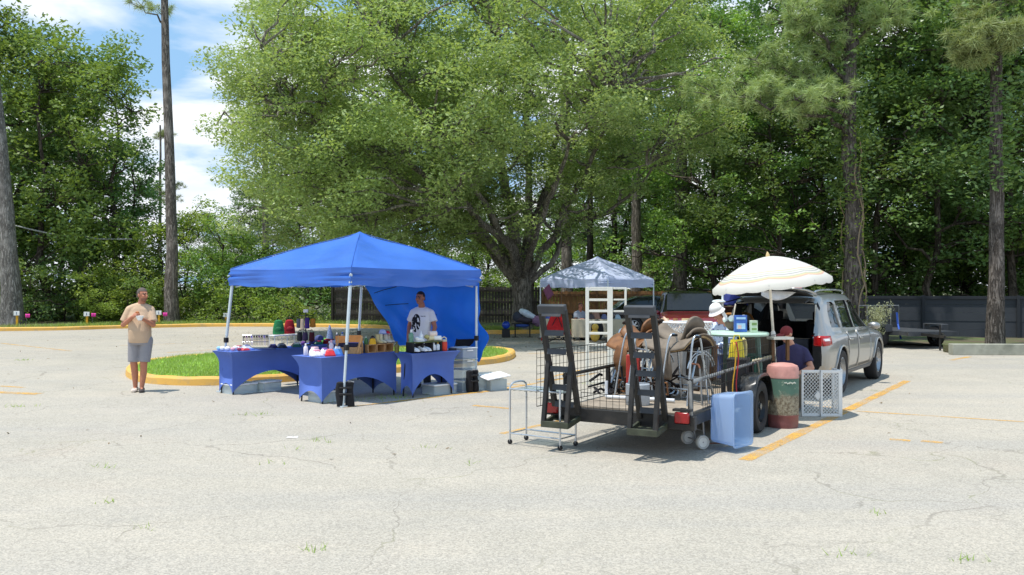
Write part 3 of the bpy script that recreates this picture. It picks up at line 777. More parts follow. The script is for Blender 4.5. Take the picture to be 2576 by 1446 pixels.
near_pine('pine_tree', 'pine wrapped in dry vines behind the silver car, long needle branches to its left', 2150, 29.5, 15, .32,
    [((2140,300),(1790,240),-1.5,.42,46),((2140,330),(1880,215),-.5,.4,40),((2135,250),(1900,150),.5,.45,34),((2135,150),(1990,40),-.5,.5,40),((2135,120),(2240,30),.3,.5,40),((2130,90),(2080,-20),0,.5,40),((2130,200),(2010,90),1.2,.4,26),((2140,270),(2000,250),-2,.4,34),((2140,60),(2180,-60),-.6,.5,30)], 51, True, -.35)
near_pine('pine_tree', 'rightmost pine behind the concrete planter wall, drooping pale needle tuft high on its trunk', 2502, 26, 14, .24,
    [((2500,120),(2440,110),-.8,.34,44),((2500,110),(2530,100),-1.0,.36,40),((2500,60),(2480,30),.5,.4,20),((2500,150),(2420,160),-.3,.22,14),((2500,0),(2560,-40),0,.4,20)], 52, False, .1)
# ------------------------------------------------------------------ blue canopy stall
BLUE = mat('blue canopy cloth', (64, 118, 212), .36, var=.06, scale=2, trans=.2, bump=.15, bscale=14, spec=.6)
BLUEW = mat('blue side wall cloth', (40, 116, 232), .55, var=.08, scale=2, trans=.48, bump=.2, bscale=9)
SPANDEX = mat('royal blue stretch cloth', (92, 118, 192), .75, var=.07, scale=3, bump=.12, bscale=220, spec=.25)
POLEW = mat('pale enamelled steel', (205, 216, 222), .35, metal=.25, var=.05)
BLACKP = mat('black plastic', (26, 26, 29), .5, var=.2, bump=.1)
BLACKF = mat('black nylon', (30, 30, 34), .85, var=.3, bump=.3, bscale=120)
CHROME = mat('chromed tube', (190, 196, 200), .25, metal=.85, var=.1)
CLEARP = glass('clear storage plastic', (.75, .8, .82), .42, .25)

CA = math.atan2(.793, .609); CC = Vector((-2.91, 15.77, 0)); hh = 1.6
LX, LY = .058*math.cos(CA), -.058*math.sin(CA)
def lean(p):
    p = Vector(p); return Vector((p.x+LX*p.z, p.y+LY*p.z, p.z))
canopy = thing('pop_up_canopy', 'blue pop up canopy with a pyramid roof leaning slightly over the blue clothed tables', 'canopy', CC, CA)
def canopy_roof(h_, ze, zp, val, seed, rows=12, cols=28):
    mb = MB(); cs = [(-h_,-h_),(h_,-h_),(h_,h_),(-h_,h_)]; E = 4*cols
    ring = []
    for k in range(4):
        a, b = Vector(cs[k]), Vector(cs[(k+1) % 4])
        for i in range(cols): ring.append((a.lerp(b, i/cols), i/cols))
    def w_(q, sc, am): return am*mnoise.noise(Vector((q[0]*sc+seed, q[1]*sc, q[2]*sc*2.2)))
    lv = []
    NV = 12
    for r_ in range(NV+1):          # hanging valance, bottom to eave
        t = r_/NV; row = []
        for q, s in ring:
            n_ = q.normalized(); edge = abs(s-.5)*2
            z = ze-val*(1-t); out_ = .035*(1-t)*math.sin(s*math.pi*5)*.35+w_((q.x, q.y, z), 2.3, .035)*(1-t*.3)+(.016*math.sin(z*62+edge*4)*edge**4+.010*math.sin(z*95+q.x*3+q.y*2)*edge)*math.sin(math.pi*min(1,t*1.05))
            sg = -.02*math.sin(math.pi*s)*(1 if r_ < 4 else 1)
            row.append(Vector((q.x*(1+out_/h_), q.y*(1+out_/h_), z+sg+(.012*math.sin(s*23) if r_ == 0 else 0))))
        lv.append(row)
    for r_ in range(1, rows+1):
        t = r_/rows; row = []
        for q, s in ring:
            x, y = q.x*(1-t), q.y*(1-t); z = ze+(zp-ze)*t-.07*math.sin(math.pi*t)*math.sin(math.pi*s)-.02*math.sin(math.pi*s)*(1-t)
            z += w_((x, y, 1), 1.6, .03)*(1-t)*t*3 + .03*math.sin(math.pi*min(1, t*1.15))
            row.append(Vector((x, y, z)))
        lv.append(row)
    for row in lv[:-1]:
        for p in row: mb.v.append(tuple(lean(p)))
    mb.v.append(tuple(lean((0, 0, zp+.03))))
    n = len(ring)
    for r_ in range(len(lv)-2):
        for i in range(n): mb.f.append((r_*n+i, r_*n+(i+1) % n, (r_+1)*n+(i+1) % n, (r_+1)*n+i))
    top = (len(lv)-2)*n
    for i in range(n): mb.f.append((top+i, top+(i+1) % n, len(mb.v)-1))
    return mb
roof_o = canopy_roof(hh-.03, 2.17, 2.83, .29, 3.0).obj('roof', BLUE, canopy, ang=60)
for sx, sy in ((-1,-1),(1,-1),(1,1),(-1,1)): MB().tube([lean((sx*(hh-.03)*(1-t), sy*(hh-.03)*(1-t), 2.17+.66*t+.03*math.sin(math.pi*min(1,t*1.15))+.012)) for t in [i/10 for i in range(11)]],.005,6).obj('seam', BLUE, roof_o)
for i, (x, y) in enumerate(((-hh,-hh),(hh,-hh),(-hh,hh),(hh,hh))):
    mb = MB().tube([lean((x, y, .02)), lean((x*.98, y*.98, 1.02))], .021, 10).tube([lean((x*.98, y*.98, 1.0)), lean((x*.955, y*.955, 2.14))], .027, 10)
    lg = mb.obj('leg', POLEW, canopy)
    MB().box(lean((x*.982, y*.982, .92)), (.065, .065, .09)).obj('clamp', BLACKP, lg, bevel=.006)
    MB().box((x, y, .012), (.11, .11, .02)).obj('foot_plate', POLEW, lg)
sc_ = MB()
for a, b in (((-hh,-hh),(hh,-hh)),((hh,-hh),(hh,hh)),((hh,hh),(-hh,hh)),((-hh,hh),(-hh,-hh))):
    a, b = Vector((*a, 0)), Vector((*b, 0)); m_ = (a+b)/2
    for p, q in ((a*.93, m_*.93), (m_*.93, b*.93)):
        sc_.tube([lean(p+Vector((0,0,2.08))), lean(q+Vector((0,0,1.88)))], .011, 6); sc_.tube([lean(p+Vector((0,0,1.86))), lean(q+Vector((0,0,2.10)))], .011, 6)
for x, y in ((-hh,-hh),(hh,-hh),(-hh,hh),(hh,hh)): sc_.tube([lean((x,y,2.05)), lean((x*.5,y*.5,2.40)), lean((0,0,2.68))], .012, 6)
sc_.obj('roof_truss', POLEW, canopy)
def wall(s_, t_):
    sl = .03+.36*t_; s = sl+(1.0-sl)*s_; y = hh-2*hh*s
    z = 1.93-t_*(1.22+.26*s_)+.05*math.sin(s_*9)*t_
    bb = min(1, max(0, (t_-.42)/.3)); out_ = .03+.26*bb*bb*(3-2*bb)*(1-.5*max(0,t_-.8)/.2)*s_**1.5+.11*mnoise.noise(Vector((s_*5-t_*2, t_*3.5, 3)))*(.15+t_)+.04*math.sin((s_*1.0+t_*.7)*17)*t_*(1-.5*s_)+.045*math.sin(s_*24+2*math.sin(t_*4))*(.25+t_)+.03*math.sin(t_*21+s_*6)*t_*s_+.02*math.sin(s_*31+t_*7)*t_
    if s_ > .86 and t_ > .45: y -= .10*((s_-.86)/.14)**2*math.sin(math.pi*min(1,(t_-.45)/.55))
    return lean((hh-.09+out_, y, z))
MB().grid(wall, 40, 34).obj('side_wall', BLUEW, canopy, ang=180)
sp_ = MB()
for s0, s1, t0, t1 in ((.05,.3,.16,.05),(.12,.36,.36,.3),(.3,.62,.6,.42)):
    pts = [wall(s0+(s1-s0)*i/8, t0+(t1-t0)*i/8)+Vector((-.012, 0, 0)) for i in range(9)]; sp_.tube(pts, .007, 5)
sp_.obj('tie_cord', BLACKF, canopy)

def weight_bag(px, py, label, rz=0):
    b = G(px, py); r = thing('weight_bag', label, 'bag', b, rz, 'weight bags on the canopy legs')
    mb = MB()
    for dx in (-.075, .075):
        mb.grid(lambda a, t: (dx+(.062+.012*math.sin(t*5+dx*20))*math.cos(a*6.283), (.058+.01*math.sin(t*7))*math.sin(a*6.283), .01+.36*t), 14, 6)
        mb.ell((dx, 0, .365), (.06, .055, .03), 10, 5)
    mb.obj('sand_tube', BLACKF, r)
    MB().box((0, -.03, .2), (.2, .09, .035)).box((0, -.03, .3), (.19, .09, .03)).obj('strap', BLACKP, r, bevel=.006)
    MB().box((.09, .01, .385), (.1, .06, .025), (0, .15, 0)).obj('flap', mat('worn grey webbing', (150,150,150), .8), r, bevel=.005)
weight_bag(868, 1022, 'black weight bag strapped round the nearest leg of the blue canopy', .3)
weight_bag(1188, 985, 'black weight bag at the right leg of the blue canopy, next to the white lid', .9)

# ------------------------------------------------------------------ tables under stretch covers
TH = .745
def table(label, A, ux, uy, L_, D_, name='folding_table'):
    a = math.atan2(uy, ux); r = thing(name, label, 'table', (A[0], A[1], 0), a, 'tables in blue stretch covers')
    mb = MB(); ft = .09
    cs = [(0,0),(L_,0),(L_,D_),(0,D_)]; fc = [(ft,ft),(L_-ft,ft),(L_-ft,D_-ft),(ft,D_-ft)]
    for k in range(4):
        a0, b0 = Vector(cs[k]), Vector(cs[(k+1) % 4]); a1, b1 = Vector(fc[k]), Vector(fc[(k+1) % 4]); ln = (b0-a0).length; nin = Vector((-(b0-a0).y, (b0-a0).x)).normalized()
        arch = .34 if ln > .8 else .16
        def f(s, t):
            e = 1-(1-min(1, t*3.2))**2           # quick draw-in below the table edge
            p0 = a0.lerp(a1, e)*1.0; p1 = b0.lerp(b1, e)
            zb = .03+arch*max(0, math.sin(math.pi*s))**.78
            z = TH-(TH-zb)*t
            p = p0.lerp(p1, s)+nin*(.09*math.sin(math.pi*s)**.8*math.sin(math.pi*min(1, t*.9+.08))+.0)
            return (p.x, p.y, z)
        mb.grid(lambda s, t: f(s, t), 26, 14)
    mb.grid(lambda s, t: (L_*s, D_*t, TH+.004*math.sin(math.pi*s)), 6, 4)
    mb.obj('stretch_cover', SPANDEX, r, ang=50)
    MB().box((L_/2, D_/2, TH-.03), (L_-.32, D_-.30, .04)).obj('table_top', mat('grey table board', (170,170,168), .6), r)
    lg = MB
    for x, y in fc: lg().tube([(x+(.06 if x < L_/2 else -.06), y+(.05 if y < D_/2 else -.05), TH-.05), (x+(.03 if x < L_/2 else -.03), y+(.025 if y < D_/2 else -.025), 0)], .013, 8).obj('leg', BLACKP, r)
    return r
UX, UY = .65, .76
T1 = table('blue clothed table along the left side of the stall, its near end in the sun', (-4.80, 14.92), UX, UY, 1.83, .60)
TB = table('shaded blue clothed table at the back of the stall behind the front table', (-3.70, 16.62), UX, UY, 1.2, .76)
T2 = table('blue clothed table at the front of the stall carrying the wooden crates', (-3.00, 13.72), UX, UY, 1.75, .78)
T3 = table('small blue clothed table at the right of the stall before the man in white', (-1.67, 14.52), .72, .69, 1.08, .50)
def on(T, s, d, z=TH+.006):
    a = T.rotation_euler.z
    if T is T1: s, d = s*1.1+.03, d*.98
    elif T is T2: s, d = s*1.05+.08, d*1.2+.02
    elif T is T3: s, d = s*1.08, d*.9
    elif T is TB: s, d = s-.75, d+.16      # measured from the middle of the left side
    return Vector((T.location.x+s*math.cos(a)-d*math.sin(a), T.location.y+s*math.sin(a)+d*math.cos(a), z))

# ------------------------------------------------------------------ goods
def cm(c, rough=.6, **k): return mat('goods %d %d %d' % c, c, rough, **k)
def bottle(pos, h, r, c, cap, label, cat='bottle', group=None, pump=False, name='bottle'):
    t = thing(name, label, cat, pos, rnd.uniform(0, 3), group)
    MB().lathe([(r*.9,0),(r,.01),(r,h*.62),(r*.9,h*.7),(r*.4,h*.8),(r*.36,h*.84)], 14).obj('body', cm(c, .3), t)
    q = MB().lathe([(r*.42,h*.82),(r*.42,h*.97),(r*.3,h)], 12)
    if pump: q.box((r*.5,0,h*1.02), (r*1.4,.014,.012)).tube([(0,0,h*.95),(0,0,h*1.03)], .008, 6)
    q.obj('cap', cm(cap, .4), t); return t
def pack(pos, d, c, label, c2=None, rz=0, tilt=0, name='soft_pack', cat='package', group=None, squash=.012):
    t = thing(name, label, cat, pos, rz, group)
    mb = MB().grid(lambda a, b: (d[0]*(a-.5)*(1-.05*abs(b-.5)), d[1]*(b-.5), d[2]*(.15+.85*(math.sin(math.pi*a)*math.sin(math.pi*b))**.35)+squash*mnoise.noise(Vector((a*5+d[0]*9, b*5, d[1]*7)))), 8, 8)
    mb.box((0,0,d[2]*.1), (d[0]*.98, d[1]*.98, d[2]*.2))
    mb.obj('wrap', cm(c, .35), t)
    if c2: MB().box((0, 0, d[2]*.62), (d[0]*.5, d[1]*.7, d[2]*.8)).obj('printed_band', cm(c2, .4), t, bevel=.01)
    return t
def ball(pos, r, c, label, name='rolled_socks', cat='socks', group=None):
    o = MB().ell((0,0,r*.8), (r, r*.9, r*.8), 12, 8).obj(name, cm(c, .8, bump=.4, bscale=80)); o.location = pos
    tag(o, label, cat, group); return o

# --- left table (sunlit): socks, trays, rack of sunglasses
WH = (236, 236, 234)
for i, (s, d, r, c, t) in enumerate([(.04,.50,.045,(150,200,235),'pale blue rolled socks at the far left corner of the left table'),(.05,.40,.05,WH,'large white sock ball next to the pale blue one on the left table'),
        (.07,.28,.05,WH,'white sock ball in the middle of the left end of the left table'),(.10,.16,.042,(225,170,185),'pink rolled socks on the left end of the left table'),
        (.17,.46,.045,(60,80,170),'dark blue rolled socks behind the white balls on the left table'),(.22,.30,.05,WH,'white sock ball nearest to the sunglasses rack'),
        (.16,.07,.038,(150,60,90),'maroon rolled socks at the front edge of the left table')]):
    ball(on(T1, s, d), r, c, t, group='rolled socks on the left table')
pack(on(T1,.30,.14), (.16,.11,.05), (205,60,75), 'red and white soft pack on the front edge of the left table', WH, .9)
pack(on(T1,.40,.20), (.2,.13,.04), (90,120,200), 'flat blue pack in front of the sunglasses rack', (210,220,240), .85)
def rack(pos, rz, label, n, w_, cols):
    t = thing('sunglasses_rack', label, 'display rack', pos, rz)
    mb = MB().box((0,0,.01), (w_, .14, .02))
    for x in (-w_/2+.01, w_/2-.01): mb.tube([(x, 0, 0), (x, 0, .24)], .007, 6)
    for z in (.12, .24): mb.tube([(-w_/2, 0, z), (w_/2, 0, z)], .006, 6)
    mb.obj('frame', CHROME, t)
    for i in range(n):
        x = -w_/2+.03+(w_-.06)*i/(n-1)
        g_ = MB().box((x, -.02, .215), (.03, .012, .035)).box((x, -.025, .13), (.006, .006, .14)).box((x+.02, -.025, .13), (.006, .006, .15))
        g_.obj('sunglasses', cm(cols[i % len(cols)], .25), t)
rack(on(T1, .66, .42), .1, 'wire rack hung with dark and purple sunglasses on the left table', 10, .46, [(40,30,40),(110,60,120),(60,50,60),(130,110,200),(30,30,34)])
pack(on(T1,.70,.12), (.3,.16,.02), (70,74,120), 'flat dark tray of trinkets on the front of the left table', (120,110,140), 0, name='trinket_tray', cat='tray')
# --- back table
def backpack(pos, c, label, s=1.0, rz=0):
    t = thing('mini_backpack', label, 'backpack', pos, rz, 'small backpacks on the back left tables')
    MB().grid(lambda a, b: (s*.11*(1-.35*b**2.2)*math.cos(a*6.283), s*.06*(1-.3*b*b)*math.sin(a*6.283), s*.25*b), 18, 8).ell((0,0,.245*s),(.072*s,.042*s,.03*s),12,6).obj('bag', cm(c, .8, bump=.4, bscale=70), t)
    MB().ell((0,-.055*s,.085*s),(.07*s,.03*s,.06*s),12,8).obj('pocket', cm(tuple(int(v*.85) for v in c), .8), t)
    MB().tube([(-.03*s,0,.26*s),(-.02*s,0,.3*s),(.02*s,0,.3*s),(.03*s,0,.26*s)],.007,6).obj('loop', BLACKF, t)
riser = thing('display_riser', 'white wire riser carrying the green and the red backpack', 'stand', on(TB,.42,.42), CA)
MB().box((0,0,.19),(.62,.2,.02)).obj('shelf', cm(WH,.5), riser, bevel=.004)
for x in (-.29,0,.29):
    for y in (-.08,.08): MB().tube([(x,y,0),(x,y,.19)],.008,6).obj('leg', cm(WH,.5), riser)
backpack(on(TB,.30,.44,TH+.215), (30,120,70), 'green mini backpack on the white riser', 1.0, .2)
backpack(on(TB,.53,.42,TH+.215), (165,28,40), 'red mini backpack on the white riser', 1.0, .4)
hs = thing('bag_stand', 'tall black stand hung with purse sized bags on the back left tables', 'stand', on(TB,.72,.16), .2)
MB().lathe([(.1,0),(.1,.012),(.02,.02)],16).tube([(0,0,0),(0,0,.62)],.011,8).obj('post', BLACKP, hs)
for a_,b_ in (((-.13,0,.56),(.13,0,.56)),((0,-.1,.5),(0,.1,.5)),((-.13,0,.28),(.13,0,.28))): MB().tube([a_,b_],.007,6).obj('arm', BLACKP, hs)
MB().box((0,0,.65),(.09,.02,.06)).obj('price_card', cm((225,225,225),.5), hs)
def hang(x, y, z, w_, h_, c, lb):
    p = on(TB,.72,.16)+Vector((x,y,z))
    t = thing('hanging_bag', lb, 'bag', p, rnd.uniform(-.3,.3), 'bags on the tall stand')
    MB().grid(lambda a, b: (w_*(.5+.12*b)*math.cos(a*6.283)*.9, w_*.25*math.sin(a*6.283), -h_*b), 12, 5).ell((0,0,-h_),(w_*.55,w_*.24,.02),12,5).obj('pouch', cm(c,.7), t)
    MB().tube([(-w_*.35,0,0),(0,0,.06),(w_*.35,0,0)],.004,5).obj('strap', BLACKF, t)
for a in [(-.13,-.02,.5,.09,.16,(70,76,90),'grey pouch hanging at the left of the tall stand'),(-.05,-.06,.5,.08,.2,(196,176,150),'beige pouch hanging in the middle of the tall stand'),
          (.04,-.06,.52,.1,.19,(70,40,120),'purple pouch hanging on the tall stand'),(.14,-.02,.5,.1,.15,(205,135,40),'orange pouch hanging at the right of the tall stand'),
          (-.11,-.03,.24,.1,.15,(28,32,34),'black pouch on the lower arm of the tall stand'),(0,-.05,.24,.1,.14,(50,40,70),'dark violet pouch on the lower arm of the tall stand'),(.12,-.02,.24,.1,.16,(90,28,36),'maroon pouch on the lower arm of the tall stand')]: hang(*a)
for s, d, r, c, t in [(.62,.1,.05,(110,70,140),'purple rolled item left of the tall stand foot'),(.86,.14,.055,(70,70,130),'blue grey rolled item right of the tall stand foot'),(.15,.1,.03,(180,200,90),'small lime item at the left end of the back table')]:
    ball(on(TB,s,d), r, c, t, 'rolled_cloth', 'cloth', 'rolled items on the back left tables')
def cap_hat(pos, c, label, rz=0, s=1.0, brim=True, name='cap', group='caps on the stall'):
    t = thing(name, label, 'hat', pos, rz, group)
    MB().lathe([(.085*s,0),(.088*s,.03*s),(.075*s,.07*s),(.04*s,.095*s),(.005,.1*s)],16).obj('crown', cm(c,.8), t)
    if brim: MB().grid(lambda a,b:((.06+.09*b)*s*math.sin((a-.5)*2.2),-(.06+.09*b)*s*math.cos((a-.5)*2.2),.012*s-.02*s*b),10,3).obj('brim', cm(tuple(int(v*.8) for v in c),.8), t, solid=.004)
def vase(pos, h, c, label, dots=None):
    t = thing('spire_hat_stand', label, 'decoration', pos, .2)
    MB().lathe([(.06,0),(.075,.02),(.065,h*.3),(.045,h*.6),(.02,h*.9),(.004,h)],14).obj('cone', mat('blue grey dotted', c, .6, var=.5, scale=60), t)
vase(on(TB,1.38,.28), .36, (130,150,185), 'tall pale blue pointed cone standing on the back left tables')
cap_hat(on(TB,1.0,.3), (60,30,110), 'purple cap right of the tall stand', 2.5)
cap_hat(on(TB,1.02,.14,TH+.08), (80,90,140), 'grey blue cap stacked in front of the purple cap', 2.2)
cap_hat(on(TB,1.12,.34), (175,50,80), 'pink red cap behind the purple cap', 3.3)
cap_hat(on(TB,1.2,.12), (150,34,40), 'dark red cap at the front edge of the back table', 2.8)
cap_hat(on(TB,1.27,.3), (90,170,80), 'lime green cap left of the pointed cone', 3.0)
pack(on(TB,1.25,.08), (.3,.1,.09), (200,204,214), 'white wire basket of small goods on the front of the back table', (120,40,60), 0, name='goods_basket', cat='basket')
pack(on(TB,.95,.07), (.18,.1,.05), (30,110,80), 'dark green folded cloth at the front of the back table', None, .1)
for s, h, c, cp, t in [(1.48,.2,(60,66,80),(220,220,220),'grey bottle right of the pointed cone'),(1.55,.17,(90,90,100),(30,30,30),'dark bottle further right of the pointed cone'),(1.62,.21,(120,130,140),(60,90,160),'pale bottle with blue cap at the right end of the back table')]:
    bottle(on(TB,s,.18), h, .04, c, cp, t, group='bottles on the back left tables')
# extra goods filling the rows
for s_, d_, c, c2, lb in ((.92,.30,(60,44,90),(150,130,190),'violet soft pack in the middle of the left table'),(1.02,.16,(36,38,44),(120,120,130),'black soft pack near the front edge of the left table'),(1.15,.40,(150,150,160),(60,60,70),'grey soft pack behind the black one on the left table'),
        (1.30,.16,(44,92,70),(180,200,170),'dark green soft pack towards the far end of the left table'),(1.42,.36,(120,40,60),(220,190,190),'wine red soft pack near the far end of the left table'),(.55,.52,(205,212,224),(90,110,170),'pale soft pack behind the sunglasses rack on the left table'),(.36,.44,(230,228,226),(190,80,100),'white soft pack left of the sunglasses rack')):
    pack(on(T1,s_,d_), (.17,.12,.07), c, lb, c2, rnd.uniform(0,1.5), group='soft packs on the left table')
for s_, d_, h, c, cp, lb in ((.56,.52,.2,(190,60,70),(235,235,235),'red bottle with white lid at the back of the front table'),(.86,.50,.22,(70,120,90),(30,40,36),'green bottle with black lid at the back of the front table'),(1.30,.48,.2,(180,150,90),(90,70,40),'amber bottle behind the middle wooden crate'),(1.48,.46,.19,(96,100,130),(220,220,225),'slate bottle behind the right wooden crate')):
    bottle(on(T2,s_,d_), h, .038, c, cp, lb, group='bottles at the back of the front table')
# --- front table
bottle(on(T2,.05,.46), .19, .035, (235,225,228), (235,235,235), 'white lotion bottle at the left end of the front table')
pack(on(T2,.05,.22), (.2,.16,.1), (238,232,234), 'white and pink plastic pack at the left end of the front table', (232,150,170), .5)
pack(on(T2,.17,.40), (.18,.14,.13), (240,238,236), 'white plastic pack behind the red one on the front table', (240,200,205), .9)
pack(on(T2,.20,.10), (.17,.13,.11), (215,52,60), 'red plastic pack on the front edge of the front table', (240,120,120), .3)
pack(on(T2,.31,.34), (.15,.13,.11), (236,236,240), 'white pack with purple print between the red and the blue packs', (140,100,180), .7)
pack(on(T2,.36,.12), (.17,.14,.14), (90,150,225), 'light blue plastic pack on the front table', (230,238,245), .2)
bottle(on(T2,.40,.30), .24, .04, (235,222,228), (228,170,180), 'tall white bottle with a pink cap beside the wooden rack')
bottle(on(T2,.44,.42), .17, .03, (60,50,80), (30,30,34), 'small dark bottle behind the light blue pack')
WOOD = mat('pale new wood', (205,158,105), .6, var=.18, scale=14, bump=.15); WOOD2 = mat('orange stained wood', (212,140,74), .55, var=.2, scale=12)
wr = thing('wooden_rack', 'wooden display rack with two orange boards and a slanting leg on the front table', 'display rack', on(T2,.66,.22), .05)
MB().box((-.11,0,.24),(.2,.03,.12)).obj('board', WOOD2, wr, bevel=.006); MB().box((.11,0,.25),(.22,.03,.12)).obj('board', WOOD2, wr, bevel=.006)
for x in (-.17,.2): MB().bar((x-.05,-.05,0),(x+.02,0,.3),.03,.03).bar((x+.02,.12,0),(x+.02,.01,.28),.025,.025).obj('strut', WOOD, wr)
MB().box((.03,.04,.055),(.36,.14,.11)).obj('base_box', WOOD, wr, bevel=.005)
MB().box((.0,.03,.145),(.3,.1,.06)).obj('dark_goods', cm((36,34,60),.7), wr, bevel=.01)
bottle(on(T2,.93,.2), .2, .042, (34,50,70), (140,180,225), 'dark blue flask with a pale blue lid beside the wooden crates')
def crate(s, label):
    t = thing('wooden_crate', label, 'crate', on(T2,s,.2), T2.rotation_euler.z, 'wooden crates on the front table')
    MB().box((0,0,.006),(.18,.2,.012)).box((0,0,.134),(.18,.2,.012)).box((-.084,0,.07),(.012,.2,.115)).box((.084,0,.07),(.012,.2,.115)).obj('shell', WOOD, t)
    MB().box((0,.095,.07),(.155,.01,.115)).obj('back_board', WOOD, t)
crate(1.05,'open fronted wooden crate, left of the three on the front table'); crate(1.235,'open fronted wooden crate, middle of the three on the front table'); crate(1.42,'open fronted wooden crate, right of the three on the front table')
ZC = TH+.148
bottle(on(T2,1.0,.2,ZC), .13, .032, (70,120,70), (200,220,190), 'green bottle on top of the left wooden crate')
def purse(pos, c, label, rz):
    t = thing('purse', label, 'bag', pos, rz)
    MB().grid(lambda a,b:((.075-.02*b)*math.cos(a*6.283),.035*math.sin(a*6.283),.09*b),14,4).ell((0,0,.09),(.055,.03,.01),10,4).obj('bag', cm(c,.6), t)
    MB().tube([(-.04,0,.09),(-.03,0,.13),(.03,0,.13),(.04,0,.09)],.008,6).obj('handle', BLACKF, t)
purse(on(T2,1.09,.15,ZC), (232,178,40), 'yellow purse with a black handle on the left wooden crate', .8)
bottle(on(T2,1.16,.22,ZC), .14, .028, (105,60,55), (60,40,40), 'brown bottle on the joint of the left and middle crates')
def boot(pos, c, label, rz):
    t = thing('ankle_boot', label, 'shoe', pos, rz, 'boots on the wooden crates')
    MB().tube([(0,0,.16),(0,0,.08),(.01,0,.04),(.06,0,.025),(.11,0,.018)],[.034,.032,.034,.03,.02],12).obj('upper', cm(c,.55), t)
    MB().box((.04,0,.006),(.16,.05,.012)).box((-.015,0,.02),(.03,.045,.04)).obj('sole', cm((120,100,80),.7), t)
boot(on(T2,1.24,.2,ZC), (206,190,140), 'cream ankle boot on the middle wooden crate, left one', -.3); boot(on(T2,1.31,.2,ZC), (216,206,176), 'paler ankle boot on the middle wooden crate, right one', -.3)
boot(on(T2,1.42,.2,ZC), (205,200,190), 'grey white boot on the right wooden crate under the dotted cap', -.2)
cap_hat(on(T2,1.39,.24,ZC+.16), (170,180,215), 'pale dotted cap perched on the boot over the right crate', .6, .75)
boot(on(T2,1.48,.2,ZC), (190,182,170), 'taupe boot at the right edge of the right crate', -.2)
cap_hat(on(T2,1.49,.25,ZC+.14), (190,30,50), 'red cap above the taupe boot at the right crate', .4, .7)
# --- right hand table
bottle(on(T3,-.02,.42), .19, .04, (110,104,50), (90,84,40), 'olive bottle at the left end of the small right table')
sr = thing('tiered_shoe_rack', 'two tier black rack of white bottles and shoes on the small right table', 'display rack', on(T3,.38,.2), T3.rotation_euler.z)
MB().box((0,0,.17),(.62,.2,.014)).obj('shelf', mat('olive shelf mat',(96,104,58),.8), sr); MB().box((0,0,.012),(.62,.22,.014)).obj('base', BLACKP, sr)
for x in (-.3,-.1,.1,.3):
    MB().box((x,0,.09),(.028,.2,.16)).obj('upright', BLACKP, sr)
Z2 = TH+.185
bottle(on(T3,.12,.2,Z2), .2, .042, (105,150,130), (235,238,238), 'green soap bottle with a white pump on the upper tier', pump=True)
def shoe(pos, c, label, rz, s=1.0):
    t = thing('trainer', label, 'shoe', pos, rz, 'shoes on the tiered rack')
    MB().tube([(-.06*s,0,.075*s),(-.05*s,0,.04*s),(0,0,.035*s),(.06*s,0,.024*s),(.1*s,0,.018*s)],[.03*s,.036*s,.036*s,.032*s,.02*s],12).obj('upper', cm(c,.6), t)
    MB().box((.015*s,0,.007),(.18*s,.066*s,.014)).obj('sole', cm((240,240,240),.5), t, bevel=.005)
shoe(on(T3,.26,.17,Z2), (235,238,242), 'white trainer standing on the upper tier', .9, 1.1)
bottle(on(T3,.33,.22,Z2), .17, .034, (238,240,244), (225,228,235), 'white spray bottle on the upper tier', pump=True)
ball(on(T3,.43,.2,Z2+.04), .048, (190,178,120), 'straw coloured ball on the upper tier of the rack', 'straw_ball', 'ball')
def roll(pos, c, label, rz):
    o = MB().lathe([(.02,-.07),(.045,-.068),(.045,.068),(.02,.07)],14,rot=(0,R(90),0)).obj('towel_roll', cm(c,.9,bump=.5,bscale=90)); o.location = pos+Vector((0,0,.045)); o.rotation_euler = (0,0,rz); tag(o,label,'towel','rolled towels on the tiered rack')
roll(on(T3,.52,.2,Z2), (225,210,170), 'cream towel roll on the upper tier', .7); roll(on(T3,.62,.17,Z2), (238,236,232), 'white towel roll at the right end of the upper tier', .5); roll(on(T3,.55,.2,Z2+.08), (232,214,205), 'pinkish towel roll lying on the cream one', .6)
for s, c, t in [(.14,(225,230,238),'white trainer on the lower tier at the left'),(.29,(236,238,242),'white trainer on the lower tier, second from the left'),(.37,(214,220,232),'pale blue trainer on the lower tier beside the middle upright')]:
    shoe(on(T3,s,.13,TH+.03), c, t, -.6)
bottle(on(T3,.52,.12,TH+.03), .13, .034, (232,234,238), (235,235,235), 'white jar on the lower tier left of the red lantern', 'jar'); bottle(on(T3,.60,.12,TH+.03), .13, .034, (226,232,240), (205,160,60), 'white jar with a gold lid on the lower tier', 'jar')
ln = thing('lantern_jug', 'orange red camping lantern with a beige handle on the small right table', 'lantern', on(T3,.74,.14), .4)
MB().lathe([(.052,0),(.058,.01),(.058,.14),(.05,.16)],18).obj('body', cm((222,66,40),.4), ln)
MB().lathe([(.04,.16),(.045,.19),(.02,.2)],14).obj('collar', cm((206,200,180),.5), ln); MB().tube([(-.045,0,.16),(-.04,0,.22),(0,0,.245),(.04,0,.22),(.045,0,.16)],.012,8).obj('handle', cm((206,198,170),.5), ln)
MB().box((0,0,.01),(.17,.1,.02)).obj('phone_box', cm((228,232,236),.4), bevel=.004); o = bpy.data.objects['phone_box']; o.location = on(T3,.86,.3); tag(o,'flat white box at the right end of the small right table','box')
o = MB().box((0,0,.02),(.14,.1,.04)).obj('card_reader', BLACKP, bevel=.008); o.location = on(T3,.92,.14); tag(o,'small black card reader on the right end of the small right table','card reader')

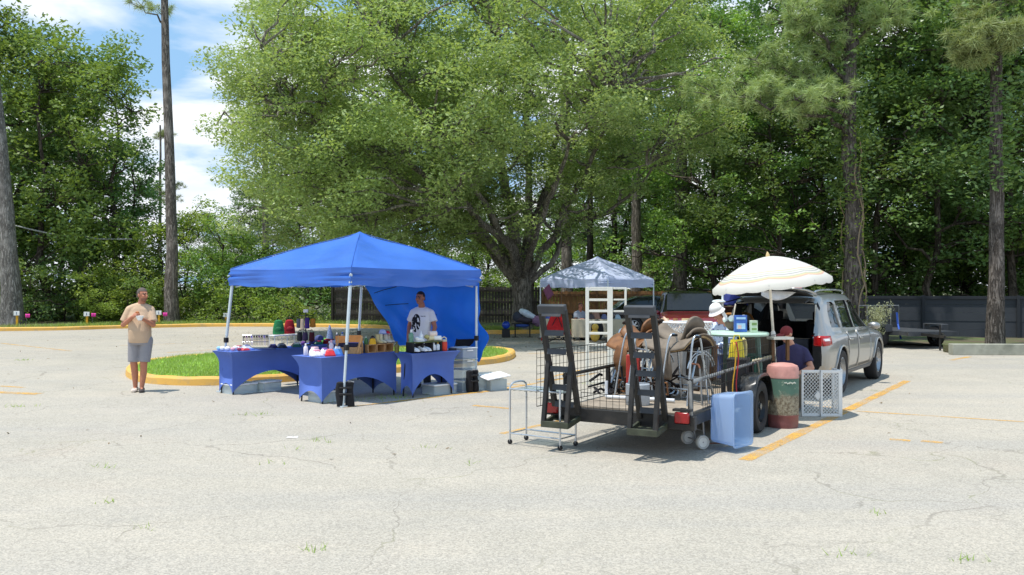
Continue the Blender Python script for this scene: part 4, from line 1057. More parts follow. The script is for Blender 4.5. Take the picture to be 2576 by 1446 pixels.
# --- round the stall: chair, drawers, boxes
def camp_chair(pos, rz, label, m_, name='folding_chair'):
    t = thing(name, label, 'chair', pos, rz)
    MB().box((0,0,.44),(.44,.42,.03)).obj('seat', m_, t, bevel=.01); MB().box((0,.23,.72),(.44,.03,.34),(-.15,0,0)).obj('backrest', m_, t, bevel=.012)
    for x in (-.22,.22):
        MB().tube([(x,-.2,0),(x,.27,.9)],.011,6).obj('leg', BLACKP, t); MB().tube([(x,.2,0),(x,-.18,.44)],.011,6).obj('leg', BLACKP, t)
    return t
camp_chair(Vector((-.98,16.55,0)), CA+R(160), 'black folding chair behind the right table, against the blue side wall', BLACKF)
dr = thing('drawer_tower', 'clear plastic tower of four drawers between the small right table and the canopy leg', 'drawers', (-.86,15.72,0), .65)
for k in range(4):
    d_ = MB().box((0,0,.1+.19*k),(.3,.36,.17)).obj('drawer', CLEARP, dr, bevel=.012)
    MB().box((0,-.19,.16+.19*k),(.12,.02,.02)).obj('handle', cm(WH,.4), d_)
MB().box((0,0,.008),(.33,.39,.016)).box((0,0,.196),(.33,.39,.012)).box((0,0,.386),(.33,.39,.012)).box((0,0,.576),(.33,.39,.012)).box((0,0,.77),(.33,.39,.02)).obj('frame', cm((205,210,214),.4), dr, bevel=.004)
def tote(pos, rz, d, label, lid=True, m_=None):
    t = thing('storage_box', label, 'box', pos, rz, 'clear storage boxes on the asphalt'); a, b, h = d
    mb = MB().box((0,0,.006),(a*.9,b*.9,.012))
    for x, y, w_, l_ in ((a/2-.01,0,.008,b),(-a/2+.01,0,.008,b),(0,b/2-.01,a,.008),(0,-b/2+.01,a,.008)): mb.box((x*.97,y*.97,h/2),(w_,l_,h))
    mb.obj('tub', m_ or CLEARP, t)
    if lid: MB().box((0,0,h+.012),(a+.02,b+.02,.03)).obj('lid', cm((232,234,238),.4), t, bevel=.01)
tote(on(T1,.3,.32,0), T1.rotation_euler.z, (.5,.38,.15), 'clear storage box under the left end of the left table')
tote(on(T1,.75,.2,0), T1.rotation_euler.z+.1, (.4,.3,.16), 'clear storage box under the arch of the left table')
tote(on(T2,.28,.3,0), T2.rotation_euler.z, (.42,.36,.16), 'storage box with white lid under the left end of the front table')
tote(on(T3,.78,.34,0), T3.rotation_euler.z, (.5,.36,.15), 'low clear box under the right end of the small right table')
tote(Vector((-.5,15.9,0)), .5, (.42,.3,.3), 'clear box beside the drawer tower, right of the canopy leg', False)
o = MB().box((0,0,.02),(.5,.34,.025)).box((0,0,.035),(.44,.28,.02)).obj('box_lid', cm((238,240,244),.35), bevel=.01); o.location = (-.32,15.75,.24); o.rotation_euler = (R(8),R(-6),.6); tag(o,'white plastic box lid tilted beside the right canopy leg','lid')
tote(Vector((-.3,15.8,0)), .55, (.34,.26,.2), 'small clear tub under the tilted white lid', False)
# ------------------------------------------------------------------ people
def skinmat(name, c):
    return mat(name, c, .5, var=.08, scale=14, spec=.35, bump=.05, bscale=90)
EYEM = mat('eye and brow dark', (46, 34, 30), .4); LIP = mat('lips', (150, 84, 76), .5)
def limb(mb, pts, rad, n=14):
    """tapered limb with round joints"""
    pts = [Vector(p) for p in pts]; P_, R_ = [], []
    for i in range(len(pts)-1):
        for j in range(5):
            t = j/5; P_.append(pts[i].lerp(pts[i+1], t)); R_.append(rad[i]*(1-t)+rad[i+1]*t)
    P_.append(pts[-1]); R_.append(rad[-1])
    mb.tube(P_, R_, n)
    for p, r in zip(pts, rad): mb.ell(p, r*.995, n, 8)
def loft(mb, rings, n=22):
    base = len(mb.v)
    for c, rx, ry, *rot in rings:
        c = Vector(c); m = Euler(rot[0]).to_matrix() if rot else Matrix.Identity(3)
        for j in range(n):
            a = 2*math.pi*j/n; ca, sa = math.cos(a), math.sin(a)
            mb.v.append(tuple(c+m @ Vector((rx*math.copysign(abs(ca)**.85, ca), ry*math.copysign(abs(sa)**.85, sa), 0))))
    for i in range(len(rings)-1):
        for j in range(n):
            j2 = (j+1) % n; mb.f.append((base+i*n+j, base+i*n+j2, base+(i+1)*n+j2, base+(i+1)*n+j))
    mb.f.append(tuple(base+j for j in range(n))[::-1]); mb.f.append(tuple(base+(len(rings)-1)*n+j for j in range(n)))
def hand(mb, wrist, d, nrm, side, curl=.5, spread=.16):
    """palm, four bent fingers of different length, thumb from the side; d = pointing direction, nrm = back of the hand"""
    w_, d, nrm = Vector(wrist), Vector(d).normalized(), Vector(nrm); nrm = (nrm-d*nrm.dot(d)).normalized(); sd = d.cross(nrm)*side
    m = Matrix((d, sd, nrm)).transposed()
    mb.ell(w_+d*.05, (.056, .042, .019), 12, 8, m); mb.tube([w_-d*.02, w_+d*.02], [.026, .027], 10)
    for k, (o, l_) in enumerate(((-.031,.068),(-.0105,.077),(.0105,.072),(.031,.056))):
        p = w_+d*.09+sd*o; ang = 0; dirv = (d+sd*o*spread*20*.3).normalized(); pts = [p-d*.03, p]
        for sgm in (.45, .32, .23):
            ang += curl*(.85 if sgm == .45 else 1.0); dv = dirv*math.cos(ang)-nrm*math.sin(ang); p = p+dv*l_*sgm; pts.append(p)
        mb.tube(pts, [.0105,.0105,.0098,.009,.0078], 8); mb.ell(pts[-1], .0078, 8, 6)
    p = w_+d*.03-sd*.034; pts = [w_+d*.02-sd*.015, p, p+(d*.6-sd*.75-nrm*.25*curl*2).normalized()*.036, p+(d*1.1-sd*.75-nrm*.7*curl*2).normalized()*.062]
    mb.tube(pts, [.014,.0125,.0115,.009], 8); mb.ell(pts[-1], .009, 8, 6)
def head(mb, c, m, s=1.0):
    """skull, jaw, nose, ears, brow; face looks along -Y of m"""
    c = Vector(c); T_ = lambda x, y, z: c+m @ Vector((x*s, y*s, z*s))
    mb.ell(T_(0,.012,.025), (.076*s,.096*s,.098*s), 18, 12, m); mb.ell(T_(0,-.022,-.045), (.058*s,.066*s,.072*s), 16, 10, m); mb.ell(T_(0,-.058,-.086), (.03*s,.026*s,.024*s), 12, 8, m)
    mb.ell(T_(0,-.082,.028), (.05*s,.014*s,.012*s), 12, 6, m); mb.ell(T_(.034,-.06,-.018), (.026*s,.03*s,.024*s), 10, 6, m); mb.ell(T_(-.034,-.06,-.018), (.026*s,.03*s,.024*s), 10, 6, m)
    mb.tube([T_(0,-.085,.02), T_(0,-.104,-.012), T_(0,-.112,-.024)], [.010*s,.014*s,.015*s], 8); mb.ell(T_(0,-.106,-.026), (.019*s,.014*s,.012*s), 8, 6, m)
    mb.ell(T_(0,-.09,-.056), (.026*s,.012*s,.009*s), 10, 6, m)
    for x in (-.078, .078): mb.ell(T_(x,.012,-.005), (.012*s,.022*s,.034*s), 8, 8, m)
def finish(mb, name, mats, parent, vox=.0085, smooth=6, paint=None):
    me = mb.mesh(name); o = bpy.data.objects.new(name, me); COL.objects.link(o)
    r = o.modifiers.new('r', 'REMESH'); r.mode = 'VOXEL'; r.voxel_size = vox; r.use_smooth_shade = True
    if smooth: s = o.modifiers.new('s', 'SMOOTH'); s.factor = .5; s.iterations = smooth
    bake(o); me = o.data; me.materials.clear()
    for m in (mats if isinstance(mats, (list, tuple)) else [mats]): me.materials.append(m)
    if paint:
        for p in me.polygons:
            k = paint(p.center)
            if k: p.material_index = k
    me.polygons.foreach_set('use_smooth', [True]*len(me.polygons)); o.parent = parent; return o
def facepaint(c, m, s=1.0):
    mi = m.transposed(); c = Vector(c)
    def f(p):
        q = (mi @ (p-c))/s
        if q.y < -.05:
            if abs(abs(q.x)-.031) < .014 and abs(q.z-.006) < .0075: return 1
            if abs(abs(q.x)-.031) < .02 and abs(q.z-.03) < .006: return 1
            if abs(q.x) < .024 and abs(q.z+.056) < .008: return 2
        return 0
    return f
def hairobj(c, m, parent, material, low=.02, s=1.0, name='hair', puff=1.05):
    mb = MB(); c = Vector(c)
    mb.ell(c+m @ Vector((0,.018*s,.03*s)), (.077*puff*s,.096*puff*s,.098*puff*s), 22, 16, m)
    mb.ell(c+m @ Vector((0,.05*s,-.02*s)), (.07*puff*s,.062*puff*s,.075*puff*s), 18, 10, m)
    o = mb.obj(name, material, parent)
    mi = m.transposed(); bmv = o.data; import bmesh
    b = bmesh.new(); b.from_mesh(bmv)
    dele = []
    for v in b.verts:
        q = (mi @ (v.co-c))/s
        lim = low+.055*max(0, (-q.y+.0)/.1)*1.0
        if q.y < -.02: lim = .055
        elif q.y < .03: lim = -.005
        else: lim = -.06
        if q.z < lim: dele.append(v)
    bmesh.ops.delete(b, geom=dele, context='VERTS'); b.to_mesh(bmv); b.free()
    return o
I3 = Matrix.Identity(3)
def rz3(a): return Matrix.Rotation(a, 3, 'Z')
def shoeobj(p, ang, material, parent, name='shoe', l_=.27, h=.085):
    m = Matrix.Rotation(ang, 3, 'Z'); mb = MB(); p = Vector(p)
    prof = [(.06,.045),(.02,.05),(-.06,.048),(-.13,.05),(-.175,.04),(-.2,.018)]
    vs = []; n = 12
    for k, (y, wd) in enumerate(prof):
        top = h*(1.0 if y > -.02 else (.95-.42*k/5))
        for j in range(n):
            a = 2*math.pi*j/n; vs.append(p+m @ Vector((wd*math.cos(a), y*l_/.27, max(.0, top*.5+top*.5*math.sin(a)*1.0))))
    fs = [(k*n+j, k*n+(j+1) % n, (k+1)*n+(j+1) % n, (k+1)*n+j) for k in range(len(prof)-1) for j in range(n)]+[tuple(range(n)), tuple((len(prof)-1)*n+j for j in range(n))[::-1]]
    return mb.add(vs, fs).obj(name, material, parent)
def sleeve(mb, a, b, r0, r1, neck_=None):
    """shoulder slope and an open ended sleeve"""
    a, b = Vector(a), Vector(b); mb.ell(a, r0, 16, 10); mb.tube([a, a.lerp(b,.5), b], [r0, (r0+r1)/2, r1], 18)
    n_ = Vector((a.x*.22, a.y+.006, a.z+.068)); mb.ell(n_, r0*.82, 14, 9); mb.tube([n_, n_.lerp(a,.5)+Vector((0,0,.004)), a], [r0*.82, r0*.93, r0], 16)
def trap(mb, a, r):
    a = Vector(a); n_ = Vector((a.x*.25, a.y+.01, a.z+.05)); limb(mb, [n_, a], [r*.62, r*.86])

# ---- man eating at the left, facing right
b0 = G(353, 984)
man = thing('person', 'man in tan t-shirt and grey shorts standing on the asphalt, eating from a white bowl', 'person', b0, 0)
SK = skinmat('tanned skin', (182, 122, 96)); body = MB(); H_ = 1.03
hm = rz3(R(62)); hc = Vector((.05, -.012, 1.715))
neck = [(-.005, .03, 1.5), (.03, .012, 1.63)]
head(body, hc, hm, 1.02); limb(body, neck, [.07, .062])
loft(body, [((0,0,.90),.155,.12),((0,-.01,1.0),.17,.135),((-.005,-.02,1.15),.172,.14),((-.01,-.005,1.32),.182,.125),((-.01,.01,1.45),.16,.09),((-.005,.02,1.53),.08,.06)])
RS, LS = Vector((-.188, .0, 1.452)), Vector((.172, .04, 1.45))      # shoulders (his right one is on the left)
RE, LE_ = Vector((-.285, -.04, 1.19)), Vector((.25, -.05, 1.19))
RW, LW = Vector((-.035, -.235, 1.335)), Vector((.175, -.275, 1.29))
limb(body, [RS, RE, RW], [.052, .045, .031]); limb(body, [LS, LE_, LW], [.052, .045, .031]); trap(body, RS, .05); trap(body, LS, .05)
hand(body, RW, (.75, -.25, .45), (-.3, -.85, .4), 1, .75); hand(body, LW, (-.2, -.85, .12), (.35, .1, -.9), 1, .4)
RH, LH = Vector((-.095, 0, .93)), Vector((.10, .01, .93))
RF, LF = Vector((-.10, .03, .085)), Vector((.035, -.02, .085))
limb(body, [RH, Vector((-.11,-.015,.51)), Vector((-.105,.02,.33)), RF], [.098,.062,.058,.038]); limb(body, [LH, Vector((.075,-.035,.51)), Vector((.06,-.005,.33)), LF], [.098,.062,.058,.038])
limb(body, [RF+Vector((0,.01,-.045)), RF+Vector((.02,-.14,-.06))], [.04,.03]); limb(body, [LF+Vector((0,.01,-.045)), LF+Vector((.05,-.15,-.06))], [.04,.03])
finish(body, 'body', [SK, EYEM, LIP, mat('stubble', (138,96,78), .7)], man, .0085, 4, lambda p: facepaint(hc, hm, 1.02)(p) or (3 if ((hm.transposed() @ (p-hc)).y < -.005 and (hm.transposed() @ (p-hc)).z < -.05 and p.z > 1.6) else 0))
sh = MB(); loft(sh, [((0,-.005,.87),.188,.16),((0,-.012,.95),.19,.168),((0,-.02,1.08),.19,.17),((-.005,-.012,1.2),.192,.16),((-.01,-.005,1.32),.202,.145),((-.01,.008,1.42),.184,.114),((-.01,.010,1.465),.172,.106),((-.005,.016,1.52),.108,.088),((-.003,.018,1.56),.08,.072)])
sleeve(sh, RS+Vector((.005,0,-.002)), RS.lerp(RE,.8), .080, .084); sleeve(sh, LS+Vector((-.005,0,-.002)), LS.lerp(LE_,.8), .076, .084)
TAN = mat('tan cotton', (198, 170, 142), .9, var=.05, scale=5, bump=.35, bscale=22)
o = finish(sh, 'shirt', TAN, man, .011, 5)
st = MB(); loft(st, [((0,0,.84),.185,.15),((0,0,.93),.186,.155),((0,-.005,1.0),.178,.15)])
for h_, k_ in ((RH+Vector((-.005,0,-.02)), Vector((-.114,-.01,.53))), (LH+Vector((.005,0,-.02)), Vector((.085,-.03,.53)))): st.ell(h_, .113, 14, 9); st.tube([h_, h_.lerp(k_,.5), k_], [.113,.105,.098], 18)
finish(st, 'shorts', mat('grey cotton shorts', (146, 144, 148), .9, var=.06, bump=.35, bscale=18), man, .011, 4)
hairobj(hc, hm, man, mat('greying dark hair', (92, 82, 76), .8, var=.4, scale=90), s=1.02)
shoeobj(RF+Vector((0,0,-.085)), R(12), mat('pale sandal', (214, 200, 186), .7), man); shoeobj(LF+Vector((0,0,-.085)), R(20), mat('dark sandal', (66, 62, 62), .7), man)
bw = thing('foam_bowl', 'white foam bowl held by the man in the tan t-shirt', 'bowl', b0+Vector((.155,-.385,1.30)), 0)
MB().lathe([(.03,-.02),(.052,.02),(.066,.055),(.07,.058),(.06,.05),(.045,.015)],18,cap=False).lathe([(.001,-.02),(.03,-.02)],18,cap=False).obj('shell', mat('white foam', (240,240,238), .6), bw)
MB().ell((0,0,.04),(.056,.056,.022),14,8).obj('napkin', mat('paper napkin', (236,236,240), .9, bump=.5, bscale=40), bw)
o = MB().ell((0,0,0),(.035,.022,.02),10,7).obj('snack', mat('fried snack', (176,104,60), .7, var=.3, scale=30)); o.location = b0+Vector((.07,-.285,1.415)); tag(o,'brown snack between the fingers of the man in the tan t-shirt','food')

# ---- man in the white t-shirt behind the stall
b0 = Vector((-1.66, 16.1, 0)); man = thing('person', 'man in white t-shirt with a black print standing under the blue canopy', 'person', b0, R(-20))
SK2 = skinmat('reddish skin', (170, 112, 90)); body = MB(); hm = rz3(R(-8)); hc = Vector((-.02,-.03,1.655))
head(body, hc, hm, 1.0); limb(body, [(0,.02,1.44),(-.01,.0,1.55)], [.066,.06])
loft(body, [((0,0,.86),.15,.115),((0,-.01,1.0),.155,.12),((0,-.01,1.12),.165,.125),((0,0,1.28),.18,.12),((0,.01,1.4),.155,.088),((0,.02,1.47),.075,.058)])
RS, LS = Vector((-.178,.01,1.385)), Vector((.178,.02,1.38)); RE, LE_ = Vector((-.27,.03,1.13)), Vector((.275,-.02,1.12)); RW, LW = Vector((-.2,-.16,.93)), Vector((.22,-.10,.86))
limb(body, [RS,RE,RW], [.05,.042,.03]); limb(body, [LS,LE_,LW], [.05,.042,.03]); trap(body, RS, .048); trap(body, LS, .048)
hand(body, RW, (.1,-.5,-.75), (-.9,-.1,.2), -1, .4); hand(body, LW, (-.05,-.4,-.85), (.9,-.2,.1), 1, .4)
for sx in (-1, 1): limb(body, [(sx*.09,0,.88),(sx*.1,-.01,.48),(sx*.1,.02,.3),(sx*.1,.03,.08)], [.09,.058,.052,.036]); limb(body, [(sx*.1,.04,.04),(sx*.11,-.12,.03)], [.038,.03])
finish(body, 'body', [SK2, EYEM, LIP], man, .0085, 4, facepaint(hc, hm))
sh = MB(); loft(sh, [((0,0,.82),.178,.145),((0,-.008,.95),.178,.148),((0,-.012,1.1),.182,.148),((0,-.003,1.25),.195,.14),((0,.008,1.35),.184,.112),((0,.012,1.41),.174,.104),((0,.016,1.45),.118,.09),((0,.018,1.48),.08,.068)])
sleeve(sh, RS+Vector((.005,0,-.002)), RS.lerp(RE,.62), .074, .08); sleeve(sh, LS+Vector((-.005,0,-.002)), LS.lerp(LE_,.62), .07, .08)
def printed(p):
    """black splash print across one side of the chest"""
    if p.y > -.02: return 0
    u_, v_ = (p.x+.06)/.1, (p.z-1.2)/.165
    if u_*u_+v_*v_ < 1 and mnoise.noise(Vector((p.x*38+p.z*9, p.z*13, 2.2))) > -.2: return 1
    if abs(p.z-1.325) < .006 and .03 < p.x < .12: return 1
    return 0
finish(sh, 'shirt', [mat('white cotton', (232,230,230), .9, var=.03, bump=.3, bscale=20), mat('black shirt print', (28,28,32), .9)], man, .0085, 4, printed)
st = MB(); loft(st, [((0,0,.82),.165,.13),((0,0,.9),.168,.135)])
for sx in (-1, 1): limb(st, [(sx*.09,0,.86),(sx*.1,-.01,.5),(sx*.1,.02,.1)], [.105,.08,.07])
finish(st, 'trousers', mat('dark trousers', (48,50,58), .9), man, .012, 4)
hairobj(hc, hm, man, mat('cropped dark hair', (50, 42, 40), .85, var=.4, scale=90), puff=1.02)
for sx in (-1, 1): shoeobj((sx*.1,.03,0), 0, BLACKP, man)

# ---- seated man in navy by the trailer
b0 = Vector((4.30, 13.45, 0)); man = thing('person', 'seated man in navy t-shirt and maroon cap between the trailer and the silver car', 'person', b0, R(-28))
body = MB(); hm = rz3(R(-35)) @ Matrix.Rotation(R(18), 3, 'X'); hc = Vector((-.06,-.10,1.13)); SK3 = skinmat('pale pink skin', (205,150,124))
head(body, hc, hm, 1.0); limb(body, [(0,.0,.93),(-.04,-.06,1.05)], [.066,.06])
loft(body, [((0,.10,.44),.17,.14),((0,.06,.58),.19,.16),((0,.04,.72),.195,.155),((0,.02,.84),.185,.12),((0,.0,.92),.15,.085),((0,-.005,.97),.075,.058)])
RS, LS = Vector((-.182,.0,.868)), Vector((.182,.02,.868)); RE, LE_ = Vector((-.27,-.1,.62)), Vector((.30,-.06,.63)); RW, LW = Vector((-.1,-.32,.56)), Vector((.14,-.28,.55))
limb(body, [RS,RE,RW], [.052,.045,.031]); limb(body, [LS,LE_,LW], [.052,.048,.033]); trap(body, RS, .05); trap(body, LS, .05); hand(body, RW, (.7,-.6,0), (0,-.2,1), -1, .5); hand(body, LW, (-.85,-.35,.05), (0,-.2,1), 1, .5)
for sx in (-1, 1): limb(body, [(sx*.1,.08,.46),(sx*.15,-.36,.47),(sx*.14,-.33,.25),(sx*.14,-.28,.08)], [.095,.065,.055,.038]); limb(body, [(sx*.14,-.26,.04),(sx*.15,-.42,.03)], [.038,.03])
finish(body, 'body', [SK3, EYEM, LIP], man, .0085, 4, facepaint(hc, hm))
sh = MB(); loft(sh, [((0,.10,.42),.195,.165),((0,.06,.58),.21,.185),((0,.04,.72),.212,.178),((0,.02,.84),.2,.142),((0,.006,.915),.17,.112),((0,.0,.95),.12,.09),((0,-.003,.98),.082,.07)])
sleeve(sh, RS, RS.lerp(RE,.66), .07, .08); sleeve(sh, LS, LS.lerp(LE_,.66), .07, .08)
finish(sh, 'shirt', mat('navy cotton', (62,58,92), .92, var=.08, bump=.35, bscale=20), man, .011, 5)
st = MB(); loft(st, [((0,.09,.40),.175,.16),((0,.07,.5),.18,.16)])
for sx in (-1, 1): limb(st, [(sx*.1,.06,.46),(sx*.15,-.36,.47),(sx*.14,-.3,.1)], [.11,.085,.07])
finish(st, 'trousers', mat('khaki trousers', (110,100,84), .9), man, .012, 4)
cp = MB(); cp.ell(hc+hm @ Vector((0,.012,.04)), (.083,.102,.092), 18, 10, hm)
cp.grid(lambda a, b: hc+hm @ Vector(((.06+.03*b)*math.sin((a-.5)*2.6), -.07-(.09*b)*math.cos((a-.5)*1.6)-.01, .045-.015*b)), 10, 3)
cp.obj('cap', mat('maroon cap', (128,52,56), .85), man)
for sx in (-1, 1): shoeobj((sx*.14,-.28,0), 0, BLACKP, man)
camp_chair(b0+Vector((-.03,.10,0)), R(-28), 'black folding chair under the seated man in navy', BLACKF)

# ---- woman in a white sun hat behind the trailer
b0 = Vector((3.34, 13.75, 0)); man = thing('person', 'person in white sun hat and pale blue patterned shirt bending behind the green table', 'person', b0, R(-62))
body = MB(); hm = Matrix.Rotation(R(28), 3, 'X'); hc = Vector((0,-.17,1.47))
head(body, hc, hm, .95); limb(body, [(0,-.02,1.28),(0,-.1,1.39)], [.058,.052])
loft(body, [((0,.06,.86),.16,.12),((0,.05,1.0),.15,.115),((0,.02,1.12),.165,.12),((0,-.03,1.24),.15,.09),((0,-.045,1.29),.07,.055)])
RS, LS = Vector((-.175,-.03,1.23)), Vector((.175,-.03,1.23)); RE, LE_ = Vector((-.22,-.1,.98)), Vector((.22,-.1,.98)); RW, LW = Vector((-.16,-.3,.93)), Vector((.16,-.3,.93))
limb(body, [RS,RE,RW], [.05,.04,.028]); limb(body, [LS,LE_,LW], [.05,.04,.028]); hand(body, RW, (.2,-.9,-.2), (0,0,1), -1, .6); hand(body, LW, (-.2,-.9,-.2), (0,0,1), 1, .6)
for sx in (-1, 1): limb(body, [(sx*.09,.05,.86),(sx*.09,.0,.46),(sx*.09,.03,.08)], [.09,.058,.036]); limb(body, [(sx*.09,.04,.04),(sx*.1,-.11,.03)], [.036,.028])
finish(body, 'body', [SK3, EYEM, LIP], man, .0085, 4, facepaint(hc, hm, .95))
sh = MB(); loft(sh, [((0,.06,.80),.19,.15),((0,.05,1.0),.175,.145),((0,.02,1.12),.185,.14),((0,-.03,1.22),.165,.105),((0,-.045,1.28),.08,.066)])
limb(sh, [RS,RE,RE.lerp(RW,.7)], [.075,.062,.055]); limb(sh, [LS,LE_,LE_.lerp(LW,.7)], [.075,.062,.055])
def patt(p): return 1 if mnoise.noise(Vector((p.x*17, p.y*17, p.z*17))) > .22 else 0
finish(sh, 'shirt', [mat('pale blue cotton', (205,220,240), .9, bump=.3, bscale=20), mat('blue grey print', (96,112,150), .9)], man, .011, 4, patt)
st = MB(); loft(st, [((0,.06,.80),.165,.135),((0,.06,.9),.17,.14)])
for sx in (-1, 1): limb(st, [(sx*.09,.05,.84),(sx*.09,.0,.46),(sx*.09,.03,.1)], [.105,.08,.07])
finish(st, 'jeans', mat('blue denim', (72,84,120), .9, var=.15, bump=.2), man, .012, 4)
ht = MB(); ht.ell(hc+hm @ Vector((0,.012,.045)), (.092,.108,.098), 20, 12, hm)
ht.grid(lambda a, b: hc+hm @ Vector(((.085+.035*b)*math.cos(a*6.2832), .01+(.1+.045*b)*math.sin(a*6.2832), .035-.05*b)), 28, 4)
ht.grid(lambda a, b: hc+hm @ Vector(((.082+.02*b)*math.cos(math.pi*a), .02+(.095+.03*b)*math.sin(math.pi*a), .03-.17*b)), 16, 4)
ht.obj('sun_hat', mat('white cotton hat', (240,238,236), .9, bump=.3, bscale=30), man)
for sx in (-1, 1): shoeobj((sx*.09,.03,0), 0, mat('grey trainers',(150,150,155),.7), man)

# ---- man sitting under the white tent
b0 = Vector((2.42, 31.2, 0)); man = thing('person', 'man in grey shirt sitting at the tan clothed table under the white tent', 'person', b0, R(35))
body = MB(); hm = I3; hc = Vector((.0,-.04,1.18))
head(body, hc, hm, 1.0); limb(body, [(0,.0,.96),(0,-.02,1.08)], [.066,.06])
loft(body, [((0,.10,.44),.16,.13),((0,.05,.6),.18,.14),((0,.03,.76),.185,.14),((0,.02,.88),.175,.11),((0,.01,.95),.14,.08),((0,.0,1.0),.07,.055)])
RS, LS = Vector((-.2,.0,.92)), Vector((.2,.0,.92)); RE, LE_ = Vector((-.27,-.1,.68)), Vector((.27,-.1,.68)); RW, LW = Vector((-.14,-.3,.74)), Vector((.14,-.3,.7))
limb(body, [RS,RE,RW], [.055,.045,.03]); limb(body, [LS,LE_,LW], [.055,.045,.03]); hand(body, RW, (.5,-.8,0), (0,0,1), -1, .5); hand(body, LW, (-.5,-.8,0), (0,0,1), 1, .5)
for sx in (-1, 1): limb(body, [(sx*.1,.08,.46),(sx*.14,-.36,.47),(sx*.14,-.32,.08)], [.09,.062,.038]); limb(body, [(sx*.14,-.3,.04),(sx*.15,-.44,.03)], [.036,.03])
finish(body, 'body', [SK2, EYEM, LIP], man, .012, 3, facepaint(hc, hm))
sh = MB(); loft(sh, [((0,.1,.42),.185,.155),((0,.05,.6),.2,.165),((0,.03,.76),.205,.162),((0,.02,.88),.198,.132),((0,.01,.955),.16,.1),((0,.0,.98),.085,.066)])
sleeve(sh, RS, RS.lerp(RE,.65), .07, .08); sleeve(sh, LS, LS.lerp(LE_,.65), .07, .08)
finish(sh, 'shirt', mat('grey cotton', (150,158,170), .9), man, .014, 4)
st = MB(); limb(st, [(-.1,.06,.46),(-.14,-.36,.47)], [.11,.085]); limb(st, [(.1,.06,.46),(.14,-.36,.47)], [.11,.085])
finish(st, 'shorts', mat('dark shorts', (54,50,52), .9), man, .014, 4)
for sx in (-1, 1): shoeobj((sx*.14,-.3,0), 0, BLACKP, man)
hairobj(hc, hm, man, mat('short brown hair', (86,66,54), .85, var=.4, scale=90), puff=1.02)
camp_chair(b0+Vector((.06,-.02,0)), R(35), 'black folding chair under the man at the white tent', BLACKF)
# ------------------------------------------------------------------ utility trailer and its load
TA = math.atan2(.864, .503); TO = Vector((1.25, 9.75, 0)); TM = Matrix.Translation(TO) @ Matrix.Rotation(TA, 4, 'Z')
def tw(x, y, z=0): return TM @ Vector((x, y, z))
BST = mat('black painted steel', (36,35,34), .5, var=.3, scale=6, dirt=.35, tint=(.12,.10,.08), bump=.1)
BST2 = mat('grey black ramp steel', (62,65,70), .55, var=.2, scale=7, dirt=.25, tint=(.17,.15,.12))
OLIVE = mat('mossy black steel', (62, 66, 52), .6, var=.3, scale=12)
RUBBER = mat('tyre rubber', (44, 44, 46), .8, var=.2, bump=.3, bscale=40)
DECK = mat('weathered deck boards', (150, 138, 122), .9, var=.25, scale=5, bump=.4, bscale=30)
STEEL = mat('dull galvanised pipe', (150, 150, 148), .45, metal=.55, var=.2, scale=12)
REDL = mat('red lamp lens', (150, 16, 20), .2, var=.1, spec=.6)
ZB, TL, TW_ = .47, 3.75, .75
tr = thing('utility_trailer', 'black utility trailer with two upright loading ramps, loaded with second hand goods', 'trailer', TO, TA)
f = MB()
for y in (-TW_, TW_): f.box((TL/2, y, ZB-.06), (TL, .05, .12))
f.box((-.02, 0, ZB-.07), (.09, 2*TW_+.16, .15)).box((TL, 0, ZB-.06), (.05, 2*TW_, .12))
for i in range(1, 6): f.box((TL*i/6, 0, ZB-.07), (.05, 2*TW_-.05, .08))
f.bar((TL, .5, ZB-.08), (TL+1.35, 0, ZB-.08), .07, .09).bar((TL, -.5, ZB-.08), (TL+1.35, 0, ZB-.08), .07, .09)
f.obj('frame', BST, tr, bevel=.006)
MB().box((TL/2, 0, ZB+.005), (TL-.04, 2*TW_-.06, .03)).obj('deck', DECK, tr)
for y in (-TW_, TW_):
    MB().tube([(.0, y, .83), (TL, y, .86)], .022, 8).obj('top_rail', STEEL if y < 0 else BST, tr)
    for x in (.05, 1.25, 2.5, 3.7): MB().box((x, y, ZB+.19), (.05, .045, .40)).obj('post', BST, tr)
MB().tube([(.02,-TW_,.83),(.02,-TW_-.02,.42)],.02,8).obj('corner_pipe', STEEL, tr)
def wire_panel(name, a, b, z0, z1, dx, dz, m_, par, r_=.0035):
    a, b = Vector((*a, 0)), Vector((*b, 0)); n = int((b-a).length/dx); k = int((z1-z0)/dz); mb = MB()
    for i in range(n+1):
        p = a.lerp(b, i/n); mb.tube([p+Vector((0,0,z0)), p+Vector((0,0,z1))], r_, 4, cap=False)
    for j in range(k+1):
        z = z0+(z1-z0)*j/k; mb.tube([a+Vector((0,0,z)), a.lerp(b,.5)+Vector((0,.02,z-.01)), b+Vector((0,0,z))], r_ if 0 < j < k else r_*1.6, 4, cap=False)
    return mb.obj(name, m_, par)
wire_panel('wire_side', (-.2, 1.0), (2.2, .84), .48, 1.13, .085, .085, BST, tr)
wire_panel('wire_side', (.35, -.79), (TL, -.79), .50, 1.18, .075, .11, BST, tr, .003)
wire_panel('wire_side', (-.06, .5), (-.06, -.2), .44, .66, .07, .07, BST, tr, .003)
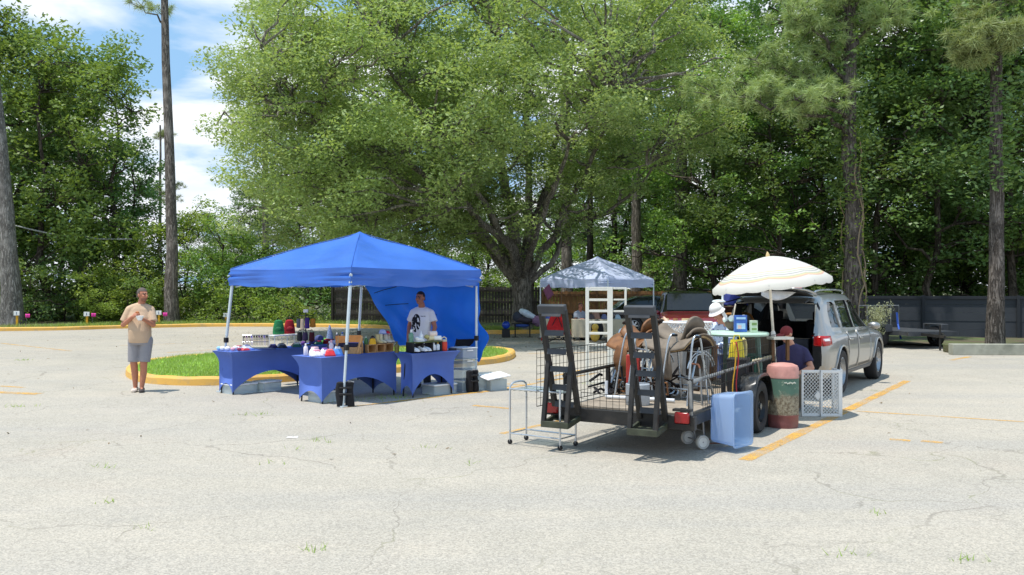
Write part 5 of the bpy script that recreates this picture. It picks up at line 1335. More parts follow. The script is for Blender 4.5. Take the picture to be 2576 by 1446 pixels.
for y, lb in ((.68, None), (-.36, None)):
    rp = MB(); w_ = .145; xt, zt = -.42, 1.60; xb, zb = -.06, .42
    for s in (-1, 1):
        Y_ = y+s*w_
        rp.bar((xb, Y_, zb), (xt, Y_, zt), .055, .06, (1,0,0)); m_ = Vector((xb, Y_, zb)).lerp(Vector((xt, Y_, zt)), .5)
        rp.bar((m_.x+.0, Y_, m_.z+.06), (-.36, Y_, .33), .05, .05, (1,0,0))
    o = rp.obj('ramp', BST, tr, bevel=.006)
    rg_ = MB()
    for k, t in enumerate((.985, .80, .62, .45, .27, .10)):
        c = Vector((xb, y, zb)).lerp(Vector((xt, y, zt)), t); d = (Vector((xt, y, zt))-Vector((xb, y, zb))).normalized()
        b_ = MB().box(c, (.075, 2*w_-.05, .014), (0, .12, 0)).box(c+Vector((-.035,0,-.025)), (.012, 2*w_-.05, .06), (0, .25, 0)).obj('rung', BST2, o, bevel=.003)
    tb = MB().box((-.37, y, .315), (.03, 2*w_+.05, .07)).box((-.05, y, .36), (.03, 2*w_+.05, .06))
    for s in (-1, 1): tb.bar((-.36, y+s*(w_+.012), .31), (-.05, y+s*(w_+.012), .36), .03, .06)
    tb.box((-.28, y, .305), (.05, 2*w_, .012)).box((-.2, y, .318), (.05, 2*w_, .012)).box((-.12, y, .332), (.05, 2*w_, .012))
    tb.obj('foot_tray', OLIVE, o, bevel=.004)
    MB().box((xt-.01, y, zt+.01), (.07, 2*w_+.05, .10), (0, -.3, 0)).obj('top_plate', BST2, o, bevel=.01)
for y, z in ((-.70, .46), (.86, .46)):
    lp = MB().box((-.085, y, z), (.05, .16, .12)).obj('tail_light', REDL, tr, bevel=.015)
    MB().box((-.06, y, z+.08), (.09, .2, .025)).box((-.06, y, z-.075), (.07, .18, .012)).box((-.05, y, z), (.04,.05,.2)).obj('light_bracket', BST, lp)
def wheel(c, side, r_, wd, par, rimm, spokes=8, dark=True, name='wheel'):
    """tyre and pressed rim; axle along local y, outer face towards side"""
    rot = (R(-90)*side, 0, 0)
    h = wd/2
    ty = MB().lathe([(r_*.62,-h*.8),(r_*.72,-h),(r_*.92,-h*.95),(r_*.985,-h*.7),(r_,-h*.4),(r_,h*.4),(r_*.985,h*.7),(r_*.92,h*.95),(r_*.72,h),(r_*.62,h*.8)], 40, c, rot, cap=False).obj(name, RUBBER, par)
    rm = MB().lathe([(r_*.63,-h*.75),(r_*.64,h*.82),(r_*.60,h*.86),(r_*.57,h*.5),(r_*.54,h*.3)], 36, c, rot, cap=False)
    M_ = Euler(rot).to_matrix(); c = Vector(c)
    for k in range(spokes):
        a = 2*math.pi*k/spokes; d = Vector((math.cos(a), math.sin(a), 0)); e = Vector((-d.y, d.x, 0))
        p0, p1 = d*r_*.12, d*r_*.57; z0, z1 = h*.55, h*.35; wv = r_*.085
        vs = [p0-e*wv+Vector((0,0,z0)), p0+e*wv+Vector((0,0,z0)), p1+e*wv*1.15+Vector((0,0,z1)), p1-e*wv*1.15+Vector((0,0,z1))]
        vs += [v-Vector((0,0,.03)) for v in vs]
        rm.add([c+M_ @ v for v in vs], [(0,1,2,3),(7,6,5,4),(0,4,5,1),(1,5,6,2),(2,6,7,3),(3,7,4,0)])
    rm.lathe([(r_*.2,h*.3),(r_*.2,h*.58),(r_*.1,h*.66),(r_*.09,h*.82),(.002,h*.84)], 18, c, rot, cap=False)
    rm.obj('rim', rimm, ty); MB().lathe([(r_*.6,-h*.2),(.002,-h*.2)],24,c,rot,cap=False).obj('brake_plate', BLACKP, ty)
    return ty
BRIM = mat('black pressed wheel', (30,30,32), .35, var=.1)
for y, s in ((-.88, -1), (.88, 1)):
    w1 = wheel((2.17, y, .335), s, .335, .2, tr, BRIM)
    MB().lathe([(.04,.07),(.04,.085),(.001,.09)],14,(2.17,y,.335),(R(-90)*s,0,0)).obj('hub_cap', CHROME, w1)
    fd = MB(); pr = [(-.46,.0),(-.44,.14),(-.34,.31),(-.2,.385),(.2,.385),(.34,.31),(.44,.14),(.46,.0)]
    pr = [(p.x, p.y) for p in smooth_path([(a, b, 0) for a, b in pr], 4)]
    n = len(pr)
    for a, b in pr: fd.v += [(2.17+a, y-s*.115, .36+b), (2.17+a, y+s*.10, .36+b), (2.17+a*.985, y+s*.125, .36+b*.96-.02)]
    for i in range(n-1):
        for j in (0, 1): fd.f.append((i*3+j, i*3+3+j, i*3+4+j, i*3+1+j))
    fd.obj('fender', mat('black gloss fender', (34,36,38), .22, var=.2, dirt=.4, tint=(.2,.19,.17)), tr, solid=.008)
jk = MB().tube([(TL+.95,0,.02),(TL+.95,0,.75)],.03,8).obj('jack', STEEL, tr)

# ---- saddles on chrome stands
LEA1 = mat('brown saddle leather', (122, 82, 48), .5, var=.3, scale=9, bump=.2); LEA2 = mat('worn grey tan leather', (120, 108, 94), .65, var=.25, scale=8, bump=.2)
LEAD = mat('dark leather underside', (52, 40, 34), .8, var=.2); WOOL = mat('matted saddle fleece', (176, 150, 110), .95, var=.25, scale=20, bump=.8, bscale=60)
def saddle(x, y, z, rz, label, top):
    t = thing('saddle', label, 'saddle', tw(x, y, z), TA+rz)
    def arch(rr, xl, th, zo, bow=.05):
        return lambda a, b: ((a-.5)*2*xl*(1-.12*(2*b-1)**2), rr*1.08*math.sin((b-.5)*2*th), zo+rr*(math.cos((b-.5)*2*th)-1)*1.25+bow*((a-.5)*2)**2)
    MB().grid(arch(.42,.36,.80,0), 14, 20).obj('skirt', top, t, solid=.014)
    MB().grid(arch(.40,.34,.76,-.03), 14, 18).obj('fleece', WOOL, t, solid=.025); MB().grid(arch(.38,.35,.70,-.065), 14, 18).obj('lining', LEAD, t, solid=.014)
    se = MB(); se.grid(lambda a, b: ((a-.5)*.5, .17*math.sin((b-.5)*2.4)*(1-.25*(a-.5)), .035+.16*(math.cos((b-.5)*2.4)-1)+.36*(a-.42)**2+(.16*max(0,.16-a)/.16)), 16, 12)
    se.obj('seat', top, t, solid=.03)
    MB().grid(lambda a, b: (-.24-.06*b, .17*math.cos(math.pi*a), .0+.07*math.sin(math.pi*a)+.05*b), 16, 4).obj('cantle', top, t, solid=.025)
    MB().tube([(.24,0,.05),(.26,0,.13),(.29,0,.17)],[.04,.026,.024],12).lathe([(.005,0),(.05,.005),(.055,.02),(.04,.035),(.004,.04)],16,(.295,0,.17),(0,.4,0)).obj('horn', LEAD, t)
    for s in (-1, 1):
        fe = MB().grid(lambda a, b: ((a-.5)*(.2+.08*math.sin(b*3))-.0, s*(.31+.03*math.sin(b*4)), -.10-.40*b), 6, 12).obj('fender', top, t, solid=.012)
        MB().tube([(-.06,s*.31,-.54),(-.07,s*.31,-.68),(.07,s*.31,-.68),(.06,s*.31,-.54)],.014,8,closed=True).obj('stirrup', LEA1, fe)
    return t
saddle(1.30, -.18, 1.24, R(72), 'worn grey tan western saddle on a chrome stand, behind the right ramp of the trailer', LEA2)
saddle(1.62, .45, 1.20, R(62), 'brown western saddle half hidden by the right loading ramp', LEA1)
def stand(x, y, rz, label):
    t = thing('saddle_stand', label, 'stand', tw(x, y, ZB+.02), TA+rz, 'chrome saddle stands')
    MB().tube([(-.3,0,.62),(.3,0,.62)],.018,8).obj('top_bar', CHROME, t)
    for sx in (-1, 1):
        for sy in (-1, 1): MB().tube([(sx*.28,0,.62),(sx*.30,sy*.06,.52),(sx*.33,sy*.27,0)],.014,8).obj('leg', CHROME, t)
    MB().tube([(-.32,.2,.14),(.32,.2,.14)],.011,6).obj('cross_bar', CHROME, t); MB().tube([(-.32,-.2,.14),(.32,-.2,.14)],.011,6).obj('cross_bar', CHROME, t)
    for k, rr in enumerate((.2, .235)): MB().tube([(-.33,rr*math.sin(a)*1.15,.36+rr*math.cos(a)) for a in [(-1.4+2.8*i/14) for i in range(15)]],.009,6).obj('hoop', CHROME, t)
stand(1.30,-.18,R(72),'chrome saddle stand under the grey tan saddle'); stand(1.62,.45,R(62),'chrome saddle stand under the brown saddle')
def walker(x, y, rz, label):
    t = thing('folding_walker', label, 'walker', tw(x, y, ZB+.02), TA+rz, 'folded walking frames in the trailer')
    for s in (-1, 1):
        MB().tube(smooth_path([(s*.24,-.10,0),(s*.22,-.04,.45),(s*.21,0,.74),(s*.21,.05,.80),(s*.21,.12,.74),(s*.23,.18,.4),(s*.25,.24,0)],4),.012,8).obj('side_frame', CHROME, t)
        MB().tube([(s*.21,.0,.785),(s*.21,.09,.79)],.017,8).obj('grip', BLACKP, t)
    for z in (.28, .6): MB().tube([(-.22,-.04,z),(.22,-.04,z)],.011,8).obj('cross_bar', CHROME, t)
walker(.95,-.42,R(60),'chrome walking frame standing by the trailer side rail near the tail light'); walker(1.0,.22,R(40),'chrome walking frame standing behind the right loading ramp'); walker(1.9,.62,R(75),'chrome walking frame behind the brown saddle by the wire side')
# tack, tools and boxes lying in the trailer
def heap(name, label, cat, x, y, n, mats_, sp=.14, group=None):
    t = thing(name, label, cat, tw(x, y, ZB+.02), TA); r_ = random.Random(int(x*100+y*37))
    mb = MB()
    for i in range(n):
        p = Vector((r_.gauss(0, sp), r_.gauss(0, sp), abs(r_.gauss(.08, .1)))); q = p+Vector((r_.gauss(0,.13), r_.gauss(0,.13), r_.gauss(0,.1))); q.z = max(q.z, .02)
        mb.tube([p, p.lerp(q,.5)+Vector((r_.gauss(0,.04), r_.gauss(0,.04), .05)), q], .012+.012*r_.random(), 6)
    mb.obj('straps', mats_[0], t)
    bb = MB()
    for i in range(n//3): 
        p = Vector((r_.gauss(0, sp), r_.gauss(0, sp), abs(r_.gauss(.06,.08))+.03)); bb.lathe([(.035,-.006),(.05,0),(.035,.006),(.028,0)],14,p,(r_.random()*3,r_.random()*3,0),cap=False)
    bb.obj('rings', mats_[1], t)
heap('tack_heap', 'heap of dark bridle straps and steel rings on the trailer floor under the saddles', 'tack', 1.3, .1, 34, (LEAD, CHROME), .2)
heap('tack_heap', 'tangle of dark straps and rings hanging low under the brown saddle', 'tack', 1.75, .35, 24, (LEAD, CHROME), .16)
heap('tack_heap', 'smaller heap of dark straps on the trailer floor behind the wire side', 'tack', 1.35, .62, 16, (BLACKF, CHROME), .13)
rb = thing('tool_case', 'narrow red tool case standing in the trailer behind the right ramp', 'case', tw(.95,.28,ZB+.02), TA+.2)
MB().box((0,0,.27),(.12,.16,.54)).obj('case', cm((165,48,40),.5), rb, bevel=.012); MB().tube([(0,-.05,.54),(0,-.05,.6),(0,.05,.6),(0,.05,.54)],.01,6).obj('handle', BLACKP, rb)
o = MB().tube([(0,0,.03),(.05,-.85,.03)],.022,10).tube([(0,0,.03),(0,0,.22)],.02,8).obj('white_pipe', cm((225,230,236),.4)); o.location = tw(.75,.55,ZB+.02); o.rotation_euler=(0,0,TA); tag(o,'white plastic pipe elbow lying across the trailer floor','pipe')
o = MB().lathe([(.0,.0),(.13,.0),(.14,.02),(.14,.24),(.13,.25),(.12,.02),(.0,.015)],20).obj('grey_bucket', cm((170,176,182),.5)); o.location = tw(.45,.02,ZB+.02); tag(o,'grey bucket on the trailer floor behind the right ramp foot','bucket')
# driftwood and carved wood behind the saddles
dw = thing('driftwood', 'pale pinkish branching driftwood behind the grey tan saddle', 'driftwood', tw(2.72,.44,1.17), TA)
MB().tube([(-.3,.1,0),(-.1,0,.1),(.1,-.02,.06),(.3,-.1,.14)],[.02,.05,.045,.015],8).tube([(-.1,0,.1),(-.02,.05,.2),(.04,.12,.26)],[.04,.03,.012],8).tube([(.1,0,.06),(.16,.1,.13),(.25,.12,.11)],[.03,.025,.01],8).obj('branch', mat('bleached driftwood',(214,178,152),.85,var=.15,bump=.4), dw)
for k, (dx, dy, lb) in enumerate(((0,.16,'left one of the turned pale wooden goblets behind the saddles'),(.05,.02,'middle turned pale wooden goblet, darker and slimmer'),(.08,-.12,'right one of the turned pale wooden goblets behind the saddles'))):
    t = thing('wooden_goblet', lb, 'goblet', tw(2.86+dx, .42+dy, 1.17), 0, 'turned wooden goblets')
    c_ = (222,196,150) if k != 1 else (170,128,84); rr = 1 if k != 1 else .6
    MB().lathe([(.05*rr,0),(.05*rr,.015),(.018,.04),(.016,.10),(.045*rr,.15),(.058*rr,.22),(.055*rr,.24),(.04*rr,.16)],16).obj('turning', mat('turned wood %d' % k, c_, .5, var=.15, scale=10), t)
crt = thing('storage_bin', 'tall grey storage bin in the trailer under the white lattice basket', 'bin', tw(2.34,.10,ZB+.02), TA-R(28))
MB().box((0,0,.34),(.5,.42,.68),top=(1.05,1.05)).obj('tub', cm((158,156,152),.6), crt, bevel=.02); MB().box((0,0,.695),(.57,.48,.03)).obj('lid', cm((172,170,166),.6), crt, bevel=.01)
pb = thing('cardboard_box', 'brown cardboard box carrying the driftwood and goblets in the trailer', 'box', tw(2.86,.50,ZB+.02), TA)
MB().box((0,0,.33),(.42,.4,.66)).obj('carton', mat('cardboard',(168,132,96),.85,var=.08), pb, bevel=.006); MB().box((0,0,.663),(.08,.4,.004)).obj('tape', cm((200,170,120),.4), pb)
def lattice(mb, fn, nu, nv, wd):
    """crossed diagonal ribs over a surface fn(u, v)"""
    for sgn in (1, -1):
        for k in range(-nv, nu+nv):
            pts = []
            for i in range(nv*2+1):
                v = i/(nv*2); u = (k+(v*nv if sgn > 0 else nv-v*nv))/nu
                if -.001 <= u <= 1.001: pts.append(Vector(fn(min(max(u,0),1), v)))
            if len(pts) > 1: mb.tube(pts, wd, 4, cap=False)
bk = thing('laundry_basket', 'white plastic lattice basket on the grey bin in the trailer', 'basket', tw(2.34,.08,ZB+.71), TA-R(28))
mb = MB(); A_, B_, Hh = .29, .2, .2
def wallf(k):
    cs = [(-A_,-B_),(A_,-B_),(A_,B_),(-A_,B_)]; a, b = Vector((*cs[k],0)), Vector((*cs[(k+1)%4],0))
    return lambda u, v: (a.lerp(b,u)*(.9+.1*v))+Vector((0,0,Hh*v))
for k in range(4): lattice(mb, wallf(k), 10 if k % 2 == 0 else 7, 4, .0075)
mb.box((0,0,.005),(2*A_*.9,2*B_*.9,.01)); mb.obj('lattice_body', cm((238,236,228),.45), bk)
MB().tube([Vector((A_*math.copysign(min(1,abs(1.35*math.cos(a))),math.cos(a)),B_*math.copysign(min(1,abs(1.35*math.sin(a))),math.sin(a)),Hh)) for a in [2*math.pi*i/32 for i in range(32)]],.014,8,closed=True).obj('rim', cm((242,240,234),.45), bk)
# round green patio table standing on the deck
gt = thing('patio_table', 'round pale green plastic table standing in the trailer', 'table', tw(3.14,-.33,ZB+.02), TA)
GP = mat('pale green plastic', (178, 208, 190), .5, var=.07); GP2 = mat('green grey plastic', (120, 152, 142), .55, var=.1)
MB().lathe([(.0,.70),(.44,.695),(.475,.69),(.485,.715),(.47,.735),(.0,.742)],44).obj('table_top', GP, gt)
for a in (.6, 2.2, 3.75, 5.3): MB().tube([(.34*math.cos(a),.34*math.sin(a),.69),(.40*math.cos(a),.40*math.sin(a),0)],[.04,.03],8).obj('leg', GP2, gt)
bx = thing('blue_box', 'blue printed carton on the round green table', 'box', tw(3.02,-.46,ZB+.765), TA-R(60))
MB().box((0,0,.115),(.17,.07,.23)).obj('carton', mat('blue print',(58,98,176),.4,var=.3,scale=14), bx, bevel=.003)
MB().box((0,-.0365,.19),(.13,.003,.03)).box((0,-.0365,.08),(.12,.003,.08)).obj('printed_panel', cm((170,205,235),.4), bx); MB().box((-.02,-.039,.07),(.05,.003,.05)).obj('picture', cm((225,190,190),.4), bx)
gx = thing('small_carton', 'small pale green carton behind the blue box on the green table', 'box', tw(3.1,-.62,ZB+.765), TA-R(55))
MB().box((0,0,.08),(.1,.06,.16)).obj('carton', cm((200,214,190),.45), gx, bevel=.003); MB().box((0,-.0315,.11),(.07,.003,.035)).box((0,-.0315,.04),(.07,.003,.03)).obj('printed_panel', cm((120,150,90),.45), gx)
tb_ = thing('toy_heap', 'white plush toys in a brown bowl beside the blue box on the green table', 'toys', tw(3.44,-.24,ZB+.765), 0)
MB().lathe([(.06,0),(.11,.05),(.13,.12),(.12,.12),(.05,.02)],18).obj('bowl', cm((112,88,76),.5), tb_)
tp = MB(); 
for i in range(7): tp.ell((rnd.gauss(0,.07),rnd.gauss(0,.07),.13+rnd.random()*.05),.045,10,7)
tp.obj('plush', cm((238,238,240),.9,bump=.6,bscale=60), tb_)
for x, y, d, c, lb, nm, ct in ((2.35,-.62,(.28,.24,.42),(40,42,46),'black plastic crate in the trailer beside the mesh side','black_crate','crate'),(3.35,-.45,(.36,.3,.4),(44,104,84),'dark green plastic bin under the green table','green_bin','bin'),
                          (3.45,.25,(.4,.4,.5),(136,98,66),'brown carton in the front of the trailer','brown_carton','box')):
    t = thing(nm, lb, ct, tw(x,y,ZB+.02), TA+.1)
    MB().box((0,0,d[2]/2),d,top=(1.06,1.06)).obj('tub', cm(c,.6), t, bevel=.015); MB().box((0,0,d[2]),(d[0]*1.1,d[1]*1.1,.03)).obj('rim', cm(tuple(int(v*.9) for v in c),.6), t, bevel=.008)
yb = thing('yellow_bag', 'yellow plastic shopping bag hanging under the edge of the green table', 'bag', tw(2.63,-.52,ZB+.44), TA-R(60))
MB().grid(lambda a,b:((.075+.035*b)*math.cos(a*6.283)*(1+.15*math.sin(a*19)),.04*math.sin(a*6.283),.24-.26*b),20,8).obj('sack', cm((236,214,58),.4,bump=.5,bscale=24), yb); MB().tube([(-.05,0,.22),(-.03,0,.3),(.03,0,.3),(.05,0,.22)],.008,5).obj('handle', cm((236,214,58),.4), yb)
# straps over the rail
for dx, c, lb, ln_ in ((1.42,(232,176,48),'yellow ratchet strap hanging from the trailer rail',.42),(1.52,(176,40,52),'red strap hanging beside the yellow one on the trailer rail',.38)):
    o = MB().grid(lambda a,b:((a-.5)*.035+dx*0+.10*b*(1 if c[1]<100 else .2)*(1)+.01*math.sin(b*9),-.035-.02*math.sin(b*6),.36-(.36+ln_)*b),3,16).obj('strap', cm(c,.8), solid=.006); o.location = tw(dx,-.79,.83); o.rotation_euler=(0,0,TA); tag(o,lb,'strap')
rp_ = MB().tube([Vector((2.55+.05*i,-.76+.012*math.sin(i*2.1),.865+.02*abs(math.sin(i*1.3)))) for i in range(24)],.014,6).tube([(2.7,-.78,.86),(2.72,-.8,.7),(2.9,-.79,.55)],.01,6).obj('rope', mat('pale rope',(196,186,158),.9,var=.2,scale=60,bump=.6)); rp_.location = TO; rp_.rotation_euler=(0,0,TA); tag(rp_,'pale rope wound along the front of the trailer side rail','rope')
hk = thing('garden_hook', 'cream handled tool standing up from the trailer rail above the wheel', 'tool', tw(2.35,-.72,.84), TA)
MB().tube([(0,0,-.3),(0,0,.2)],.008,6).obj('rod', STEEL, hk); MB().tube([(0,0,.12),(-.01,0,.24),(-.07,0,.33),(-.12,0,.35)],[.018,.024,.022,.016],10).obj('handle', cm((222,206,140),.5), hk)
ws = thing('plant_stand', 'small white topped stand with brown wooden legs in the front of the trailer', 'stand', tw(3.62,-.86,.86), TA-R(45))
MB().box((0,0,.27),(.32,.2,.035)).obj('top', cm((232,228,216),.6), ws, bevel=.005)
for x in (-.12,.12): MB().bar((x,0,.255),(x,0,-.05),.04,.04).obj('leg', mat('brown wood',(120,84,52),.7,var=.2), ws)

# ---- striped parasol
def parasol_mat():
    m, nt, out = nodes('cream parasol cloth with stripes'); L = nt.links; vec = objco(nt)
    sp = N(nt,'ShaderNodeSeparateXYZ'); L.new(vec, sp.inputs[0])
    rr = math_(nt,'SQRT',math_(nt,'ADD',math_(nt,'MULTIPLY',sp.outputs[0],sp.outputs[0]),math_(nt,'MULTIPLY',sp.outputs[1],sp.outputs[1])))
    cr = N(nt,'ShaderNodeValToRGB'); cr.color_ramp.interpolation='CONSTANT'; L.new(rr, cr.inputs[0])
    e = cr.color_ramp.elements; e[0].position=0; W_=(.80,.78,.72,1); e[0].color=W_; e[1].position=.575; e[1].color=(.80,.60,.42,1)
    for p_, c in ((.59,W_),(.615,(.62,.64,.5,1)),(.63,W_),(.65,(.5,.5,.48,1)),(.665,W_),(.685,(.62,.63,.5,1)),(.70,(.78,.68,.4,1)),(.715,(.80,.53,.42,1)),(.735,W_)): 
        k = e.new(p_); k.color = c
    b = N(nt,'ShaderNodeBsdfPrincipled',Roughness=.85); L.new(cr.outputs[0], b.inputs['Base Color']); t = N(nt,'ShaderNodeBsdfTranslucent'); L.new(cr.outputs[0], t.inputs[0])
    ms = N(nt,'ShaderNodeMixShader',Fac=.38); L.new(b.outputs[0],ms.inputs[1]); L.new(t.outputs[0],ms.inputs[2]); L.new(ms.outputs[0],out.inputs[0]); return m
ub = tw(3.9,-.74,.55); ut = P(1938, 735, ub.y-.05); ax = (ut-ub).normalized()
um = thing('parasol', 'cream parasol with orange and grey stripes clamped to the front corner of the trailer', 'parasol', ub, 0, None, ax.to_track_quat('Z','Y').to_euler())
Lp = (P(1932, 640, ub.y)-ub).length
MB().tube([(0,0,0),(0,0,Lp)],.019,10).obj('pole', mat('cream enamel pole',(226,218,204),.4,metal=.1), um)
RU, ZR = .84, -.39
def uc(a, b, lift=0):
    th = a*2*math.pi; s8 = abs(math.sin(4*th)); rr = RU*b*(1-.045*s8*b)
    return Vector((rr*math.cos(th), rr*math.sin(th), ZR*(b**1.75)*(1)+.05*s8*b*b*(1-b)*2-.012*s8*b+lift))
cu = MB(); nA = 64; nB = 12
for i in range(nA):
    for j in range(1, nB+1): cu.v.append(tuple(uc(i/nA, j/nB)))
    q = uc(i/nA, 1); th = i/nA*2*math.pi; cu.v.append((q.x*1.005, q.y*1.005, q.z-.06-.018*abs(math.sin(8*th))))
st_ = nB+1
for i in range(nA):
    for j in range(st_-1): cu.f.append((i*st_+j, ((i+1)%nA)*st_+j, ((i+1)%nA)*st_+j+1, i*st_+j+1))
cu.v.append((0,0,0.0)); 
for i in range(nA): cu.f.append((i*st_, len(cu.v)-1, ((i+1)%nA)*st_))
co_ = cu.obj('canopy', parasol_mat(), um, ang=180); co_.location = (0,0,Lp-.02); co_.rotation_euler = (R(1),R(-3),0)
rb_ = MB()
for k in range(8):
    th = (k)/8; pts = [uc(th,b,-.012) for b in (.03,.25,.5,.75,1)]; MB().tube(pts,.006,5).obj('rib', CHROME, co_)
MB().lathe([(.03,-.02),(.03,.015),(.016,.05),(.003,.07)],14,(0,0,0)).obj('finial', mat('wood finial',(206,180,130),.5), co_)
MB().lathe([(.028,0),(.034,.03),(.034,.09),(.024,.12)],12,(0,0,.55)).obj('collar', cm((228,226,224),.4), um)

# ---- things standing round the trailer
br = thing('water_heater_tank', 'rusty tank with faded red dome, green band and red base standing beside the trailer wheel', 'tank', (3.60,11.63,0), .3)
def tankmat():
    m, nt, out = nodes('peeling green and rust'); L = nt.links; vec = objco(nt); sp = N(nt,'ShaderNodeSeparateXYZ'); L.new(vec, sp.inputs[0])
    n_ = noise_(nt, vec, 9, 6, .7); e_ = ramp(nt, math_(nt,'ADD',sp.outputs[2],math_(nt,'MULTIPLY',n_,.22)), .51, .58)
    rust = mixc(nt, ramp(nt,noise_(nt,vec,26,6,.75),.38,.62), (.12,.085,.05), (.36,.33,.24)); gr = mixc(nt, ramp(nt,noise_(nt,vec,12,5,.7),.58,.66), (.085,.17,.125), (.3,.36,.27))
    b = N(nt,'ShaderNodeBsdfPrincipled',Roughness=.75); L.new(mixc(nt, e_, rust, gr), b.inputs['Base Color']); bn = N(nt,'ShaderNodeBump',Strength=.4,Distance=.01); L.new(n_,bn.inputs['Height']); L.new(bn.outputs[0],b.inputs['Normal'])
    L.new(b.outputs[0],out.inputs[0]); return m
PINKR = mat('faded red enamel',(190,136,126),.5,var=.2,scale=7,dirt=.45,tint=(.45,.3,.26)); DRED = mat('dull red enamel',(132,80,78),.55,var=.25,scale=8,dirt=.45)
MB().lathe([(.2,.16),(.205,.165),(.205,.66),(.2,.665)],40).obj('drum', tankmat(), br)
MB().lathe([(.208,.655),(.21,.67),(.205,.685),(.205,.78),(.19,.815),(.13,.842),(.05,.852),(.002,.853)],40).obj('dome', PINKR, br)
MB().lathe([(.19,0),(.195,.02),(.2,.06),(.2,.15),(.207,.16),(.207,.175)],40).obj('base', DRED, br)
q = MB(); pts = []
for i in range(26):
    t = i/25; a = R(-118)+R(46)*t; pts.append(Vector((.2075*math.cos(a),.2075*math.sin(a),.60+.010*math.sin(i*1.9)+.006*math.sin(i*.7))))
q.tube(pts,.004,5).obj('script_mark', cm((226,226,214),.6), br)
# white lattice gate
gw = mat('white gate plastic',(232,232,230),.45,var=.04)
g0, g1 = G(2016,1046), G(2112,1046); ga = math.atan2((g1-g0).y,(g1-g0).x)
sg = thing('pet_gate', 'folding white lattice pet gate standing on the asphalt beside the rusty tank', 'gate', g0, ga); GL = (g1-g0).length; GH = .665
def gpanel(x0, x1, yoff, name):
    pm = MB(); 
    fr = MB().box(((x0+x1)/2,yoff,.02),(x1-x0,.025,.04)).box(((x0+x1)/2,yoff,GH-.02),(x1-x0,.025,.04)).box((x0+.015,yoff,GH/2),(.03,.027,GH)).box((x1-.015,yoff,GH/2),(.03,.027,GH))
    o = fr.obj(name, gw, sg, bevel=.005); lattice(pm, lambda u,v: Vector((x0+.02+(x1-x0-.04)*u, yoff, .035+(GH-.07)*v)), max(3,int((x1-x0)/.056)), int(GH/.056), .0048); pm.obj('lattice', gw, o); return o
gpanel(0, GL*.52, 0, 'panel'); gpanel(GL*.48, GL, -.03, 'panel')
MB().prism([(0,-.07),(.05,0),(0,.07),(-.05,0)],-.008,.008,Matrix.Translation((GL*.42,-.02,.30)) @ Matrix.Rotation(R(90),4,'X')).obj('diamond_plate', gw, sg)
e2 = MB(); fr = MB()
pm = Vector((GL,0,0)); 
fr.box((GL+.02,.16,.02),(.025,.34,.04)).box((GL+.02,.16,GH-.02),(.025,.34,.04)).box((GL+.02,.32,GH/2),(.027,.03,GH)).box((GL+.02,.0,GH/2),(.03,.04,GH+.03)); o = fr.obj('side_panel', gw, sg, bevel=.005)
lattice(e2, lambda u,v: Vector((GL+.02,.02+.29*u,.035+(GH-.07)*v)), 5, 12, .0048); e2.obj('lattice', gw, o)
# hand truck and blue tub
ht0 = G(1772,1126); ha = R(18)
htk = thing('luggage_cart', 'folding steel luggage cart with white wheels beside the trailer tail light', 'luggage cart', ht0, ha)
for y in (0, .22): 
    MB().tube([(0,y,.05),(-.03,y,.5),(-.06,y,.92)],.011,8).obj('upright', STEEL, htk)
MB().tube([(-.06,0,.92),(-.065,.02,.96),(-.065,.2,.96),(-.06,.22,.92)],.011,8).obj('handle', mat('rusty steel',(128,84,62),.6,var=.3), htk)
for z in (.2,.42,.52): MB().tube([(-.02,0,z),(-.02,.22,z)],.008,6).obj('cross_bar', STEEL, htk)
MB().tube([(0,0,.05),(.34,-.02,.05),(.36,.05,.05),(.36,.2,.05),(.34,.24,.05),(0,.22,.05)],.009,6).obj('foot_frame', mat('rusty steel',(128,84,62),.6), htk)
for y in (-.06,.28):
    w_ = MB().lathe([(.055,-.02),(.078,-.022),(.082,0),(.078,.022),(.055,.02)],26,(-.06,y,.083),(R(90),0,0),cap=False).obj('wheel', cm((200,198,190),.6), htk)
    MB().lathe([(.001,-.016),(.056,-.016),(.06,0),(.056,.016),(.001,.016)],24,(-.06,y,.083),(R(90),0,0),cap=False).obj('disc', cm((236,234,226),.4), w_)
MB().tube([(-.06,-.08,.083),(-.06,.30,.083)],.008,6).obj('axle', STEEL, htk)
def bluetub():
    m, nt, out = nodes('translucent blue plastic'); b = N(nt,'ShaderNodeBsdfPrincipled',Roughness=.22); b.inputs['Base Color'].default_value=(*lin((216,231,247)),1)
    t = N(nt,'ShaderNodeBsdfTranslucent'); t.inputs[0].default_value=(*lin((190,216,248)),1); tp = N(nt,'ShaderNodeBsdfTransparent'); tp.inputs[0].default_value=(.72,.85,1,1)
    m1 = N(nt,'ShaderNodeMixShader',Fac=.4); m2 = N(nt,'ShaderNodeMixShader',Fac=.5); L=nt.links; L.new(b.outputs[0],m1.inputs[1]); L.new(t.outputs[0],m1.inputs[2]); L.new(m1.outputs[0],m2.inputs[1]); L.new(tp.outputs[0],m2.inputs[2]); L.new(m2.outputs[0],out.inputs[0]); return m
tub = thing('plastic_tub', 'translucent blue plastic tub standing on end on the luggage cart', 'tub', ht0+Vector((.17,-.0,.065)), ha+R(-62))
BT = bluetub(); mb = MB(); secs = []
def rrect(a, b, r, n=6):
    o = []
    for cx, cy, s in ((a-r,b-r,0),(-a+r,b-r,90),(-a+r,-b+r,180),(a-r,-b+r,270)):
        for i in range(n+1): t = R(s+90*i/n); o.append((cx+r*math.cos(t), cy+r*math.sin(t)))
    return o
for d_, k in ((0,.90),(.02,.93),(.29,1.0),(.30,1.06),(.315,1.06)): secs.append([(d_, y*k, z*k+.30) for y, z in rrect(.2,.29,.05)])
n = len(secs[0]); mb.v = [p for s in secs for p in s]
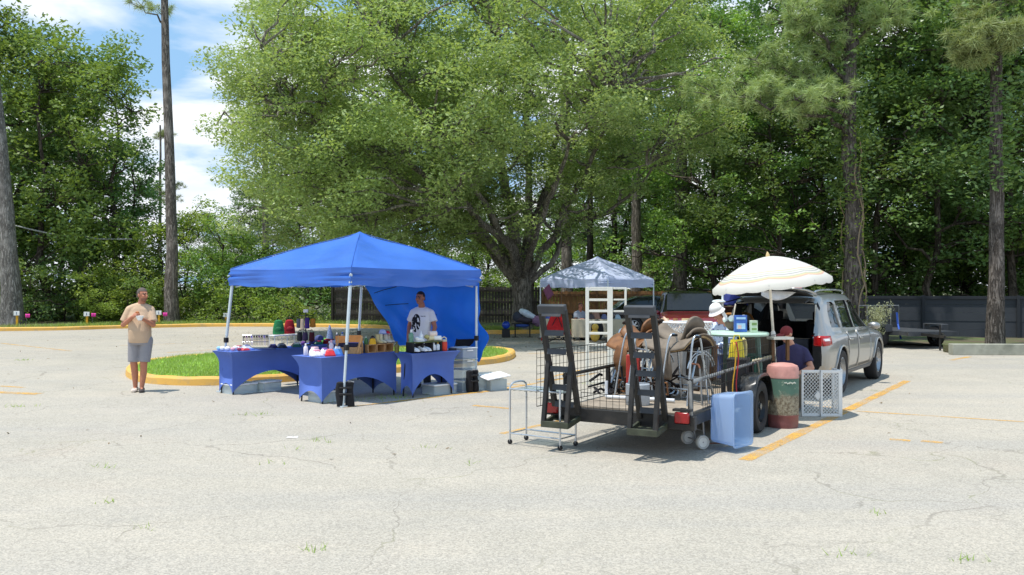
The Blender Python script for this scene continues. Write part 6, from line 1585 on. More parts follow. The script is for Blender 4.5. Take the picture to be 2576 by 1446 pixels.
for i in range(len(secs)-1):
    for j in range(n): mb.f.append((i*n+j, i*n+(j+1)%n, (i+1)*n+(j+1)%n, (i+1)*n+j))
mb.f.append(tuple(range(n))[::-1]); mb.obj('shell', BT, tub, solid=.006)
# tubular cart
ta, tb2, tc_, td = G(1283,1116), G(1335,1107), G(1409,1132), G(1459,1119)
ct0 = (ta+tc_)/2
ca_ = math.atan2((tc_-ta).y,(tc_-ta).x); CLn = (tc_-ta).length; CW = .34
cart = thing('serving_cart', 'low chrome serving cart with a glass shelf in front of the trailer ramps', 'cart', ta, ca_)
TUBE = mat('bright aluminium tube',(198,202,206),.3,metal=.7,var=.08)
for x in (0, CLn):
    q = MB().tube(smooth_path([(x,0,.035),(x,0,.62),(x,.03,.70),(x,.10,.725),(x,CW-.10,.725),(x,CW-.03,.70),(x,CW,.62),(x,CW,.035)],4),.012,8).obj('end_frame', TUBE, cart)
for y in (0, CW):
    MB().tube([(0,y,.655),(CLn,y,.655)],.010,8).obj('rail', TUBE, cart); MB().tube([(0,y,.13),(CLn,y,.13)],.009,8).obj('rail', TUBE, cart)
for x in (0,CLn): MB().tube([(x,0,.13),(x,CW,.13)],.008,6).obj('lower_bar', TUBE, cart)
for x in (0, CLn):
    for y in (0, CW): MB().lathe([(.012,-.011),(.028,-.011),(.03,0),(.028,.011),(.012,.011)],16,(x,y,.03),(R(90),0,0)).obj('caster', BLACKP, cart)
MB().box((CLn/2,CW/2,.645),(CLn-.01,CW-.02,.008)).obj('glass_shelf', glass('shelf glass',(.5,.6,.6),.35,.05), cart)
gs = MB()
for i in range(9): gs.tube([(CLn*(i+.5)/9,.01,.633),(CLn*(i+.5)/9,CW-.01,.633)],.003,4)
gs.obj('wire_shelf', STEEL, cart)
# odds and ends behind the tank
jk = thing('bottle_jack', 'black trailer jack and stand on the asphalt between the wheel and the rusty tank', 'jack', (3.45,12.05,0), .4)
MB().box((0,0,.02),(.3,.16,.04)).tube([(-.12,0,.03),(.1,0,.26)],.025,8).tube([(.12,0,.03),(-.1,0,.26)],.025,8).obj('frame', BST, jk); MB().tube([(-.1,0,.26),(.1,0,.26)],.02,8).lathe([(.05,0),(.05,.03)],14,(0,0,.27)).obj('screw', CHROME, jk)
o = MB().ell((0,0,.03),(.08,.05,.03),14,8).obj('sponge', cm((226,206,130),.9,bump=.6,bscale=50)); o.location = (3.40,11.92,.34); o.location = tw(2.72,-.86,.30); o.location.z = .27; 
bpd = thing('post_block', 'short wooden block with a yellow sponge near the trailer wheel', 'block', (o.location.x,o.location.y,0), .2); o.parent = bpd; o.location = (0,0,.25)
MB().box((0,0,.125),(.12,.12,.25)).obj('block', mat('black rubber block',(44,42,42),.8), bpd, bevel=.01)
o = MB().grid(lambda a,b:(.13*(a-.5),.08*(b-.5),.006+.012*math.sin(a*5)*math.sin(b*4)),6,6).obj('paper_scrap', cm((236,236,236),.8), solid=.001); o.location = G(735,1100); tag(o,'white paper scrap lying on the asphalt in front of the stall','paper')
# white open cubby frame on the ground left of the trailer
YC = 16.6; c0 = P(1473, 950, YC); 
cb_ = thing('white_shelf_frame', 'tall white wooden frame with five open panes and a short wing, left of the trailer', 'shelf frame', (c0.x, YC, 0), R(-4))
WF = mat('worn white paint',(232,230,218),.6,var=.06,scale=4,dirt=.25,tint=(.55,.5,.4))
k_ = YC/2200; W1 = (1541-1473)*k_
zs = [1.85-(y-722)*k_ for y in (727,753,781,809,837,865)]
fm = MB().box((.032,0,.93),(.065,.05,1.86)).box((W1-.05,0,.93),(.10,.05,1.86)).box((W1*.5,0,1.845),(W1-.16,.048,.03))
for z in zs: fm.box((W1*.48,.0,z),(W1-.15,.046,.045))
fm.obj('frame', WF, cb_, bevel=.004); fm2 = MB().box((W1+.245,.07,1.62),(.04,.045,.46)).box((W1+.13,.04,1.835),(.24,.044,.04),(0,0,.27)).box((W1+.13,.04,1.62),(.24,.044,.03),(0,0,.27)).box((W1+.13,.04,1.40),(.24,.044,.035),(0,0,.27)).obj('wing', WF, cb_, bevel=.004)
MB().box((W1*.5,.3,.02),(W1,.04,.04)).box((.03,.15,.02),(.04,.34,.04)).box((W1-.05,.15,.02),(.04,.34,.04)).obj('foot', WF, cb_)
# ------------------------------------------------------------------ cars
import bmesh
def interp(tab, x): return float(np.interp(x, [t[0] for t in tab], [t[1] for t in tab]))
class Car:
    def __init__(s, L, W, zb, belt, roof, rw, wtab):
        s.L, s.W, s.zb, s.belt, s.roof, s.rw, s.wt = L, W, zb, belt, roof, rw, wtab
    def sec(s, x):
        w = s.W*interp(s.wt, x); zb = interp(s.zb, x); be = interp(s.belt, x); ro = max(interp(s.roof, x), be+.015); rw = min(interp(s.rw, x), w*.9); h = ro-be
        k = min(1, h/.3)
        rr = rw*k+(w*.78)*(1-k)
        return [(0,zb),(w*.76,zb),(w*.9,zb+.03),(w*.965,zb+.15),(w*.995,be*.56),(w,be*.72),(w*.985,be-.10),(w*.955,be-.02),(w*.935,be+.01*k),
                (w*.93*.62+rr*.38,be+h*.35),(w*.93*.25+rr*.75,be+h*.7),(rr+.0,be+h*.87),(rr-.05*k,be+h*.955),(rr-.16*k,be+h*.99),(rr*.4,be+h*1.01),(0,be+h*1.015)]
    def side(s, x, z):
        p = s.sec(x)[2:13]; return float(np.interp(z, [q[1] for q in p], [q[0] for q in p]))
    def mesh(s, n=64):
        mb = MB(); xs = [s.L*(.5-.5*math.cos(math.pi*i/n))*.35+s.L*(i/n)*.65 for i in range(n+1)]
        for x in xs:
            p = s.sec(x); ring = p+[(-y, z) for y, z in p[-2:0:-1]]
            for y, z in ring: mb.v.append((x, y, z))
        m = 30
        for i in range(n):
            for j in range(m): mb.f.append((i*m+j, i*m+(j+1)%m, (i+1)*m+(j+1)%m, (i+1)*m+j))
        mb.f.append(tuple(range(m))); mb.f.append(tuple(n*m+j for j in range(m))[::-1]); return mb
    def patch(s, x0, x1, z0, z1, side, off, nu=12, nv=8, zt=None):
        """piece of skin on the flank, set off from the body"""
        def f(u, v):
            x = x0+(x1-x0)*u; za = z0(x) if callable(z0) else z0; zz_ = z1(x) if callable(z1) else z1; z = za+(zz_-za)*v
            return (x, side*(s.side(x, z)+off), z)
        mb = MB().grid(f, nu, nv)
        if side < 0: mb.f = [t[::-1] for t in mb.f]
        return mb
def cut(o, cutters):
    b = bmesh.new(); b.from_mesh(o.data); bmesh.ops.recalc_face_normals(b, faces=b.faces); b.to_mesh(o.data); b.free()
    cs = []
    for mb in cutters:
        c = mb.obj('cutter', [], o.parent); cs.append(c); m = o.modifiers.new('b', 'BOOLEAN'); m.operation = 'DIFFERENCE'; m.object = c; m.solver = 'EXACT'
    bake(o)
    for c in cs: bpy.data.objects.remove(c)
    b = bmesh.new(); b.from_mesh(o.data); bmesh.ops.recalc_face_normals(b, faces=b.faces); b.to_mesh(o.data); b.free()
    o.data.polygons.foreach_set('use_smooth', [True]*len(o.data.polygons)); o.data.set_sharp_from_angle(angle=R(32))
def carpaint(name, col, metal, rough):
    m, nt, out = nodes(name); L = nt.links; vec = objco(nt); c = lin(col)
    b = N(nt,'ShaderNodeBsdfPrincipled',Roughness=rough,Metallic=metal); b.inputs['Coat Weight'].default_value=.8; b.inputs['Coat Roughness'].default_value=.04
    sp = N(nt,'ShaderNodeSeparateXYZ'); L.new(vec, sp.inputs[0])
    dust = math_(nt,'MULTIPLY',ramp(nt,math_(nt,'ADD',sp.outputs[2],math_(nt,'MULTIPLY',noise_(nt,vec,5,5,.6),.4)),.95,.45),.5)
    L.new(mixc(nt,dust,c,(.34,.31,.27)), b.inputs['Base Color']); L.new(math_(nt,'ADD',math_(nt,'MULTIPLY',dust,.5),rough),b.inputs['Roughness']); L.new(math_(nt,'MULTIPLY',math_(nt,'SUBTRACT',1.0,dust),metal),b.inputs['Metallic'])
    L.new(b.outputs[0],out.inputs[0]); return m
SILVER = carpaint('silver metallic paint',(158,157,153),.7,.34); INTER = mat('dark cabin trim',(24,24,26),.8,var=.2); TINT = glass('tinted car glass',(.01,.013,.014),.9,.03)
CLEARG = glass('windscreen glass',(.02,.03,.03),.3,.02); ALLOY = mat('alloy wheel',(176,178,180),.3,metal=.75,var=.08)
suv = Car(5.1, .955, [(0,.40),(.25,.30),(.7,.27),(4.5,.27),(4.9,.30),(5.1,.36)], [(0,1.00),(.1,1.06),(1.2,1.09),(3.6,1.03),(4.2,.98),(4.8,.90),(5.0,.80),(5.1,.66)],
          [(0,1.02),(.06,1.12),(.16,1.38),(.26,1.60),(.36,1.70),(.6,1.745),(1.6,1.765),(2.5,1.745),(2.85,1.69),(3.2,1.50),(3.72,1.12),(3.9,1.07),(4.4,1.01),(4.9,.91),(5.1,.69)],
          [(0,.72),(.3,.70),(1,.71),(2.6,.69),(3.2,.66),(3.7,.70),(5.1,.6)], [(0,.90),(.05,.945),(.2,.985),(.6,1),(4.4,1),(4.75,.96),(4.98,.85),(5.1,.68)])
SA = math.atan2(.833,.553); SO = Vector((4.37,14.83,0))
sv = thing('silver_suv', 'silver sport utility car with its tailgate raised, parked at the end of the trailer', 'car', SO, SA)
body = suv.mesh().obj('body', SILVER, sv)
cutters = [MB().lathe([(.43,-.7),(.43,.7)],40,(x,s*1.28,.40),(R(90),0,0)) for x in (1.05,4.09) for s in (-1,1)]
WIN = [[(.62,1.17),(1.22,1.15),(1.22,1.55),(1.12,1.60),(.82,1.60),(.68,1.45)],[(1.36,1.14),(2.20,1.12),(2.20,1.62),(1.36,1.62)],[(2.29,1.12),(3.30,1.09),(2.92,1.45),(2.66,1.61),(2.29,1.62)]]
for s in (-1,1):
    for w_ in WIN: cutters.append(MB().prism([(x,z) for x,z in w_],.5,1.2,Matrix(((1,0,0,0),(0,0,s,0),(0,1,0,0),(0,0,0,1)))))
cutters.append(MB().box((1.303,0,1.131),(3.3,1.423,.90)))
cutters.append(MB().box((3.15,0,1.36),(.9,1.16,.363)))
for c in cutters:
    b = bmesh.new(); me = bpy.data.meshes.new('t'); me.from_pydata(c.v,[],c.f); b.from_mesh(me); bmesh.ops.recalc_face_normals(b,faces=b.faces); b.verts.index_update(); c.v=[tuple(v.co) for v in b.verts]; c.f=[tuple(v.index for v in f.verts) for f in b.faces]; b.free(); bpy.data.meshes.remove(me)
cut(body, cutters); body.data.materials.clear(); body.data.materials.append(SILVER); body.data.materials.append(INTER)
for p in body.data.polygons:
    c = p.center
    if (abs(c.y) < .72 and .66 < c.z < 1.595 and -.1 < c.x < 2.97) or (c.z < .85 and abs(c.y) < .93 and min(abs(c.x-1.05), abs(c.x-4.09)) < .435 and c.z > .2 and p.normal.z < .2 and abs(abs(c.y)-suv.side(min(max(c.x,.02),5.0), min(max(c.z,.32),.9))) > .02): p.material_index = 1
for s in (-1,1):
    for k, (x0,x1,z0,z1) in enumerate(((.60,1.26,1.12,1.62),(1.33,2.22,1.10,1.64),(2.27,3.30,1.07,1.63))):
        suv.patch(x0,x1,z0,z1 if k < 2 else (lambda x: min(1.63, 1.64-.62*max(0,(x-2.66)/.64)**1.1)),s,-.02).obj('window', TINT, sv)
    rd = suv.patch(1.50,2.20,.40,1.07,s,.006).obj('door', SILVER, sv, solid=.006); MB().box((1.62,s*(suv.side(1.62,.93)+.03),.93),(.2,.03,.035)).obj('handle', SILVER, rd, bevel=.01)
    fdr = suv.patch(2.25,3.35,.40,1.05,s,.006).obj('door', SILVER, sv, solid=.006); MB().box((2.42,s*(suv.side(2.42,.92)+.03),.92),(.2,.03,.035)).obj('handle', SILVER, fdr, bevel=.01)
    suv.patch(1.48,3.62,.30,.37,s,.012).obj('sill', mat('grey sill trim',(120,120,120),.6), sv, solid=.01)
    tl = suv.patch(.02,.34,lambda x:.88+.05*x,lambda x:1.05-.02*x,s,.006,10,6).obj('tail_light', mat('red tail lamp',(170,22,24),.15,spec=.6), sv, solid=.01)
    suv.patch(.04,.22,.965,1.005,s,.014,6,3).obj('clear_strip', cm((228,228,228),.2), tl)
    MB().box((-.012,s*.80,.965),(.03,.14,.16)).obj('tail_light', mat('red tail lamp',(170,22,24),.15), sv, bevel=.015)
    MB().tube(smooth_path([(.55,s*.60,1.73),(.62,s*.61,1.79),(1.5,s*.62,1.81),(2.4,s*.61,1.79),(2.55,s*.60,1.74)],5),.016,8).obj('roof_rail', CHROME, sv)
    mi = MB().ell((3.12,s*1.05,1.12),(.09,.12,.075),14,9).obj('mirror', SILVER, sv)
    for x in (1.05,4.09):
        wheel((x,s*.84,.39),s,.39,.25,sv,ALLOY,5)
        MB().tube([(x+.445*math.cos(a), s*(suv.side(min(max(x+.445*math.cos(a),.05),5.05), max(.34,.40+.445*math.sin(a)))+.004), .40+.445*math.sin(a)) for a in [R(8+164*i/20) for i in range(21)]],.022,8).obj('arch_trim', SILVER, sv)
    MB().tube([(.34,s*.60,1.67),(-.28,s*.66,1.60)],.012,6).obj('gas_strut', BLACKP, sv)
MB().grid(lambda u,v:(3.70-.80*v-.0,(u-.5)*2*(.64-.03*v),1.14+.45*v),8,6).obj('windscreen', CLEARG, sv)
hp = MB().grid(lambda u,v:(.38-1.05*v,(u-.5)*2*(.70-.02*v),1.735+.16*v-.07*v*v+.03*math.sin(math.pi*u)),12,8).obj('tailgate', SILVER, sv, solid=.03)
MB().grid(lambda u,v:(.30-.92*v,(u-.5)*2*(.64),1.70+.15*v-.06*v*v+.02*math.sin(math.pi*u)),10,6).obj('inner_panel', INTER, hp, solid=.02)
MB().grid(lambda u,v:(.22-.42*v,(u-.5)*2*.52,1.685+.14*(v*.46+.08)),8,5).obj('rear_glass', TINT, hp)
MB().box((.06,0,.66),(.12,1.4,.05)).obj('load_lip', mat('black lip',(30,30,32),.6), sv, bevel=.01)
MB().tube([(.30,-.66,1.58),(.30,-.3,1.60),(.30,.3,1.60),(.30,.66,1.58)],.012,6).obj('weather_strip', cm((214,210,196),.6), sv)
for s in (-1,1): MB().tube([(.06,s*.72,.72),(.12,s*.72,1.1),(.28,s*.69,1.56)],.014,6).obj('weather_strip', cm((214,210,196),.6), sv)
for y in (-.4,.4): 
    st = MB().box((1.75,y,.95),(.16,.5,.62),(0,-.15,0)).obj('seat', mat('black seat cloth',(30,30,33),.9), sv, bevel=.05); MB().box((1.70,y,1.33),(.1,.26,.17)).obj('headrest', mat('black seat cloth',(30,30,33),.9), st, bevel=.04)
for x,y,d,c,lb in ((.55,.35,(.4,.4,.36),(96,84,66),'brown carton in the boot of the silver car'),(.6,-.3,(.36,.42,.28),(60,62,68),'grey box in the boot of the silver car')):
    p = SO+Matrix.Rotation(SA,3,'Z') @ Vector((x,y,.69)); t = thing('boot_box', lb, 'box', p, SA+.1); MB().box((0,0,d[2]/2),d).obj('carton', cm(c,.8), t, bevel=.01); MB().box((0,0,d[2]+.002),(.06,d[1],.004)).obj('tape', cm((180,160,130),.5), t)
p = SO+Matrix.Rotation(SA,3,'Z') @ Vector((-.5,-.34,1.78)); fl = thing('folded_cloth', 'white cloth with a red corner hanging from the raised tailgate under the parasol', 'cloth', p, SA+R(-70))
MB().grid(lambda a,b:((a-.5)*.62,.03*math.sin(a*7),.06-.20*b*math.sin(math.pi*min(1,a*.8+.2))),14,5).obj('sheet', cm((238,238,240),.8), fl, solid=.004); MB().grid(lambda a,b:(.2+.12*a,-.012+.02*math.sin(a*3),.075-.05*b),5,3).obj('red_corner', cm((190,30,50),.8), fl, solid=.004)

def plaincar(name, label, base, rz, car, paint, wins, front=True, sc_=1.0):
    t = thing(name, label, 'car', base, rz); b = car.mesh(48).obj('body', paint, t, ang=35)
    cut(b, [MB().lathe([(.38,-.6),(.38,.6)],32,(x,s*1.2,.36),(R(90),0,0)) for x in (.95,3.75) for s in (-1,1)]); b.data.materials.clear(); b.data.materials.append(paint)
    for s in (-1,1):
        for x0,x1,z0,z1 in wins: car.patch(x0,x1,z0,z1,s,.006).obj('window', mat('black car glass',(14,17,17),.05,var=.05,spec=.7), t)
        for x in (.95,3.75): wheel((x,s*.80,.35),s,.35,.22,t,ALLOY,7)
        MB().ell((2.95,s*.99,1.1*sc_),(.08,.11,.07),12,8).obj('mirror', paint, t)
    return t
REDP = carpaint('dark red paint',(112,18,34),.2,.28); BLKP = carpaint('black paint',(20,21,23),.1,.22)
c1 = Car(4.75,.94,[(0,.40),(.3,.30),(4.3,.30),(4.75,.42)],[(0,1.0),(.1,1.08),(3.2,1.10),(4.0,1.05),(4.55,.98),(4.75,.80)],[(0,1.02),(.1,1.3),(.3,1.62),(.6,1.72),(2.2,1.74),(2.6,1.68),(3.25,1.16),(3.4,1.13),(4.2,1.08),(4.6,1.0),(4.75,.84)],[(0,.72),(2.6,.70),(3.2,.74),(4.75,.7)],[(0,.92),(.2,.98),(4.2,1),(4.6,.95),(4.75,.84)])
rc = plaincar('red_suv', 'dark red car with roof bars facing the lot, behind the loaded trailer', (5.55+.1,28.9,0), R(-97), c1, REDP, [(.5,1.3,1.16,1.60),(1.4,2.2,1.16,1.62)])
rc_b = [o for o in rc.children if o.name.startswith('body')][0]; rc_b.data.materials.append(mat('black car roof',(18,19,21),.12,spec=.7))
for p in rc_b.data.polygons:
    if p.center.z > 1.125 and p.center.x < 3.35: p.material_index = 1
GLK = mat('black car glass',(14,17,17),.05)
MB().grid(lambda u,v:(3.24-.58*v+.012,(u-.5)*2*(.70-.05*v),1.175+.475*v+.015),10,8).obj('windscreen', GLK, rc)
for s in (-1,1):
    MB().box((4.60,s*.62,.86),(.16,.34,.16),(0,0,s*-.25)).obj('headlight', mat('headlamp glass',(206,212,216),.1,metal=.3), rc, bevel=.03)
    MB().tube([(.7,s*.6,1.79),(2.3,s*.6,1.79)],.02,6).obj('roof_rail', BLACKP, rc)
MB().box((4.66,0,.84),(.08,.74,.16)).obj('grille', cm((200,205,208),.3), rc, bevel=.02)
c2 = Car(4.7,.90,[(0,.36),(.3,.26),(4.3,.26),(4.7,.36)],[(0,.95),(.2,1.0),(3.2,.98),(4.2,.86),(4.7,.66)],[(0,.98),(.4,1.10),(.7,1.34),(1.2,1.50),(1.9,1.54),(2.4,1.47),(3.3,1.04),(4.2,.9),(4.7,.70)],[(0,.66),(2.4,.62),(3.2,.68),(4.7,.62)],[(0,.9),(.3,.98),(4.2,1),(4.55,.93),(4.7,.8)])
plaincar('black_sedan', 'black car seen from the side under the right part of the white tent', (3.75,35.0,.0), R(4), c2, BLKP, [(.85,1.55,1.03,1.38),(1.62,2.5,1.03,1.42)], sc_=.92)
# ------------------------------------------------------------------ white tent and what stands in its shade
LX = LY = 0.0
TC = Vector((3.12,32.0,0)); WHT = mat('white tent cloth',(206,218,250),.6,var=.04,scale=3,trans=.3,bump=.1,bscale=12)
tent = thing('white_tent', 'pale white pop up tent in dappled shade between the oak trunk and the dark cars', 'tent', TC, math.atan2(.76,.65))
hw = 1.48; canopy_roof(hw,2.16,2.97,.30,8.0,10,20).obj('roof', WHT, tent, ang=60)
for x,y in ((-hw,-hw),(hw,-hw),(-hw,hw),(hw,hw)):
    lg = MB().tube([(x,y,.02),(x,y,2.12)],.024,8).obj('leg', POLEW, tent); MB().box((x,y,.012),(.16,.16,.02)).obj('foot_plate', BLACKP, lg)
fg = MB().grid(lambda a,b:(.03*a*10,.0,-.42*b+.1*a),4,6).obj('small_flag', cm((120,70,96),.8), None, solid=.004); fg.location = P(1366,728,30.8); fg.rotation_euler=(0,R(-25),.3); tag(fg,'small faded striped flag hanging at the left corner of the white tent','flag')
def tantable(px0, px1, Y, label, d_=.7, h=.74):
    x0, x1 = (px0-CX)*Y/FPX, (px1-CX)*Y/FPX; t = thing('cloth_table', label, 'table', (x0,Y,0), 0, 'tan clothed tables under the white tent'); L_=x1-x0
    mb = MB(); mb.grid(lambda a,b:(L_*a,d_*b,h),6,4)
    def drop(p0,p1): return lambda a,b:(p0[0]+(p1[0]-p0[0])*a+.0, p0[1]+(p1[1]-p0[1])*a-(.03*math.sin(a*40)*b if p0[1]==p1[1] else 0), h-(h-.12)*b)
    for p0,p1 in (((0,0),(L_,0)),((L_,0),(L_,d_)),((L_,d_),(0,d_)),((0,d_),(0,0))): mb.grid(drop(p0,p1),40,6)
    mb.obj('cloth', mat('tan table cloth',(206,194,168),.9,var=.06,bump=.2), t)
    for x in (.08,L_-.08):
        for y in (.08,d_-.08): MB().tube([(x,y,0),(x,y,h-.02)],.015,6).obj('leg', BLACKP, t)
    return t
tantable(1360,1425,30.6,'tan clothed table under the left edge of the white tent'); tantable(1440,1580,30.4,'long tan clothed table behind the white shelf frame')
for px,py,Y,k,c,lb in ((1500,796,30.6,.17,(150,112,92),'brown bag on the long tan table behind the shelf frame'),(1488,798,30.5,.12,(70,60,60),'dark bag on the left of the long tan table'),(1522,800,30.5,.11,(96,104,140),'blue grey bundle on the long tan table'),(1556,797,30.5,.1,(170,190,200),'pale jar shaped bundle at the right end of the long tan table'),(1382,796,30.9,.12,(60,84,160),'blue bundle on the left tan table')):
    x=(px-CX)*Y/FPX; pack(Vector((x,Y+.25,.745)),(k*2,k*1.4,k*1.6),c,lb,None,rnd.uniform(-.4,.4),name='cloth_bundle',cat='bundle',group='bundles on the tan tables')
o = thing('plush_toy', 'yellow and black plush toy on the ground under the tan table behind the shelf frame', 'toy', ((1497-CX)*29.8/FPX,29.8,0), 0)
MB().ell((0,0,.22),(.16,.14,.22),14,9).ell((0,-.02,.5),(.12,.11,.12),14,9).obj('body', cm((232,190,90),.9), o); MB().ell((.08,.06,.4),(.22,.12,.36),14,9).obj('cape', BLACKF, o)
camp_chair(Vector(((1508-CX)*31.8/FPX,31.8,0)), R(170), 'black padded chair behind the long tan table under the white tent', BLACKF)
# red sling chair
rc_ = thing('red_sling_chair', 'bright red canvas sling chair in front of the white tent, seen through the left ramp', 'chair', ((1400-CX)*28.6/FPX,28.6,0), R(-10))
REDC = mat('red canvas',(214,40,44),.8,var=.06,trans=.25,bump=.2,bscale=20)
MB().grid(lambda a,b:((a-.5)*(.18+.72*b)+.05*b,.45-.55*b+.12*math.sin(math.pi*b),1.12-.80*b+.16*math.sin(math.pi*b)*abs(a-.5)*2),10,12).obj('sling', REDC, rc_, solid=.008)
MB().grid(lambda a,b:(-.40-.1*b+.16*a*b,-.02-.1*b,.72-.62*b*(.4+.6*(1-a*.3))),6,6).obj('side_panel', REDC, rc_, solid=.008)
for a,b in (((-.1,.45,1.14),(.42,-.2,0)),((.1,.45,1.14),(-.45,-.2,0)),((-.42,.35,0),(.45,-.1,.42)),((.42,.35,0),(-.42,-.1,.5))): MB().tube([a,b],.013,6).obj('rod', BLACKP, rc_)
# folding bench heaped with clothes left of the tent
fb = thing('folding_bench', 'dark folding bench heaped with clothes by the kerb in front of the oak', 'bench', ((1290-CX)*32.6/FPX,32.6,0), .05)
MB().box((.45,0,.50),(.95,.45,.03)).obj('seat', BLACKF, fb)
for x in (.08,.62): MB().tube([(x,-.2,0),(x,-.2,.5)],.025,6).tube([(x-.12,-.2,.012),(x+.12,-.2,.012)],.015,6).obj('leg', BLACKP, fb)
hp_ = [((.55,.0,.86),(.36,.2,.13),(206,220,236),.45,'jeans_pile','pale blue washed clothes draped over the top of the bench heap'),((.2,.05,.75),(.2,.2,.2),(58,62,76),0,'dark_jacket','dark jacket at the left of the heap on the bench'),((.45,-.05,.64),(.3,.18,.12),(66,60,70),.1,'dark_clothes','dark clothes in the middle of the bench heap'),((.92,-.05,.60),(.2,.16,.2),(128,100,130),-.2,'purple_cloth','purple patterned cloth hanging at the right end of the bench'),((.35,-.1,.44),(.3,.16,.08),(52,80,150),0,'blue_cloth','blue cloth under the seat of the bench')]
for c,r_,col,tl,nm,lb in hp_:
    q = MB().ell((0,0,0),r_,18,12); q.v=[tuple(Vector(v)*(1+.22*mnoise.noise(Vector(v)*7))) for v in q.v]
    o = q.obj(nm, cm(col,.9,bump=.4,bscale=30)); o.location = fb.location+Vector(c); o.rotation_euler=(0,tl,0); tag(o,lb,'clothes')
o = MB().ell((0,0,.15),.15,18,12).obj('play_ball', mat('blue white ball',(30,70,180),.3,var=.6,scale=5)); o.location=((1273-CX)*32.4/FPX,32.4,.32); 
bt = thing('ball_crate','low dark crate carrying a blue ball left of the clothes bench','crate',((1273-CX)*32.4/FPX,32.4,0),0); MB().box((0,0,.16),(.3,.3,.3)).obj('box',BLACKP,bt,bevel=.01); o.location=((1273-CX)*32.4/FPX,32.4,.31); tag(o,'blue ball with a white patch left of the clothes bench','ball')
# lamp, chair frame and navy cloth behind the trailer
lm = thing('floor_lamp','white floor lamp with a flat saucer shade behind the person in the white hat','lamp',((1818-CX)*15.6/FPX,15.6,0),0)
MB().tube([(0,0,0),(0,0,1.72)],.02,8).lathe([(.14,0),(.14,.02),(.02,.03)],18).obj('stem', cm((226,230,232),.4), lm); MB().ell((-.07,0,1.60),(.12,.12,.035),18,8).obj('shade', cm((226,236,242),.3), lm)
nc = thing('navy_tote','navy blue cloth tote on top of the stacked furniture left of the tailgate','tote',((1850-CX)*16.2/FPX,16.2,1.52),.1)
MB().box((0,0,.11),(.42,.3,.22),top=(.8,.9)).obj('bag', mat('navy cloth',(44,54,120),.8), nc, bevel=.03); MB().tube([(-.12,-.16,.2),(-.08,-.16,.3),(.08,-.16,.3),(.12,-.16,.2)],.012,6).obj('handle', mat('navy cloth',(44,54,120),.8), nc)
wc = thing('wooden_armchair','brown wooden armchair stacked on a cabinet left of the silver car','chair',((1852-CX)*16.2/FPX,16.2,.92),.6)
WB = mat('honey wood',(170,116,60),.5,var=.2); MB().box((0,0,.26),(.5,.46,.05)).obj('seat', mat('brown seat leather',(92,60,44),.6), wc, bevel=.02)
for x in (-.22,.22): MB().tube(smooth_path([(x,-.2,0),(x,-.22,.3),(x,-.1,.44),(x,.1,.42),(x,.25,.30)],4),.022,8).obj('arm', WB, wc); MB().tube([(x,.2,0),(x,.24,.58)],.02,8).obj('leg', WB, wc)
MB().box((0,.23,.48),(.42,.03,.2)).obj('backrest', mat('brown seat leather',(92,60,44),.6), wc, bevel=.02)
cbn = thing('dark_cabinet','dark wooden cabinet under the stacked armchair left of the silver car','cabinet',((1852-CX)*16.2/FPX,16.2,0),.3)
MB().box((0,0,.46),(.7,.5,.92)).obj('case', mat('dark stained wood',(60,40,34),.6,var=.2), cbn, bevel=.01); MB().box((0,-.255,.45),(.6,.02,.78)).obj('door', mat('dark stained wood 2',(72,48,40),.6), cbn, bevel=.008)

# ------------------------------------------------------------------ fences, pole, markers, planter
def board_fence(name, label, a, b, h, m_, postm, bw=.14, rails=(.25,.75), gap=.012, z0=.12, horizontal=False, jag=.02):
    a, b = Vector((*a,0)), Vector((*b,0)); L_=(b-a).length; ang=math.atan2((b-a).y,(b-a).x); t = thing(name,label,'fence',(a.x,a.y,z0),ang); r_=random.Random(int(L_*10)); mb=MB()
    if horizontal:
        n=int(h/.3)
        for i in range(n):
            z=h*(i+.5)/n; mb.box((L_/2,(.012 if i%2 else 0),z),(L_,.025,h/n-.004))
    else:
        n=int(L_/bw)
        for i in range(n): 
            hh_=h+r_.uniform(-jag,jag); mb.box((L_*(i+.5)/n,r_.uniform(-.006,.006),hh_/2),(L_/n-gap*r_.uniform(.4,1.8),.022,hh_))
    mb.obj('board_panel', m_, t)
    for f_ in rails: MB().box((L_/2,-.045,h*f_),(L_,.04,.1)).obj('rail', postm, t)
    k=max(2,int(L_/2.6))
    for i in range(k+1): MB().box((L_*i/k,-.05,h*.51),(.1,.1,h*1.02)).obj('post', postm, t)
    return t
FB = mat('blackened fence boards',(74,70,66),.95,var=.45,scale=1.6,bump=.3); FBR = mat('dark fence rail',(52,49,46),.95,var=.3); FBN = mat('brown cedar boards',(142,104,70),.9,var=.3,scale=1.8,bump=.3); FBN2=mat('brown fence rail',(108,80,56),.9,var=.3)
FG = mat('blue grey boards toned for shade',(60,64,70),.8,var=.12,scale=1.5,bump=.2); FG2=mat('blue grey post',(42,46,52),.8,var=.1)  # grey fence colour darkened to stand in for the shade of the trees
board_fence('board_fence','blackened wooden board fence behind the blue canopy and the oak trunk',(-8.9,43.4),(1.4,42.6),1.75,FB,FBR,.15,(.22,.58,.9))
board_fence('board_fence','brown wooden board fence behind the white tent and the red car',(1.5,42.4),(9.2,40.6),1.55,FBN,FBN2,.15,(.3,.88))
board_fence('board_fence','blue grey plank fence, darkened for tree shade, behind the flat trailer at the right',(9.3,34.2),(24,29.4),1.52,FG,FG2,horizontal=True,rails=(.96,),z0=.02)
up = thing('utility_pole','thin pale utility pole with a crossarm above the brown fence','utility pole',((1687-CX)*52/FPX,52,0),.2)
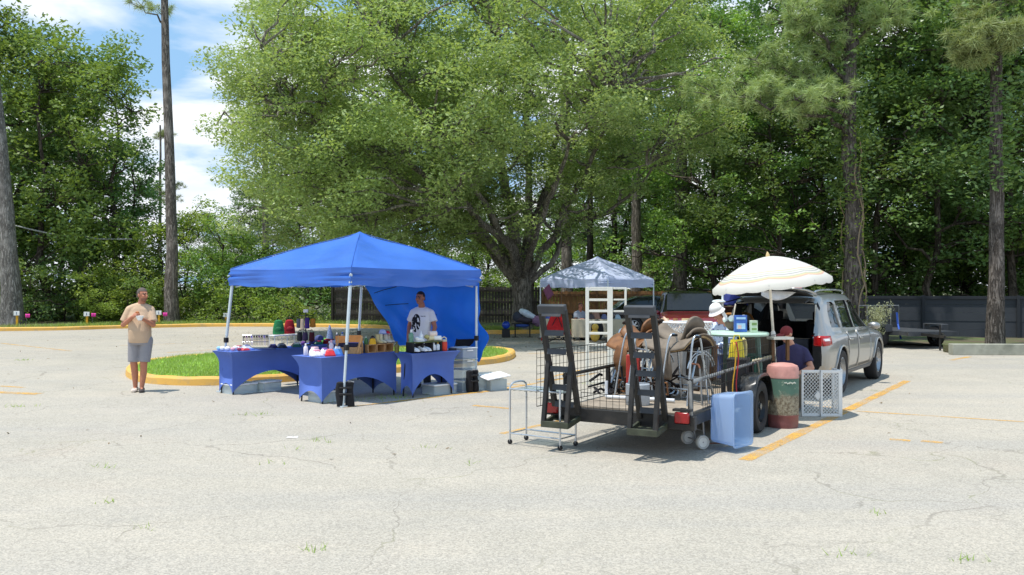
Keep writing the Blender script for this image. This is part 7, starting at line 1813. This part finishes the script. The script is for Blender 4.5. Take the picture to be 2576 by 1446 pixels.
MB().tube([(0,0,0),(0,0,4.1)],[.09,.07],8).obj('pole', mat('grey pole',(170,168,160),.8), up); MB().box((0,0,3.35),(.5,.06,.08)).obj('crossarm', mat('grey pole',(170,168,160),.8), up); MB().lathe([(.1,0),(.12,.05),(.12,.3),(.05,.36)],12,(-.16,-.1,2.95)).obj('transformer', cm((190,194,196),.5), up)
cbl = MB().tube([P(38,566,44).lerp(P(332,600,44),i/16)+Vector((0,0,-.25*math.sin(math.pi*i/16)+(.1*math.exp(-((i-9)/1.5)**2)))) for i in range(17)],.035,6).obj('overhead_cable', cm((150,152,150),.6)); tag(cbl,'grey overhead cable sagging in front of the vine covered trees at the left','cable')
YST = mat('yellow stake',(228,170,40),.6)
for px, pt, Y, lb in ((43,781,39.2,'yellow stake with a white number plate beside the thick trunk at the far left'),(219,783,40.2,'yellow stake with a white number plate behind the kerb left of the man in tan'),(400,780,41.2,'yellow stake with a white number plate right of the head of the man in tan'),(569,786,42.4,'yellow stake with a white number plate left of the front canopy leg')):
    p = Vector(((px-CX)*Y/FPX,Y,.13)); zt=1.85-(pt-722)*Y/FPX; t=thing('marker_stake',lb,'marker',p,0,'lot marker stakes on the verge')
    MB().box((0,0,(zt-.13)/2-.05),(.09,.05,zt-.13)).obj('stake', YST, t); MB().box((0,-.04,zt-.23),(.26,.02,.2)).obj('number_plate', cm((240,240,238),.4), t); MB().box((.0,-.053,zt-.23),(.035,.006,.12)).obj('figure', cm((120,130,150),.5), t)
for px, Y, lb in ((66,39.4,'pink flag beside the marker stake at the far left'),(232,40.4,'pink flag right of the middle marker stake'),(412,41.4,'pink flag right of the man in the tan shirt')):
    p = Vector(((px-CX)*Y/FPX,Y,.13)); t=thing('survey_flag',lb,'flag',p,0,'pink survey flags on the verge'); MB().tube([(0,0,0),(0,0,.5)],.008,5).obj('wire', STEEL, t); MB().grid(lambda a,b:((a-.2)*.2,-.02*math.sin(a*6),.36+.17*b),6,3).obj('cloth', cm((240,70,170),.7), t, solid=.004)
pw = thing('planter_wall','low weathered concrete planter wall at the right edge under the rightmost pine','planter',G(2397,892),R(-3))
MB().box((6,.14,.15),(12,.28,.30)).obj('wall', mat('mossy concrete',(160,160,146),.9,var=.2,scale=2.5,dirt=.5,tint=(.1,.11,.08),bump=.3), pw, bevel=.012)
MB().box((6.1,.75,.11),(11.7,.9,.2)).obj('soil', SOIL, pw)
plant(U5,'pale_shrub','small pale leafy shrub between the silver car and the flat trailer','shrub',(2203-CX)*27.2/FPX,27.2,.36,1.0,None,.5)
# flat trailer by the fence
ft = thing('flat_trailer','empty flat trailer with a raised mesh gate by the grey fence, beyond the silver car','trailer',((2290-CX)*27.3/FPX,27.3,0),R(12))
MB().box((0,.4,.50),(1.7,2.9,.05)).box((0,-1.05,.45),(1.75,.06,.12)).box((0,1.85,.45),(1.75,.06,.12)).box((-.85,.4,.45),(.05,2.9,.1)).box((.85,.4,.45),(.05,2.9,.1)).obj('bed', BST2, ft)
gm = MB().tube([(-.62,1.75,.5),(-.62,1.75,1.25),(.85,1.75,1.25),(.85,1.75,.5)],.022,6)
for i in range(1,5): gm.tube([(-.62+1.47*i/5,1.75,.5),(-.62+1.47*i/5,1.75,1.25)],.016,5)
gp = gm.obj('gate', STEEL, ft); wire_panel('mesh', (-.6,1.75),(.83,1.75),.52,1.24,.06,.06,BST,gp,.004)
for s in (-1,1):
    wheel((s*1.0,.2,.32),1,.32,.2,ft,ALLOY,6) if False else None
    w_=MB().lathe([(.2,-.09),(.3,-.09),(.32,-.05),(.32,.05),(.3,.09),(.2,.09)],30,(s*.98,.1,.32),(0,R(90)*s,0),cap=False).obj('wheel', RUBBER, ft); MB().lathe([(.21,.02),(.19,.07),(.08,.04),(.06,.08),(.002,.08)],24,(s*.98,.1,.32),(0,R(90)*s,0),cap=False).obj('rim', ALLOY, w_)
    MB().box((s*.98,.1,.70),(.24,.8,.03)).box((s*.98,-.32,.6),(.24,.03,.22)).box((s*.98,.52,.6),(.24,.03,.22)).obj('fender', BST2, ft, bevel=.02)
MB().bar((-.4,-1.05,.45),(-.35,-2.0,.42),.06,.08).bar((.3,-1.05,.45),(-.35,-2.0,.42),.06,.08).tube([(-.35,-1.8,.02),(-.35,-1.8,.75)],.03,6).obj('tongue', BST, ft)
bs = MB().tube([P(2256,785,28),P(2259,815,28),P(2266,850,27.4)],.03,6).obj('blue_strap', cm((50,90,180),.7)); tag(bs,'blue strap hanging on the gate of the flat trailer','strap')
